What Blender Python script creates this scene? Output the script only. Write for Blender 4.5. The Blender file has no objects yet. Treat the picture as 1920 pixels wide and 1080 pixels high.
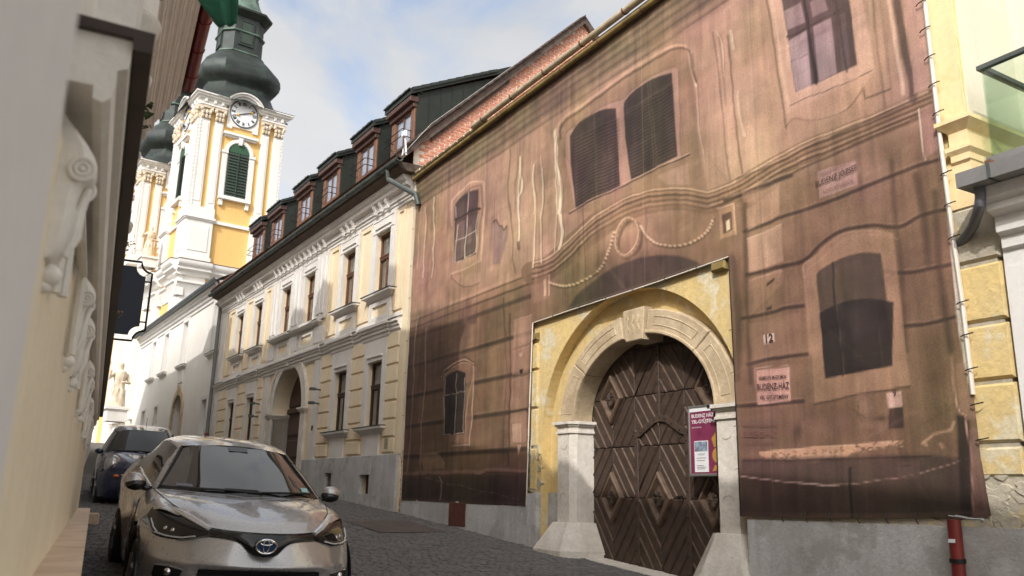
import bpy, math, random
import numpy as np
from mathutils import Matrix, Vector
random.seed(7); rng = np.random.default_rng(11)
scene = bpy.context.scene
COL = scene.collection
# ------------------------------------------------------------------ camera
F_PX = 1570.0
ZC = np.array((141.0, -6340.0, F_PX)); ZC /= np.linalg.norm(ZC)      # world up in lens axes (x right, y down, z forward)
def _dir(px):
    x = px - 960.0; y = -(ZC[0]*x + ZC[2]*F_PX)/ZC[1]
    v = np.array((x, y, F_PX)); return v/np.linalg.norm(v)
YC = _dir(7.0); XC = np.cross(YC, ZC)
if XC[0] < 0: XC = -XC
R = np.array([XC, YC, ZC])
cam_data = bpy.data.cameras.new('camera'); cam = bpy.data.objects.new('camera', cam_data); COL.objects.link(cam)
cam_data.sensor_width = 36.0; cam_data.lens = 36.0*F_PX/1920.0
cam_data.clip_start = 0.02; cam_data.clip_end = 3000.0
right, down, fwd = R @ np.array((1, 0, 0.)), R @ np.array((0, 1., 0)), R @ np.array((0, 0, 1.))
cam.matrix_world = Matrix(((right[0], -down[0], -fwd[0], 0), (right[1], -down[1], -fwd[1], 0), (right[2], -down[2], -fwd[2], 0), (0, 0, 0, 1)))
cam_data.dof.use_dof = True; cam_data.dof.focus_distance = 11.0; cam_data.dof.aperture_fstop = 3.4
scene.camera = cam
# ------------------------------------------------------------------ sky and sun
SUN_TO = np.array((-1.0, -0.8, 1.0)); SUN_TO /= np.linalg.norm(SUN_TO)      # towards the sun
world = bpy.data.worlds.new('World'); scene.world = world; world.use_nodes = True
nt = world.node_tree; nt.nodes.clear()
def wn(t, **k):
    n = nt.nodes.new(t)
    for a, b in k.items(): setattr(n, a, b)
    return n
sky = wn('ShaderNodeTexSky', sky_type='NISHITA', sun_disc=False)
sky.sun_elevation = math.asin(SUN_TO[2]); sky.sun_rotation = math.atan2(SUN_TO[0], SUN_TO[1])
sky.air_density = 1.0; sky.dust_density = 5.0
tc = wn('ShaderNodeTexCoord')
mp = wn('ShaderNodeMapping'); mp.inputs['Scale'].default_value = (1.0, 1.0, 1.7); mp.inputs['Location'].default_value = (0.35, 0.62, 0.2)
n1 = wn('ShaderNodeTexNoise'); n1.inputs['Scale'].default_value = 2.6; n1.inputs['Detail'].default_value = 9; n1.inputs['Roughness'].default_value = .56; n1.inputs['Distortion'].default_value = .25
r1 = wn('ShaderNodeValToRGB'); r1.color_ramp.elements[0].position = .34; r1.color_ramp.elements[1].position = .45
n2 = wn('ShaderNodeTexNoise'); n2.inputs['Scale'].default_value = 3.4; n2.inputs['Detail'].default_value = 7; n2.inputs['Roughness'].default_value = .5
r2 = wn('ShaderNodeValToRGB')
r2.color_ramp.elements[0].position = .34; r2.color_ramp.elements[0].color = (1.95, 1.98, 2.0, 1)
r2.color_ramp.elements[1].position = .66; r2.color_ramp.elements[1].color = (2.65, 2.62, 2.6, 1)
sm = wn('ShaderNodeMix', data_type='RGBA'); sm.inputs['Factor'].default_value = .32; sm.inputs['B'].default_value = (.7, 1.2, 2.0, 1)
mx = wn('ShaderNodeMix', data_type='RGBA')
bg = wn('ShaderNodeBackground'); bg.inputs['Strength'].default_value = .11
out = wn('ShaderNodeOutputWorld')
L = nt.links.new
L(tc.outputs['Generated'], mp.inputs['Vector']); L(mp.outputs['Vector'], n1.inputs['Vector']); L(mp.outputs['Vector'], n2.inputs['Vector'])
L(n1.outputs['Fac'], r1.inputs['Fac']); L(n2.outputs['Fac'], r2.inputs['Fac'])
L(sky.outputs['Color'], sm.inputs['A'])
L(r1.outputs['Color'], mx.inputs['Factor']); L(sm.outputs['Result'], mx.inputs['A']); L(r2.outputs['Color'], mx.inputs['B'])
ad = wn('ShaderNodeMix', data_type='RGBA', blend_type='ADD'); ad.inputs['Factor'].default_value = 1.0      # thin cloud: the sky's own glow comes through
bw = wn('ShaderNodeRGBToBW'); gl = wn('ShaderNodeMix', data_type='RGBA'); gl.inputs['Factor'].default_value = .9
L(sky.outputs['Color'], bw.inputs['Color']); L(sky.outputs['Color'], gl.inputs['A']); L(bw.outputs['Val'], gl.inputs['B'])
L(mx.outputs['Result'], ad.inputs['A']); L(gl.outputs['Result'], ad.inputs['B'])
L(ad.outputs['Result'], bg.inputs['Color']); L(bg.outputs['Background'], out.inputs['Surface'])
sun_data = bpy.data.lights.new('sun', 'SUN'); sun_data.energy = 1.65; sun_data.angle = math.radians(.6); sun_data.color = (1.0, .975, .94)
sun = bpy.data.objects.new('sun', sun_data); COL.objects.link(sun)
sun.rotation_euler = Vector(SUN_TO).to_track_quat('Z', 'Y').to_euler()
vs = scene.view_settings; vs.view_transform = 'Standard'; vs.look = 'None'; vs.exposure = 0.78; vs.gamma = 1.0; vs.use_curve_mapping = False
# ------------------------------------------------------------------ frames: s to the right along a facade, y into it, z up
def ray(px, py):
    return R @ np.array((px - 960.0, py - 540.0, F_PX))
def hdir(px):
    d = R @ _dir(px); d[2] = 0; return d/np.linalg.norm(d)
class Frame:
    def __init__(self, d, P0):
        self.d = np.array(d, float); self.n = np.array((d[1], -d[0], 0.0)); self.P0 = np.array(P0, float)
    def at(self, px, py, dep=0.0):
        r = ray(px, py); q = r*(np.dot(self.P0 + self.n*dep, self.n)/np.dot(r, self.n))
        return -np.dot(q - self.P0, self.d), q[2]
    def w(self, s, y, z):
        p = self.P0 - self.d*s + self.n*y; return np.array((p[0], p[1], z))
    def mat(self, s, y, z):
        p = self.w(s, y, z); x = -self.d; n = self.n
        return Matrix(((x[0], n[0], 0, p[0]), (x[1], n[1], 0, p[1]), (0, 0, 1, p[2]), (0, 0, 0, 1)))
def ground(x, y):
    if y < -12: b = -1.57 - .07*12
    elif y > 62: b = -1.57 + .07*62
    else: b = -1.57 + .07*y
    return b
W0 = Frame((0, -1.0, 0), (0, 0, 0)); W0.d = np.array((-1.0, 0, 0)); W0.n = np.array((0, 1.0, 0))     # s = X, y = Y
FA = Frame(hdir(7), (7.1, 16.5, 0))
FB = Frame(hdir(-90), (7.1, 16.6, 0))
FC = Frame(hdir(-120), FB.w(-16.3, 0, 0))
tdir = hdir(-240); FT = Frame((-tdir[1], tdir[0], 0), (7.56, 56.0, 0)); FT.d = np.array((-tdir[1], tdir[0], 0)); FT.n = tdir    # s along the front of the tower
ldir = hdir(175); FL = Frame(-ldir, (0, 0, 0))      # s = distance along the left wall, y = to the left of the lens line
# ------------------------------------------------------------------ things, parts
OFF = {}
def thing(name, label, cat, fr, loc, group=None):
    o = bpy.data.objects.new(name, None); COL.objects.link(o); o.empty_display_size = .2
    o.matrix_world = fr.mat(*loc); OFF[o.name] = loc
    o['label'] = label; o['category'] = cat
    if group: o['group'] = group
    return o
def dup(o, parent=None, loc=None):
    c = o.copy(); COL.objects.link(c)
    if parent is not None:
        c.parent = parent; c.matrix_parent_inverse = Matrix.Identity(4)
    if loc is not None: c.location = loc
    for ch in o.children: dup(ch, c)
    return c
class MB:
    def __init__(self): self.v = []; self.f = []
    def add(self, vs, fs):
        b = len(self.v); self.v += [tuple(map(float, p)) for p in vs]; self.f += [tuple(i + b for i in f) for f in fs]; return self
    def box(self, x0, x1, y0, y1, z0, z1, c=0.0):
        if x0 > x1: x0, x1 = x1, x0
        if y0 > y1: y0, y1 = y1, y0
        if z0 > z1: z0, z1 = z1, z0
        if c <= 0:
            v = [(x, y, z) for z in (z0, z1) for y in (y0, y1) for x in (x0, x1)]
            return self.add(v, [(0, 2, 3, 1), (4, 5, 7, 6), (0, 1, 5, 4), (2, 6, 7, 3), (0, 4, 6, 2), (1, 3, 7, 5)])
        # front-chamfered block (front = y0)
        v = [(x0, y1, z0), (x1, y1, z0), (x1, y1, z1), (x0, y1, z1), (x0, y0+c, z0), (x1, y0+c, z0), (x1, y0+c, z1), (x0, y0+c, z1),
             (x0+c, y0, z0+c), (x1-c, y0, z0+c), (x1-c, y0, z1-c), (x0+c, y0, z1-c)]
        f = [(0, 3, 2, 1), (8, 9, 10, 11)]
        for a, b in ((0, 4), (4, 8)):
            for i in range(4):
                j = (i+1) % 4; f.append((a+i, a+j, b+j, b+i))
        return self.add(v, f)
    def prism(self, poly, y0, y1, c=0.0, ax='y'):
        """polygon in (x,z) pushed from y0 (front) to y1; ax='x': polygon in (y,z) pushed along x; ax='z': polygon (x,y) pushed along z"""
        n = len(poly)
        def P(a, b, t): return (a, t, b) if ax == 'y' else ((t, a, b) if ax == 'x' else (a, b, t))
        if c > 0:
            m = inset(poly, c)
            v = [P(a, b, y1) for a, b in poly] + [P(a, b, y0 + c*.8) for a, b in poly] + [P(a, b, y0) for a, b in m]
            f = [tuple(range(n))[::-1], tuple(range(2*n, 3*n))]
            for k in (0, n):
                for i in range(n):
                    j = (i+1) % n; f.append((k+i, k+j, k+n+j, k+n+i))
            return self.add(v, f)
        v = [P(a, b, y0) for a, b in poly] + [P(a, b, y1) for a, b in poly]
        f = [tuple(range(n)), tuple(range(n, 2*n))[::-1]] + [(i, i+n, (i+1) % n + n, (i+1) % n) for i in range(n)]
        return self.add(v, f)
    def sweep(self, prof, x0, x1, caps=True):
        """profile of (y,z) points swept along x"""
        n = len(prof)
        v = [(x0, a, b) for a, b in prof] + [(x1, a, b) for a, b in prof]
        f = [(i, i+n, (i+1) % n + n, (i+1) % n) for i in range(n)]
        if caps: f += [tuple(range(n)), tuple(range(n, 2*n))[::-1]]
        return self.add(v, f)
    def wrap(self, prof, x0, x1, yb):
        """moulding of profile (projection p, z) round the front and both returns of a block x0..x1, front at y=0 minus p, running back to yb"""
        n = len(prof); v = []
        for p, z in prof: v += [(x0-p, yb, z), (x0-p, -p, z), (x1+p, -p, z), (x1+p, yb, z)]
        f = []
        for i in range(n-1):
            for k in range(3): f.append((i*4+k, i*4+k+1, (i+1)*4+k+1, (i+1)*4+k))
        f.append((0, 3, 2, 1)); f.append(tuple((n-1)*4+k for k in range(4)))
        return self.add(v, f)
    def lathe(self, prof, c=(0, 0, 0), n=16, a0=0, a1=2*math.pi, sx=1, sy=1):
        full = abs(a1-a0-2*math.pi) < 1e-6; m = n if full else n+1
        v = []
        for r, z in prof:
            for k in range(m):
                a = a0 + (a1-a0)*k/n; v.append((c[0]+r*math.cos(a)*sx, c[1]+r*math.sin(a)*sy, c[2]+z))
        f = []
        for i in range(len(prof)-1):
            for k in range(n):
                k2 = (k+1) % m; f.append((i*m+k, i*m+k2, (i+1)*m+k2, (i+1)*m+k))
        if full: f.append(tuple(range(m))[::-1]); f.append(tuple((len(prof)-1)*m+k for k in range(m)))
        return self.add(v, f)
    def tube(self, pts, r, n=8, caps=True):
        pts = [Vector(p) for p in pts]; m = len(pts)
        rs = r if isinstance(r, (list, tuple)) else [r]*m
        v = []; up = Vector((0, 0, 1))
        t0 = (pts[1]-pts[0]).normalized()
        a = t0.cross(up); a = a.normalized() if a.length > 1e-3 else Vector((1, 0, 0))
        for i, p in enumerate(pts):
            t = (pts[min(i+1, m-1)] - pts[max(i-1, 0)]).normalized()
            a = (a - t*a.dot(t)).normalized(); b = t.cross(a)
            for k in range(n):
                an = 2*math.pi*k/n; v.append(p + (a*math.cos(an) + b*math.sin(an))*rs[i])
        f = [(i*n+k, i*n+(k+1) % n, (i+1)*n+(k+1) % n, (i+1)*n+k) for i in range(m-1) for k in range(n)]
        if caps: f += [tuple(range(n))[::-1], tuple((m-1)*n+k for k in range(n))]
        return self.add(v, f)
    def grid(self, G, flip=False):
        """G: array (m,n,3)"""
        m, n = G.shape[:2]
        f = []
        for i in range(m-1):
            for j in range(n-1):
                q = (i*n+j, i*n+j+1, (i+1)*n+j+1, (i+1)*n+j); f.append(q[::-1] if flip else q)
        return self.add(G.reshape(-1, 3), f)
    def ball(self, c, r, n=10, sz=1.0, sx=1.0, sy=1.0):
        prof = [(r*math.sin(math.pi*i/(n//2+1)) + 1e-4, -r*sz*math.cos(math.pi*i/(n//2+1))) for i in range(n//2+2)]
        return self.lathe(prof, c, n, sx=sx, sy=sy)
    def build(self, name, m, parent=None, raw=False, smooth=35, kind=None, loc=None):
        v = self.v
        if parent is not None and not raw:
            r = parent
            while r.parent is not None: r = r.parent
            o = OFF.get(r.name, (0, 0, 0)); v = [(a-o[0], b-o[1], c-o[2]) for a, b, c in v]
        me = bpy.data.meshes.new(name); me.from_pydata(v, [], self.f); me.update()
        if smooth:
            me.polygons.foreach_set('use_smooth', [True]*len(me.polygons)); me.set_sharp_from_angle(angle=math.radians(smooth))
        me.materials.append(m)
        ob = bpy.data.objects.new(name, me); COL.objects.link(ob)
        if parent is not None: ob.parent = parent
        if loc is not None: ob.location = loc
        if kind: ob['kind'] = kind
        return ob
def recalc(ob):
    import bmesh
    bm = bmesh.new(); bm.from_mesh(ob.data); bmesh.ops.recalc_face_normals(bm, faces=bm.faces); bm.to_mesh(ob.data); bm.free(); return ob
def inset(poly, c):
    n = len(poly); P = [np.array(p, float) for p in poly]
    A = sum(P[i][0]*P[(i+1) % n][1] - P[(i+1) % n][0]*P[i][1] for i in range(n)); sg = 1 if A > 0 else -1
    out = []
    for i in range(n):
        a, b, d = P[i-1], P[i], P[(i+1) % n]
        e1 = (b-a)/(np.linalg.norm(b-a)+1e-9); e2 = (d-b)/(np.linalg.norm(d-b)+1e-9)
        n1_ = np.array((-e1[1], e1[0]))*sg; n2_ = np.array((-e2[1], e2[0]))*sg
        k = n1_+n2_; l = max(np.dot(k, n1_), .35); out.append(tuple(b + k*c/l))
    return out
def clip(poly, a, b, c):
    """keep a*x+b*z<=c"""
    res = []; n = len(poly)
    for i in range(n):
        p, q = poly[i], poly[(i+1) % n]; dp = a*p[0]+b*p[1]-c; dq = a*q[0]+b*q[1]-c
        if dp <= 0: res.append(p)
        if dp*dq < 0:
            t = dp/(dp-dq); res.append((p[0]+(q[0]-p[0])*t, p[1]+(q[1]-p[1])*t))
    return res
def ell(cx, cz, a, b, t0=0, t1=math.pi, n=24):
    return [(cx + a*math.cos(t0+(t1-t0)*i/n), cz + b*math.sin(t0+(t1-t0)*i/n)) for i in range(n+1)]
def wall_holes(mb, s0, s1, z0, z1, y, holes, depth=.15, reveal=True):
    """front sheet y with rectangular holes (a,b,c,d) and reveals going in by depth; z0 may be a function of s"""
    xs = sorted(set([s0, s1] + [min(max(v, s0), s1) for h in holes for v in h[:2]]))
    zb = z0 if callable(z0) else (lambda s: z0)
    zmin = min(zb(s0), zb(s1))
    zs = sorted(set([zmin, z1] + [v for h in holes for v in h[2:4] if zmin < v < z1]))
    for i in range(len(xs)-1):
        for j in range(len(zs)-1):
            cx, cz = (xs[i]+xs[i+1])/2, (zs[j]+zs[j+1])/2
            if any(h[0] < cx < h[1] and h[2] < cz < h[3] for h in holes): continue
            mb.add([(xs[i], y, zs[j]), (xs[i+1], y, zs[j]), (xs[i+1], y, zs[j+1]), (xs[i], y, zs[j+1])], [(0, 1, 2, 3)])
    if reveal:
        for a, b, c, d in [h[:4] for h in holes]:
            v = [(a, y, c), (b, y, c), (b, y, d), (a, y, d), (a, y+depth, c), (b, y+depth, c), (b, y+depth, d), (a, y+depth, d)]
            mb.add(v, [(0, 4, 5, 1), (1, 5, 6, 2), (2, 6, 7, 3), (3, 7, 4, 0)])
    return mb
# ------------------------------------------------------------------ materials
def lin(c):
    c = c/255.0; return c/12.92 if c <= .04045 else ((c+.055)/1.055)**2.4
def S(r, g, b, k=1.0): return (min(lin(r)*k, .9), min(lin(g)*k, .9), min(lin(b)*k, .9))
def mat(name, col, rough=.8, metal=0.0, col2=None, scale=2.0, amt=.5, streak=0.0, bump=.0, bscale=40.0, spec=.5, coat=0.0, fine=.12, patch=None, pscale=1.2, pamt=.5, pos=True):
    m = bpy.data.materials.new(name); m.use_nodes = True; t = m.node_tree; N = t.nodes; Lk = t.links.new
    b = N['Principled BSDF']; b.inputs['Roughness'].default_value = rough; b.inputs['Metallic'].default_value = metal
    b.inputs['Specular IOR Level'].default_value = spec; b.inputs['Coat Weight'].default_value = coat; b.inputs['Coat Roughness'].default_value = .03
    g = N.new('ShaderNodeNewGeometry') if pos else N.new('ShaderNodeTexCoord')
    src = g.outputs['Position'] if pos else g.outputs['Object']
    def noise(sc, det=6, ro=.6, vec=None, stretch=None):
        n = N.new('ShaderNodeTexNoise'); n.inputs['Scale'].default_value = sc; n.inputs['Detail'].default_value = det; n.inputs['Roughness'].default_value = ro
        if stretch:
            mpp = N.new('ShaderNodeMapping'); mpp.inputs['Scale'].default_value = stretch; Lk(src, mpp.inputs['Vector']); Lk(mpp.outputs['Vector'], n.inputs['Vector'])
        else: Lk(src, n.inputs['Vector'])
        return n
    def ramp(n, a, c):
        r = N.new('ShaderNodeMapRange'); r.inputs['From Min'].default_value = a; r.inputs['From Max'].default_value = c; r.clamp = True; Lk(n.outputs['Fac'], r.inputs['Value']); return r.outputs['Result']
    def mix(a, bcol, fac, typ='MIX'):
        x = N.new('ShaderNodeMix'); x.data_type = 'RGBA'; x.blend_type = typ
        if isinstance(a, tuple): x.inputs['A'].default_value = (*a, 1)
        else: Lk(a, x.inputs['A'])
        if isinstance(bcol, tuple): x.inputs['B'].default_value = (*bcol, 1)
        else: Lk(bcol, x.inputs['B'])
        if isinstance(fac, float): x.inputs['Factor'].default_value = fac
        else: Lk(fac, x.inputs['Factor'])
        return x.outputs['Result']
    def mul(a, k):
        x = N.new('ShaderNodeMath'); x.operation = 'MULTIPLY'; Lk(a, x.inputs[0]); x.inputs[1].default_value = k; return x.outputs[0]
    c2 = col2 if col2 else tuple(v*.7 for v in col)
    cur = mix(col, c2, mul(ramp(noise(scale), .38, .68), amt))
    if streak: cur = mix(cur, tuple(v*.55 for v in col), mul(ramp(noise(1.0, 5, .6, stretch=(5, 5, .45)), .5, .75), streak))
    if patch: cur = mix(cur, patch, mul(ramp(noise(pscale, 8, .62), .54, .58), pamt))
    if fine: cur = mix(cur, tuple(v*.6 for v in col), mul(ramp(noise(bscale*.7, 4, .7), .4, .75), fine*2))
    Lk(cur, b.inputs['Base Color'])
    if bump:
        bp = N.new('ShaderNodeBump'); bp.inputs['Strength'].default_value = bump; bp.inputs['Distance'].default_value = .02
        Lk(noise(bscale, 6, .65).outputs['Fac'], bp.inputs['Height']); Lk(bp.outputs['Normal'], b.inputs['Normal'])
    return m
def glass(name, col=(.03, .035, .04), rough=.05, spec=.8):
    m = bpy.data.materials.new(name); m.use_nodes = True; b = m.node_tree.nodes['Principled BSDF']
    b.inputs['Base Color'].default_value = (*col, 1); b.inputs['Roughness'].default_value = rough; b.inputs['Specular IOR Level'].default_value = spec; b.inputs['IOR'].default_value = 1.6
    t = m.node_tree; g = t.nodes.new('ShaderNodeNewGeometry'); n = t.nodes.new('ShaderNodeTexNoise'); n.inputs['Scale'].default_value = 2.2
    bp = t.nodes.new('ShaderNodeBump'); bp.inputs['Strength'].default_value = .04; bp.inputs['Distance'].default_value = .05
    t.links.new(g.outputs['Position'], n.inputs['Vector']); t.links.new(n.outputs['Fac'], bp.inputs['Height']); t.links.new(bp.outputs['Normal'], b.inputs['Normal'])
    return m
M = {}
M['white'] = mat('white_plaster', S(230, 225, 218), .85, col2=S(210, 203, 194), scale=1.6, amt=.6, streak=.25, bump=.25, bscale=35)
M['white_clean'] = mat('white_lime_plaster', S(226, 222, 216), .85, col2=S(212, 207, 199), scale=.6, amt=.5, streak=.12, bump=.15, bscale=25)
M['cream'] = mat('cream_plaster', S(240, 222, 190), .88, col2=S(228, 206, 170), scale=1.1, amt=.6, streak=.25, bump=.25, bscale=35)
M['ochre'] = mat('church_yellow_plaster', S(228, 186, 116), .88, col2=S(220, 176, 106), scale=.5, amt=.6, streak=.15, bump=.1, bscale=12)
M['peel'] = mat('peeling_ochre_plaster', S(222, 194, 132), .9, col2=S(206, 186, 142), scale=1.9, amt=.9, streak=.3, bump=.55, bscale=18, patch=S(216, 206, 178), pscale=1.9, pamt=.85, fine=.25)
M['peelwhite'] = mat('worn_grey_plaster', S(190, 180, 160), .92, col2=S(150, 141, 124), scale=2.5, amt=.9, bump=.8, bscale=14, patch=S(210, 190, 140), pscale=2.5, pamt=.6, fine=.3)
M['grey'] = mat('grey_cement_plaster', S(202, 200, 197), .92, col2=S(172, 168, 163), scale=1.6, amt=.9, streak=.65, bump=.5, bscale=26, fine=.3, patch=S(150, 144, 136), pscale=1.3, pamt=.55)
M['stone'] = mat('limestone', S(230, 222, 210), .88, col2=S(202, 191, 176), scale=3.0, amt=.8, streak=.2, bump=.5, bscale=26, fine=.25)
M['stonearch'] = mat('worn_sandstone', S(205, 184, 152), .9, col2=S(165, 144, 114), scale=3.5, amt=.9, bump=.6, bscale=24, fine=.3)
M['wood'] = mat('old_dark_oak', S(80, 62, 50), .6, col2=S(52, 40, 33), scale=9, amt=.9, streak=.4, bump=.5, bscale=60, fine=.3)
M['wood_worn_lit'] = mat('worn_lit_oak_edge', S(108, 87, 70), .6, col2=S(80, 63, 51), scale=9, amt=.9, bump=.3, bscale=60)
M['woodred'] = mat('brown_window_wood', S(114, 76, 54), .6, col2=S(86, 56, 40), scale=8, amt=.8, bump=.2, bscale=60)
M['wooddark'] = mat('dark_brown_wood', S(78, 52, 42), .6, col2=S(54, 36, 30), scale=6, amt=.8, bump=.2, bscale=60)
M['door2'] = mat('brown_gate_wood', S(84, 60, 50), .65, col2=S(62, 44, 37), scale=5, amt=.8, bump=.3, bscale=50)
M['glass'] = glass('window_glass', (.05, .055, .06))
M['curtain'] = mat('net_curtain', S(190, 186, 180), .9, amt=.3, streak=.4)
M['zinc'] = mat('weathered_zinc', S(88, 94, 90), .6, metal=.15, col2=S(60, 66, 64), scale=3, amt=.8, bump=.15)
M['zinc2'] = mat('painted_grey_metal', S(132, 130, 128), .5, metal=.2, col2=S(112, 110, 108), scale=3, amt=.6)
M['darkmetal'] = mat('dark_green_sheet_metal', S(46, 52, 46), .55, metal=.3, col2=S(34, 39, 35), scale=2.5, amt=.8, streak=.3)
M['copper'] = mat('patinated_copper', S(52, 58, 54), .55, metal=.25, col2=S(34, 39, 37), scale=.9, amt=.9, streak=.3, patch=S(72, 86, 77), pscale=.8, pamt=.3, bump=.1, bscale=3)
M['copperlight'] = mat('pale_green_copper', S(98, 118, 104), .65, metal=.1, col2=S(60, 72, 64), scale=1.4, amt=.9)
M['brick'] = mat('red_brick', S(212, 148, 120), .9, col2=S(188, 122, 96), scale=5, amt=.9, bump=.4, fine=.25)
M['mortar'] = mat('lime_mortar', S(226, 214, 198), .95, col2=S(200, 184, 166), scale=3, amt=.8, bump=.4)
M['tile'] = mat('roof_tile', S(128, 84, 62), .9, col2=S(88, 66, 52), scale=4, amt=.9, bump=.3)
M['timber'] = mat('grey_old_timber', S(96, 82, 72), .85, col2=S(62, 52, 46), scale=6, amt=.9, bump=.4)
M['soffit'] = mat('brown_eaves_board', S(92, 78, 66), .85, col2=S(70, 58, 50), scale=4, amt=.8)
M['gutterpale'] = mat('pale_cream_metal', S(206, 192, 166), .6, metal=.1, col2=S(160, 140, 108), scale=4, amt=.8)
M['olive'] = mat('olive_painted_board', S(150, 128, 76), .8, col2=S(96, 82, 48), scale=4, amt=.8, streak=.3)
M['redpipe'] = mat('red_painted_metal', S(128, 46, 40), .45, metal=.2, col2=S(96, 34, 30), scale=5, amt=.7, spec=.5)
M['black'] = mat('black_iron', S(34, 32, 32), .5, metal=.4, amt=.3)
M['rust'] = mat('rust_brown_plate', S(104, 56, 44), .8, col2=S(74, 42, 34), scale=10, amt=.9, bump=.3)
M['steel'] = mat('galvanised_steel', S(176, 176, 172), .35, metal=.8, amt=.3)
M['dark'] = mat('dark_interior', S(28, 25, 24), .95, amt=.2)
M['lcream'] = mat('left_wall_cream_plaster', S(244, 232, 206), .88, col2=S(232, 216, 188), scale=1.1, amt=.7, streak=.2, bump=.2, bscale=40, patch=S(238, 222, 196), pscale=1.3, pamt=.4)
M['lwhite'] = mat('left_stucco_white', S(236, 232, 225), .85, col2=S(220, 214, 205), scale=3, amt=.6, bump=.25, bscale=30)
M['lpier'] = mat('pale_grey_paint', S(228, 225, 224), .8, col2=S(216, 212, 210), scale=2, amt=.5)
M['marble'] = mat('beige_marble', S(214, 192, 168), .5, col2=S(180, 150, 124), scale=3.5, amt=.8, bump=.1, fine=.2)
M['flash'] = mat('dark_brown_flashing', S(66, 54, 48), .5, metal=.3, col2=S(44, 36, 32), scale=6, amt=.7)
M['iron'] = mat('wrought_iron', S(26, 27, 30), .5, metal=.3, amt=.3)
M['navy'] = mat('navy_sign_paint', S(30, 40, 58), .45, col2=S(24, 33, 50), amt=.4)
M['green'] = mat('green_flag_cloth', S(38, 98, 74), .85, col2=S(28, 76, 58), scale=3, amt=.7)
M['leaf'] = mat('dark_green_leaf', S(58, 76, 40), .6, col2=S(36, 50, 28), scale=20, amt=.8)
M['leafy'] = mat('yellow_flower', S(220, 170, 50), .6, col2=S(190, 120, 40), scale=20, amt=.8)
M['clock'] = mat('white_clock_enamel', S(232, 232, 232), .5, amt=.1)
M['gold'] = mat('gilding', S(236, 186, 66), .35, metal=.5, amt=.3)
M['louvre'] = mat('dark_green_louvre', S(52, 66, 54), .7, col2=S(38, 48, 40), amt=.6)
M['statue'] = mat('pale_statue_stone', S(220, 206, 184), .9, col2=S(170, 152, 128), scale=3, amt=.9, bump=.4)
M['cobble'] = mat('basalt_sett', S(112, 109, 107), .75, col2=S(84, 83, 82), scale=6, amt=.9, bump=.5, bscale=30, fine=.2)
M['joint'] = mat('sandy_joint', S(94, 89, 83), .95, col2=S(68, 64, 60), scale=6, amt=.8, bump=.3)
M['earth'] = mat('ground', S(110, 104, 96), .95, amt=.6)

def sheet_glass(name, tint, base=.07):
    m = bpy.data.materials.new(name); m.use_nodes = True; t = m.node_tree; t.nodes.clear(); N = t.nodes.new
    o = N('ShaderNodeOutputMaterial'); tr = N('ShaderNodeBsdfTransparent'); gl = N('ShaderNodeBsdfGlossy'); gl.inputs['Roughness'].default_value = .03; tr.inputs['Color'].default_value = (*tint, 1)
    lw = N('ShaderNodeLayerWeight'); lw.inputs['Blend'].default_value = .5; pw = N('ShaderNodeMath'); pw.operation = 'POWER'; pw.inputs[1].default_value = 4.0; ma = N('ShaderNodeMath'); ma.operation = 'MULTIPLY_ADD'; ma.inputs[1].default_value = .8; ma.inputs[2].default_value = base; ma.use_clamp = True
    mi = N('ShaderNodeMixShader'); k = t.links.new
    k(lw.outputs['Facing'], pw.inputs[0]); k(pw.outputs[0], ma.inputs[0]); k(ma.outputs[0], mi.inputs['Fac']); k(tr.outputs['BSDF'], mi.inputs[1]); k(gl.outputs['BSDF'], mi.inputs[2]); k(mi.outputs['Shader'], o.inputs['Surface']); return m
# ================================================================== ground
def strip(name, x0, x1, ys, zoff, m, kind='structure'):
    mb = MB()
    for a, b in zip(ys[:-1], ys[1:]):
        mb.add([(x0, a, ground(0, a)+zoff), (x1, a, ground(0, a)+zoff), (x1, b, ground(0, b)+zoff), (x0, b, ground(0, b)+zoff)], [(0, 1, 2, 3)])
    return mb.build(name, m, kind=kind, smooth=0)
strip('ground', -900, 900, [-900, -12, 62, 1500], -.03, M['earth'])
street = strip('street', -.4, 9.6, [-12, 62], 0.0, M['joint'])
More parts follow.
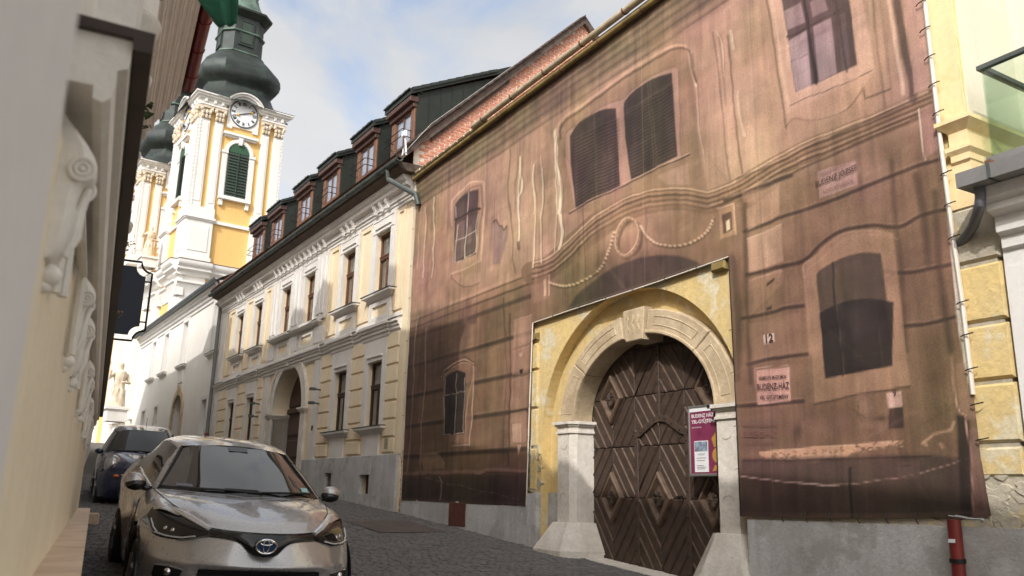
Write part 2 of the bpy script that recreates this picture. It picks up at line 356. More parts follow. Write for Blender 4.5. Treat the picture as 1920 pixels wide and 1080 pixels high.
# setts: rows across the street, the 300 largest in view as single stones, the rest joined
cob = []
y = 3.2
while y < 27:
    dy = .105*(1 + .12*rng.standard_normal()) ; dy = min(max(dy, .085), .125)
    x = -.1 + rng.uniform(-.06, .06)
    while x < 7.45:
        dx = min(max(.115*(1 + .18*rng.standard_normal()), .08), .16)
        cob.append((x, y, dx, dy)); x += dx
    y += dy
def visible(cx, cy):
    c = np.array((cx, cy, ground(cx, cy))) @ R
    if c[2] <= 0: return None
    px, py = 960+F_PX*c[0]/c[2], 540+F_PX*c[1]/c[2]
    if not (160 < px < 1340 and py < 1085): return None
    if 232 < px < 662 and py > 935: return None            # behind the parked car
    return 1.0/c[2]
def sett(x, y, dx, dy, gap=.007):
    h = .012 + rng.uniform(-.005, .006); t = rng.uniform(-.004, .004, 4); z = ground(x, y); g = .07
    x0, x1, y0, y1 = x+gap, x+dx-gap, y+gap, y+dy-gap; c = .012
    jit = rng.uniform(-.004, .004, (4, 2))
    base = [(x0, y0), (x1, y0), (x1, y1), (x0, y1)]; base = [(a+j[0], b+j[1]) for (a, b), j in zip(base, jit)]
    top = [(x0+c, y0+c), (x1-c, y0+c), (x1-c, y1-c), (x0+c, y1-c)]; top = [(a+j[0], b+j[1]) for (a, b), j in zip(top, jit)]
    zz = lambda a, b: z + g*(b-y)
    v = [(a, b, zz(a, b)-.03) for a, b in base] + [(a, b, zz(a, b)+h-.007) for a, b in base] + [(a, b, zz(a, b)+h+t[i]) for i, (a, b) in enumerate(top)]
    f = [(8, 9, 10, 11)] + [(k+i, k+(i+1) % 4, k+4+(i+1) % 4, k+4+i) for k in (0, 4) for i in range(4)]
    return v, f
sc_ = sorted([(visible(a+c/2, b+d/2) or 0, i) for i, (a, b, c, d) in enumerate(cob)], reverse=True)
single = set(i for _, i in sc_[:300])
rest = MB()
for i, cb in enumerate(cob):
    v, f = sett(*cb)
    if i in single:
        MB().add(v, f).build('cobble', M['cobble'], street, smooth=0)
    else: rest.add(v, f)
rest.build('cobbles', M['cobble'], street, smooth=0, kind='stuff')
# ================================================================== banner house
HA = thing('old_house', 'old ochre house wrapped in a printed brown mesh banner, with an arched chevron gate', 'house', FA, (0, 0, -.45))
SA0, SA1 = -.02, 12.48
def gA(s): return ground(0, 16.5 - s)
nc, na, nb, nz = 7.42, 2.15, 1.93, .90            # blind niche round the gate
nl, nr = nc-na, nc+na
mb = MB()
Yw = .06
top = 6.9
mb.add([(SA0, Yw, gA(SA0)-.3), (nl, Yw, gA(nl)-.3), (nl, Yw, top), (SA0, Yw, top)], [(0, 1, 2, 3)])
mb.add([(nr, Yw, gA(nr)-.3), (SA1, Yw, gA(SA1)-.3), (SA1, Yw, top), (nr, Yw, top)], [(0, 1, 2, 3)])
arc = ell(nc, nz, na, nb, math.pi, 0, 40)
for (a, b), (c, d) in zip(arc[:-1], arc[1:]):
    mb.add([(a, Yw, b), (c, Yw, d), (c, Yw, top), (a, Yw, top)], [(0, 1, 2, 3)])
    mb.add([(a, Yw, b), (a, .24, b), (c, .24, d), (c, Yw, d)], [(0, 1, 2, 3)])
for s, o in ((nl, 0), (nr, 1)):
    mb.add([(s, Yw, gA(s)-.3), (s, .24, gA(s)-.3), (s, .24, nz), (s, Yw, nz)], [(0, 1, 2, 3)])
ai, bi, ac, az = 1.47, 1.085, 7.55, 1.08          # stone arch, inner line
# niche back wall with the gate hole cut out
inn = ell(ac, az, ai+.02, bi+.02, math.pi, 0, 40)
for (a, b), (c, d) in zip(inn[:-1], inn[1:]): mb.add([(a, .24, b), (c, .24, d), (c, .24, 3.0), (a, .24, 3.0)], [(0, 1, 2, 3)])
mb.add([(nl-.05, .24, -1.6), (inn[0][0], .24, -1.6), (inn[0][0], .24, 3.0), (nl-.05, .24, 3.0)], [(0, 1, 2, 3)])
mb.add([(inn[-1][0], .24, -1.8), (nr+.05, .24, -1.8), (nr+.05, .24, 3.0), (inn[-1][0], .24, 3.0)], [(0, 1, 2, 3)])
# body behind, end walls
mb.box(SA0, SA1-.05, .9, 1.0, -2.2, top)
mb.add([(SA0, Yw, -2.2), (SA0, 5, -2.2), (SA0, 5, top), (SA0, Yw, top)], [(0, 1, 2, 3)])
recalc(mb.build('wall', M['peel'], HA))
M['palecream'] = mat('pale_cream_render', S(222, 214, 194), .88, col2=S(210, 200, 178), scale=1.0, amt=.5, streak=.15)
MB().box(SA1-.04, SA1-.005, .1, 6, -2.2, 7.6).build('end_wall', M['palecream'], HA, smooth=0)
# cement base, following the slope
def base_poly(s0, s1, zt0, zt1, y0, y1, m, c=.0, name='base_course', parent=HA, g=gA):
    return MB().prism([(s0, g(s0)-.35), (s1, g(s1)-.35), (s1, zt1), (s0, zt0)], y0, y1, c).build(name, m, parent, smooth=0)
base_poly(-.02, 4.98, -.13, -.12, .0, .2, M['grey'])
base_poly(4.985, nl-.004, .03, .05, -.03, .2, M['grey'])
base_poly(nr+.02, 12.66, -.2, -.17, .0, .5, M['grey'])
MB().prism([(nl-.02, gA(nl)-.3), (5.72, gA(5.72)-.3), (5.72, .06), (nl-.02, .05)], .19, .3).build('base_course', M['grey'], HA, smooth=0)
# ragged plaster edge above the base on the right
rg = MB()
pts = [(nr+.05, -.19)]
s = nr+.05
while s < 12.3:
    s += rng.uniform(.08, .2); pts.append((min(s, 12.3), -.19 + rng.uniform(.05, .13)))
pts.append((12.3, -.19)); rg.prism(pts, .02, .1).build('plaster_ragged_edge', M['peelwhite'], HA, smooth=0)
# crumbling plaster left of the gate
for (x0, x1, z0, z1) in ((4.80, 5.22, .05, 1.02),):
    for k in range(26):
        a = rng.uniform(x0+.06, x1-.06); b = rng.uniform(z0, z1*.8); r = rng.uniform(.05, .13); n = 7
        P = [(a + r*rng.uniform(.6, 1.2)*math.cos(t), b + r*rng.uniform(.5, 1.0)*math.sin(t)) for t in np.linspace(0, 2*math.pi, n, endpoint=False)]
        MB().prism(P, .06 - rng.uniform(.008, .03), .1, .008).build('plaster_flake', M['peelwhite'], HA, smooth=0)
# rusticated plaster strip left of the gate (joints seen beside the banner edge)
zj = [.08, .74, 1.36, 1.98, 2.42]
for a, b in zip(zj[:-1], zj[1:]):
    MB().box(5.0, 5.17, .02, .1, a+.02, b-.02, .012).build('plaster_block', M['peel'], HA, smooth=0)
MB().box(5.03, 5.17, .0, .1, 2.46, 2.58, .02).build('label_stop', M['olive'], HA, smooth=0)
MB().box(9.18, 9.42, -.02, .1, 2.70, 2.82, .02).build('label_stop', M['olive'], HA, smooth=0)
# stone columns
def column(s0, s1, inner):
    """front face s0..s1, chamfered reveal towards the gate"""
    i0 = s1 if inner > 0 else s0
    g = gA(i0)
    def shape(e, b=.46):
        if inner > 0: return [(s0-e, .08-e), (s1-.02+e*.6, .08-e), (s1+.06+e, .17), (s1+.09+e, b), (s0-e, b)]
        return [(s0-e, .08-e), (s1+e, .08-e), (s1+e, b), (s0-.09-e, b), (s0-.06-e, .17), (s0+.02-e*.6, .08-e)]
    MB().prism(shape(0), -.37, .93, ax='z').build('column_shaft', M['stone'], HA, smooth=0)
    # incised panel lines on the shaft
    for zc_, sg in ((.76, -1), (-.02, 1)):
        P = ell((s0+s1)/2, zc_, .09, -.07*sg*-1, 0, math.pi, 8)
        MB().tube([(a, .078, b) for a, b in P], .004, 4).build('incised_line', M['stonearch'], HA)
    p0, p1 = shape(.0), shape(.015)
    b0, b1 = shape(.26), shape(.05)
    n = len(b0); v = [(x, yy, g-.25) for x, yy in b0] + [(x, yy, g+.08) for x, yy in b0] + [(x, yy, -.37) for x, yy in b1]
    f = [tuple(range(n))[::-1], tuple(range(2*n, 3*n))] + [(k+i, k+(i+1) % n, k+n+(i+1) % n, k+n+i) for k in (0, n) for i in range(n)]
    MB().add(v, f).build('plinth', M['stone'], HA, smooth=0)
    cap = MB()
    for z0, z1, e in ((.925, .955, .025), (.955, 1.025, .008), (1.025, 1.055, .035), (1.055, 1.10, .065)): cap.prism(shape(e), z0, z1, ax='z')
    cap.build('capital', M['stone'], HA, smooth=0)
column(5.70, 6.02, 1); column(9.07, 9.40, -1)
# arch stones (voussoirs) and keystone
ao, bo = 1.86, 1.42
def arcpt(a, b, t): return (ac + a*math.cos(t), az + .02 + b*math.sin(t))
cuts = [math.pi, math.radians(143), math.radians(100.5), math.radians(82), math.radians(40), 0]
for k in (0, 1, 3, 4):
    t0, t1 = cuts[k]-.004, cuts[k+1]+.004; ts = np.linspace(t0, t1, 9)
    for part, (fa, ga, y0) in enumerate(((0, 1, .13), (.0, .30, .145))):
        pass
    o = [arcpt(ao, bo, t) for t in ts]; i = [arcpt(ai, bi, t) for t in ts][::-1]
    MB().prism(o+i, .12, .44, .015).build('arch_stone', M['stonearch'], HA, smooth=30)
    m1 = [arcpt(ai+.05, bi+.05, t) for t in ts]; i2 = [arcpt(ai+.005, bi+.005, t) for t in ts][::-1]
    MB().prism(m1+i2, .10, .2, .01).build('arch_moulding', M['stonearch'], HA, smooth=30)
    ts2 = np.linspace(t0-.09, t1+.09, 9)
    ring = [arcpt(ao-.10, bo-.10, t) for t in ts2] + [arcpt(ai+.12, bi+.12, t) for t in ts2][::-1]
    ring.append(ring[0])
    MB().tube([(a, .119, b) for a, b in ring], .008, 4).build('panel_line', M['stonearch'], HA)
MB().prism([(7.32, 2.55), (7.79, 2.55), (7.75, 2.10), (7.38, 2.10)], .075, .44, .012).build('keystone', M['stonearch'], HA, smooth=0)
for a in (7.44, 7.555, 7.67):
    MB().tube([(a-.012, .073, 2.46), (a+.016, .071, 2.40), (a-.016, .071, 2.33), (a+.014, .071, 2.26), (a, .073, 2.19)], [.008, .018, .02, .018, .008], 6).build('carved_scroll', M['stonearch'], HA)
# ---- the gate: chevron planks on two leaves
gate = MB().box(6.0, 9.1, .50, .56, -1.2, 2.4).build('gate', M['wood'], HA, smooth=0)
colx = [6.08, 6.59, 7.10, 7.62, 8.13, 8.64, 9.10]
rowz = [-1.0, .0, .70, 1.40, 2.06, 2.5]
for ci in range(6):
    for ri in range(5):
        x0, x1, z0, z1 = colx[ci], colx[ci+1], rowz[ri], rowz[ri+1]
        sg = 1 if (ci + ri) % 2 == 0 else -1       # 1: falls to the right
        dx, dz = x1-x0, .70
        # stripes anchored on the cell's corner so that neighbours meet as a chevron
        nrm = np.array((.70, sg*.51)); nrm = nrm/np.linalg.norm(nrm)
        ref = np.array((x0 if sg > 0 else x1, z0 if ri else -1.4))
        wd = .148
        cell = [(x0+.003, z0+.004), (x1-.003, z0+.004), (x1-.003, z1-.004), (x0+.003, z1-.004)]
        vals = [np.dot(nrm, np.array(p)-ref) for p in cell]
        k = math.floor(min(vals)/wd)
        while k*wd < max(vals):
            P = clip(clip(cell, nrm[0], nrm[1], (k+1)*wd - .002 + np.dot(nrm, ref)), -nrm[0], -nrm[1], -(k*wd + .002 + np.dot(nrm, ref)))
            if ri == 0 and P:
                gl = gA((x0+x1)/2) + .01; P = clip(P, 0, -1, -gl)
            if len(P) > 2:
                cx, cz = np.mean([p[0] for p in P]), np.mean([p[1] for p in P])
                A2 = abs(sum(P[i][0]*P[(i+1) % len(P)][1]-P[(i+1) % len(P)][0]*P[i][1] for i in range(len(P))))/2
                inside = ((cx-ac)/1.75)**2 + (max(cz-az, 0)/1.35)**2 < 1
                if A2 > .0006 and inside:
                    y0 = .452 + rng.uniform(-.004, .004)
                    c_ = .012 if A2 > .006 else .004
                    MB().prism(P, y0, .50, c_).build('plank', M['wood'], gate, smooth=0)
                    e1 = (k+1)*wd - .026 + np.dot(nrm, ref) if sg > 0 else k*wd + .004 + np.dot(nrm, ref); e2 = e1 + .020
                    Bd = clip(clip(P, nrm[0], nrm[1], e2), -nrm[0], -nrm[1], -e1)
                    if len(Bd) > 2 and A2 > .003: MB().prism(inset(Bd, .001), y0 - .014, y0 + .002, .007 if sg > 0 else .006).build('plank_bead', M['wood_worn_lit'] if sg > 0 else M['wood'], gate, smooth=0)  # right-falling beads paler: wear plus the sunlit bevel put into the colour
            k += 1
# beads between planks
# rosette diamonds
def rosette(cx, cz):
    mbx = MB()
    w, h = .255, .36
    rings = [(1.0, .452), (.985, .40), (.93, .382), (.80, .382), (.70, .448), (.60, .448)]
    n = 4; v = []
    for q, y_ in rings: v += [(cx-w*q, y_, cz), (cx, y_, cz-h*q), (cx+w*q, y_, cz), (cx, y_, cz+h*q)]
    f = [(i*4+j, i*4+(j+1) % 4, (i+1)*4+(j+1) % 4, (i+1)*4+j) for i in range(len(rings)-1) for j in range(4)] + [tuple((len(rings)-1)*4+j for j in range(4))]
    mbx.add(v, f)
    mbx.build('diamond_panel', M['wood_worn_lit'], gate, smooth=0)
    fl = MB()
    for k in range(12):
        a = 2*math.pi*k/12
        fl.prism([(cx+.018*math.cos(a-.3), cz+.02*math.sin(a-.3)), (cx+.08*math.cos(a-.16), cz+.105*math.sin(a-.16)), (cx+.08*math.cos(a+.16), cz+.105*math.sin(a+.16)), (cx+.018*math.cos(a+.3), cz+.02*math.sin(a+.3))], .385, .41, .008)
    fl.ball((cx, .395, cz), .025, 8)
    fl.build('rosette', M['wood'], gate, smooth=0)
for c in ((6.59, 1.40), (8.64, 1.40), (6.59, .0), (7.62, .0), (8.64, .0)): rosette(*c)
# wicket door frame: uprights with a double curved head, studs
wk = MB(); wk.box(7.10, 7.18, .425, .46, -.85, .86, .01); wk.box(8.13, 8.21, .425, .46, -.92, .86, .01)
hp = [(7.10, .80), (7.25, .84), (7.42, .93), (7.55, 1.0), (7.66, 1.02), (7.77, 1.0), (7.9, .93), (8.06, .84), (8.21, .80)]
for (a, b), (c, d) in zip(hp[:-1], hp[1:]): wk.prism([(a, b), (c, d), (c, d+.085), (a, b+.085)], .42, .46)
wk.build('wicket_frame', M['wood'], gate, smooth=0)
mid = MB(); mid.box(7.585, 7.655, .425, .46, 1.05, 2.3, .01); mid.build('meeting_stile', M['wood'], gate, smooth=0)
st = MB()
for z in np.arange(-.7, .85, .16): st.ball((7.14, .424, z), .012, 6); st.ball((8.17, .424, z), .012, 6)
for z in np.arange(1.15, 2.1, .13): st.ball((7.62, .424, z), .012, 6)
for a, b in hp: st.ball((a, .418, b+.045), .012, 6)
for a in np.arange(6.15, 9.0, .17):
    for z in (.03, .66, .73, 1.36, 1.43, 2.02): st.ball((a, .45, z+rng.uniform(-.015, .015)), .009, 5)
st.build('iron_studs', M['black'], gate, kind='stuff')
MB().tube([(7.52, .43, .06), (7.55, .38, .05), (7.62, .38, .04), (7.66, .43, .03)], .012, 6).build('handle', M['black'], gate)
MB().tube([(8.02, .43, .0), (8.02, .385, .03), (8.12, .385, .03)], .012, 6).build('latch', M['black'], gate)
# threshold stone
base_poly(6.0, 9.1, gA(6)+.02, gA(9.1)+.02, .1, .6, M['stone'], name='threshold')
# small vent plate in the base, red
vz = [FA.at(843, 942, .0), FA.at(872, 988, .0)]
MB().box(vz[0][0], vz[1][0], -.015, .05, vz[1][1], vz[0][1], .008).build('vent_plate', M['rust'], HA, smooth=0)
# ---- eaves: board, cornice edge, gutter
MB().sweep([(.03, 6.84), (-.04, 6.86), (-.04, 6.96), (.06, 6.96), (.06, 6.84)], -.02, 12.6).build('eaves_board', M['soffit'], HA, smooth=0)
def hp_(y, z, r, t): return [(y + r*math.cos(a), z + r*math.sin(a)) for a in np.linspace(math.pi*.95, 2.05*math.pi, 10)] + [(y + (r-t)*math.cos(a), z + (r-t)*math.sin(a)) for a in np.linspace(2.05*math.pi, math.pi*.95, 10)]
MB().sweep(hp_(-.08, 6.90, .05, .008), -.05, 12.7).build('gutter', M['olive'], HA, smooth=50)
for s in np.arange(.7, 12.6, 1.05):
    MB().sweep(hp_(-.08, 6.90, .058, .007), s, s+.03).build('gutter_bracket', M['tile'], HA, smooth=50)
s = .0
while s < 3.2:
    MB().box(s+.004, s+.30, -.10, .3, 7.0 + rng.uniform(0, .012), 7.05 + rng.uniform(0, .02), .02).build('eaves_tile', M['gutterpale'], HA, smooth=0); s += .305
MB().sweep(hp_(-.13, 7.045, .06, .007), 2.9, 12.7).build('gutter', M['gutterpale'], HA, smooth=50)
for s in np.arange(3.3, 12.6, 1.1): MB().sweep(hp_(-.13, 7.045, .068, .006), s, s+.035).build('gutter_bracket', M['tile'], HA, smooth=50)
rf = MB(); rf.sweep([(-.03, 7.03), (5.0, 8.9), (5.0, 8.7), (.0, 6.97)], .05, 12.6); rf.build('roof', M['tile'], HA, smooth=0)
# ---- corner pilaster right of the banner
pz = M['peel']
smo = mat('smooth_ochre_plaster', S(238, 212, 164), .88, col2=S(226, 196, 146), scale=1.6, amt=.6, streak=.2, bump=.2, bscale=30, patch=S(226, 188, 122), pscale=2.2, pamt=.4)
MB().box(11.6, 12.47, .03, .3, 3.46, 6.9).build('pilaster', smo, HA, smooth=0)
mo = MB(); mo.wrap([(-.03, 3.04), (-.01, 3.06), (-.01, 3.12), (.02, 3.16), (.02, 3.2), (-.01, 3.21), (-.01, 3.34), (.03, 3.38), (.07, 3.42), (.07, 3.46), (-.03, 3.49)], 12.30, 12.50, 2.2); recalc(mo.build('string_course', smo, HA, smooth=0))
MB().box(11.6, 12.48, .035, .3, 2.62, 3.05).build('pilaster', smo, HA, smooth=0)
qz = [-.2, .50, 1.03, 1.54, 2.08, 2.62]
for k in range(1, 5):
    MB().box(11.6, 12.64, .02, .4, qz[k]+.02, qz[k+1]-.02, .022).build('quoin', M['peel'] if k < 4 else M['peelwhite'], HA, smooth=0)
MB().box(11.6, 12.62, .028, .4, .24, qz[1]-.02, .02).build('quoin', M['peel'], HA, smooth=0)
MB().box(11.62, 12.60, .05, .6, -2.2, 2.63).build('pilaster_core', M['peelwhite'], HA, smooth=0)
for k in range(46):
    a = rng.uniform(12.0, 12.6); b = rng.uniform(-.16, .27); r = rng.uniform(.05, .12)
    P = [(a + r*rng.uniform(.6, 1.2)*math.cos(t), b + r*rng.uniform(.4, .8)*math.sin(t)) for t in np.linspace(0, 2*math.pi, 9, endpoint=False)]
    MB().prism(P, .05 - rng.uniform(.004, .018), .1, .008).build('plaster_flake', M['peelwhite'], HA, smooth=0)
# red rainwater pipe coming out below the banner
rp = MB(); rp.tube([(12.02, -.05, -.12), (12.02, -.05, gA(12)-.1)], .055, 12); rpo = rp.build('drainpipe', M['redpipe'], HA)
MB().tube([(12.02, -.05, -.44), (12.02, -.05, -.475)], .066, 12).build('pipe_clamp', M['black'], rpo)
MB().box(11.99, 12.05, -.110, -.104, -.31, -.28).build('pipe_sticker', M['clock'], rpo, smooth=0)
# iron pieces beside the left edge and small hook in wall
# ================================================================== the printed mesh banner
BN = thing('printed_banner', 'brown mesh banner printed with a baroque facade, lashed over the old house front', 'banner', FA, (0, 0, -.2))
GS = .016
s_ax = np.arange(0, 12.56, GS); z_ax = np.arange(-.22, 6.93, GS)
SS, ZZ = np.meshgrid(s_ax, z_ax)
def proj(P):
    c = P @ R; return 960 + F_PX*c[..., 0]/c[..., 2], 540 + F_PX*c[..., 1]/c[..., 2]
P3 = FA.P0 - FA.d*SS[..., None] + np.array((0, 0, 1.0))*ZZ[..., None]
PX, PY = proj(P3)
def seg(px, py, a, b):
    ax, ay = a; bx, by = b; dx, dy = bx-ax, by-ay; t = np.clip(((px-ax)*dx + (py-ay)*dy)/(dx*dx+dy*dy+1e-9), 0, 1)
    return np.hypot(px-ax-t*dx, py-ay-t*dy)
def sdf(poly, X, Y):
    d = np.full(X.shape, 1e9); ins = np.zeros(X.shape, bool); n = len(poly)
    for i in range(n):
        a, b = poly[i], poly[(i+1) % n]; d = np.minimum(d, seg(X, Y, a, b))
        if a[1] != b[1]:
            c = ((a[1] > Y) != (b[1] > Y)) & (X < (b[0]-a[0])*(Y-a[1])/(b[1]-a[1]) + a[0]); ins ^= c
    return np.where(ins, -d, d)
# outline of the cloth (measured in the photograph, laid on the facade plane)
def pp(l, z=None):
    return [FA.at(*p) for p in l]
outl = [FA.at(783, 338), (12.6, 6.82), FA.at(1735, 0), FA.at(1763, 250), FA.at(1785, 420), FA.at(1805, 560), FA.at(1840, 860), FA.at(1858, 968), FA.at(1700, 972), FA.at(1560, 972), FA.at(1390, 968),
        FA.at(1382, 780), FA.at(1367, 482), FA.at(1230, 530), FA.at(1160, 553), FA.at(1070, 582), FA.at(1000, 606), FA.at(994, 760), FA.at(988, 949), FA.at(900, 946), FA.at(830, 942), FA.at(752, 938), FA.at(760, 760), FA.at(768, 600), FA.at(776, 440)]
outl[1] = (12.2, 6.83)
D_out = sdf(outl, SS, ZZ)
# ---- the print
IMG = np.zeros(SS.shape + (3,)); IMG[:] = (150, 112, 90)
def vnoise(X, Y, seed, oct=4):
    r = np.random.default_rng(seed); o = np.zeros(X.shape); a = 1.0; tot = 0
    for k in range(oct):
        g = r.standard_normal((64, 64)); x = np.mod(X*2**k, 63.0); y = np.mod(Y*2**k, 63.0); xi = x.astype(int); yi = y.astype(int); fx = x-xi; fy = y-yi
        fx = fx*fx*(3-2*fx); fy = fy*fy*(3-2*fy); x2 = (xi+1) % 63; y2 = (yi+1) % 63; xi %= 63; yi %= 63
        o += a*((g[yi, xi]*(1-fx)+g[yi, x2]*fx)*(1-fy)+(g[y2, xi]*(1-fx)+g[y2, x2]*fx)*fy); tot += a; a *= .55
    return o/tot
def blend(mask, col, a=1.0):
    global IMG
    k = (np.clip(mask, 0, 1)*a)[..., None]; IMG = IMG*(1-k) + np.array(col, float)*k
def sstep(d, f): return np.clip(.5 - d/(2*f), 0, 1)
WX = PX + 3.0*vnoise(SS*1.5, ZZ*1.5, 5); WY = PY + 3.0*vnoise(SS*1.5+9, ZZ*1.5, 6)
def box_of(pts, m):
    p = np.array(pts); return (PX > p[:, 0].min()-m) & (PX < p[:, 0].max()+m) & (PY > p[:, 1].min()-m) & (PY < p[:, 1].max()+m)
def poly(pts, col, a=1.0, f=2.5, rough=0):
    w = box_of(pts, 3*f+12); k = np.zeros(SS.shape)
    if w.any():
        d = sdf(pts, WX[w] if rough else PX[w], WY[w] if rough else PY[w]); k[w] = sstep(d, f)
    blend(k, col, a)
def line(pts, wd, col, a=1.0, f=1.5, rough=1):
    w = box_of(pts, wd+3*f+12); k = np.zeros(SS.shape)
    if w.any():
        X, Y = (WX[w], WY[w]) if rough else (PX[w], PY[w]); d = np.full(X.shape, 1e9)
        for q, r in zip(pts[:-1], pts[1:]): d = np.minimum(d, seg(X, Y, q, r))
        k[w] = sstep(d - wd/2, f)
    blend(k, col, a)
def rad(c, rx, ry, col, a): blend(np.exp(-(((PX-c[0])/rx)**2 + ((PY-c[1])/ry)**2)), col, a)
def hband(z0, z1, col, a=1.0, f=.02, s0=-1, s1=20):
    k = sstep(np.maximum(z0-ZZ, ZZ-z1), f)*((SS > s0) & (SS < s1)); blend(k, col, a)
def Z5(*l): return [(1000+x/2.077, y/2.077) for x, y in l]
def Z3(*l): return [(740+x/4.5, 280+y/4.5) for x, y in l]
def Z2(*l): return [(740+x/1.543, 300+y/1.543) for x, y in l]
def Z4(*l): return [(1360+x/1.543, 380+y/1.543) for x, y in l]
def Q1(*l): return [(960+x*.4152, 60+y*.4152) for x, y in l]
def Q2(*l): return [(1380+x*.4641, y*.4641) for x, y in l]
def Q3(*l): return [(1360+x*.5128, 300+y*.5128) for x, y in l]
def Q4(*l): return [(1380+x*.3907, 680+y*.3907) for x, y in l]
def Q5(*l): return [(740+x*.4882, 560+y*.4882) for x, y in l]
def sm(l, n=5):
    P = [np.array(p, float) for p in l]; P = [2*P[0]-P[1]] + P + [2*P[-1]-P[-2]]; o = []
    for i in range(1, len(P)-2):
        p0, p1, p2, p3 = P[i-1:i+3]
        for k in range(n): t = k/n; o.append(tuple(.5*((2*p1) + (-p0+p2)*t + (2*p0-5*p1+4*p2-p3)*t*t + (-p0+3*p1-3*p2+p3)*t**3)))
    return o + [tuple(P[-2])]
PINK, TAN, OLV, OLD, DRK, PALE = (206, 160, 138), (186, 142, 112), (140, 112, 86), (112, 92, 72), (64, 50, 46), (244, 222, 196)
# ---- broad tones of the painted plaster
hband(3.55, 6.35, (184, 142, 118), 1, .1); hband(-.3, 3.3, (138, 104, 82), 1, .1)
for c, rx, ry, col, a in (((850, 440), 60, 90, TAN, .6), ((960, 400), 45, 110, PINK, .8), ((1010, 430), 40, 90, PINK, .7), ((1180, 330), 60, 40, PINK, .5), ((1380, 120), 60, 150, PINK, .9), ((1420, 300), 50, 60, (214, 172, 140), .7), ((1640, 330), 60, 50, PINK, .4), ((1720, 60), 40, 130, (204, 150, 138), .9),
        ((1500, 100), 40, 140, PINK, .6), ((1130, 420), 60, 40, TAN, .5), ((1230, 440), 110, 40, TAN, .5), ((1090, 530), 60, 50, OLV, .6), ((1340, 420), 50, 40, OLV, .6), ((1450, 440), 50, 40, (188, 142, 116), .7), ((1560, 410), 110, 40, (166, 126, 100), .6), ((1700, 480), 60, 130, (122, 92, 74), .7), ((1640, 690), 130, 40, (150, 112, 90), .6), ((1470, 660), 60, 100, (160, 120, 96), .5),
        ((930, 640), 60, 70, (160, 120, 94), .6), ((880, 720), 40, 90, (150, 112, 88), .5), ((970, 700), 20, 130, (196, 146, 122), .6)): rad(c, rx, ry, col, a)
# printed eaves cornice, olive grey with fine mouldings
hband(6.22, 6.95, (128, 106, 84), .9, .09)
for z_, c_, a_, w_ in ((6.84, (108, 92, 74), .6, .03), (6.74, (156, 124, 98), .5, .02), (6.68, (92, 78, 62), .6, .02), (6.60, (166, 134, 108), .5, .025), (6.53, (98, 82, 64), .6, .02), (6.46, (150, 120, 96), .5, .02), (6.38, (96, 78, 62), .6, .025), (6.28, (180, 138, 112), .5, .03), (6.20, (110, 86, 68), .55, .02)): hband(z_-w_, z_+w_, c_, a_, .015)
# courses of the lower storey (left panel)
for z_ in (2.62, 1.98, 1.36, .74): hband(z_-.05, z_+.02, (66, 52, 44), .8, .025, .0, 5.05); hband(z_+.03, z_+.055, (190, 146, 118), .35, .012, .0, 5.05)
hband(3.18, 3.26, (78, 60, 50), .7, .02, -1, 4.98); hband(3.28, 3.42, (150, 112, 90), .8, .02, -1, 4.98); hband(3.42, 3.46, (80, 60, 50), .7, .012, -1, 4.98); hband(3.48, 3.58, (178, 134, 108), .8, .02, -1, 4.98); hband(3.58, 3.61, (84, 62, 50), .6, .01, -1, 4.98); hband(3.63, 3.68, (206, 158, 132), .7, .012, -1, 4.98)
# string course humped over the gate
hump = sm([(1000, 492)] + Z5((60, 1000), (130, 950), (200, 885), (330, 790), (450, 745), (560, 728), (640, 738), (682, 750)), 4) + sm([(1328, 361)] + Z5((730, 733), (800, 700), (1000, 590), (1300, 460), (1560, 348)), 4)
for dy, wd, c_, a_ in ((20, 46, (146, 110, 86), .9), (0, 3.2, (228, 184, 152), .9), (3.5, 2.2, (96, 72, 56), .6), (7, 4, (190, 146, 116), .7), (12, 3, (84, 64, 50), .8), (17, 4, (174, 132, 104), .7), (22, 3, (92, 70, 54), .7), (27, 3, (206, 160, 130), .7), (32, 4, (88, 66, 50), .8), (40, 6, (120, 92, 70), .6)):
    line([(x, y+dy) for x, y in hump], wd, c_, a_, 1.2)
# courses of the lower storey (right panel), rising over the window
CR = [sm(Q3((0, 150), (60, 128), (240, 60)), 3), sm(Q3((70, 262), (210, 210), (360, 160), (500, 100), (640, 45), (800, -10)), 3), sm(Q3((80, 418), (200, 392), (280, 372), (330, 330), (400, 275), (460, 252), (540, 240), (640, 244), (720, 205), (830, 178)), 4), sm(Q3((65, 582), (180, 555), (285, 530)), 3), sm(Q3((330, 450), (400, 420), (500, 402), (620, 412), (700, 412), (850, 375)), 4), sm(Q3((90, 752), (200, 728), (300, 708)), 3), sm(Q3((650, 612), (740, 600), (880, 565)), 3), sm(Q4((10, 212), (150, 205), (320, 185)), 3)]
for l in CR: line(l, 7, (62, 48, 42), .78, 2.2); line([(x, y-6) for x, y in l], 2.2, (196, 150, 122), .4); line([(x, y+6) for x, y in l], 2, (176, 134, 108), .3)
for l, w_, a_ in ((Q3((70, 150), (75, 420), (90, 700), (100, 819)), 8, .6), (Q3((610, 0), (630, 250), (650, 430), (665, 700)), 7, .55), (Q3((700, 60), (730, 200), (745, 380)), 14, .5), (Q3((770, 120), (790, 420), (830, 700)), 12, .6), (Q3((20, 360), (50, 560), (45, 800)), 14, .5)): line(l, w_, (74, 58, 48), a_, 4)
poly(Q3((78, 180), (192, 98), (196, 200), (82, 258)), (200, 152, 128), .7, 1.6, 1); poly(Q3((80, 285), (205, 238), (215, 372), (88, 412)), (212, 164, 142), .75, 1.6, 1); poly(Q3((88, 440), (205, 402), (215, 400), (210, 450), (90, 575)), (178, 134, 110), .5, 2, 1); poly(Q3((90, 600), (275, 555), (280, 700), (100, 740)), (176, 132, 108), .45, 2, 1)
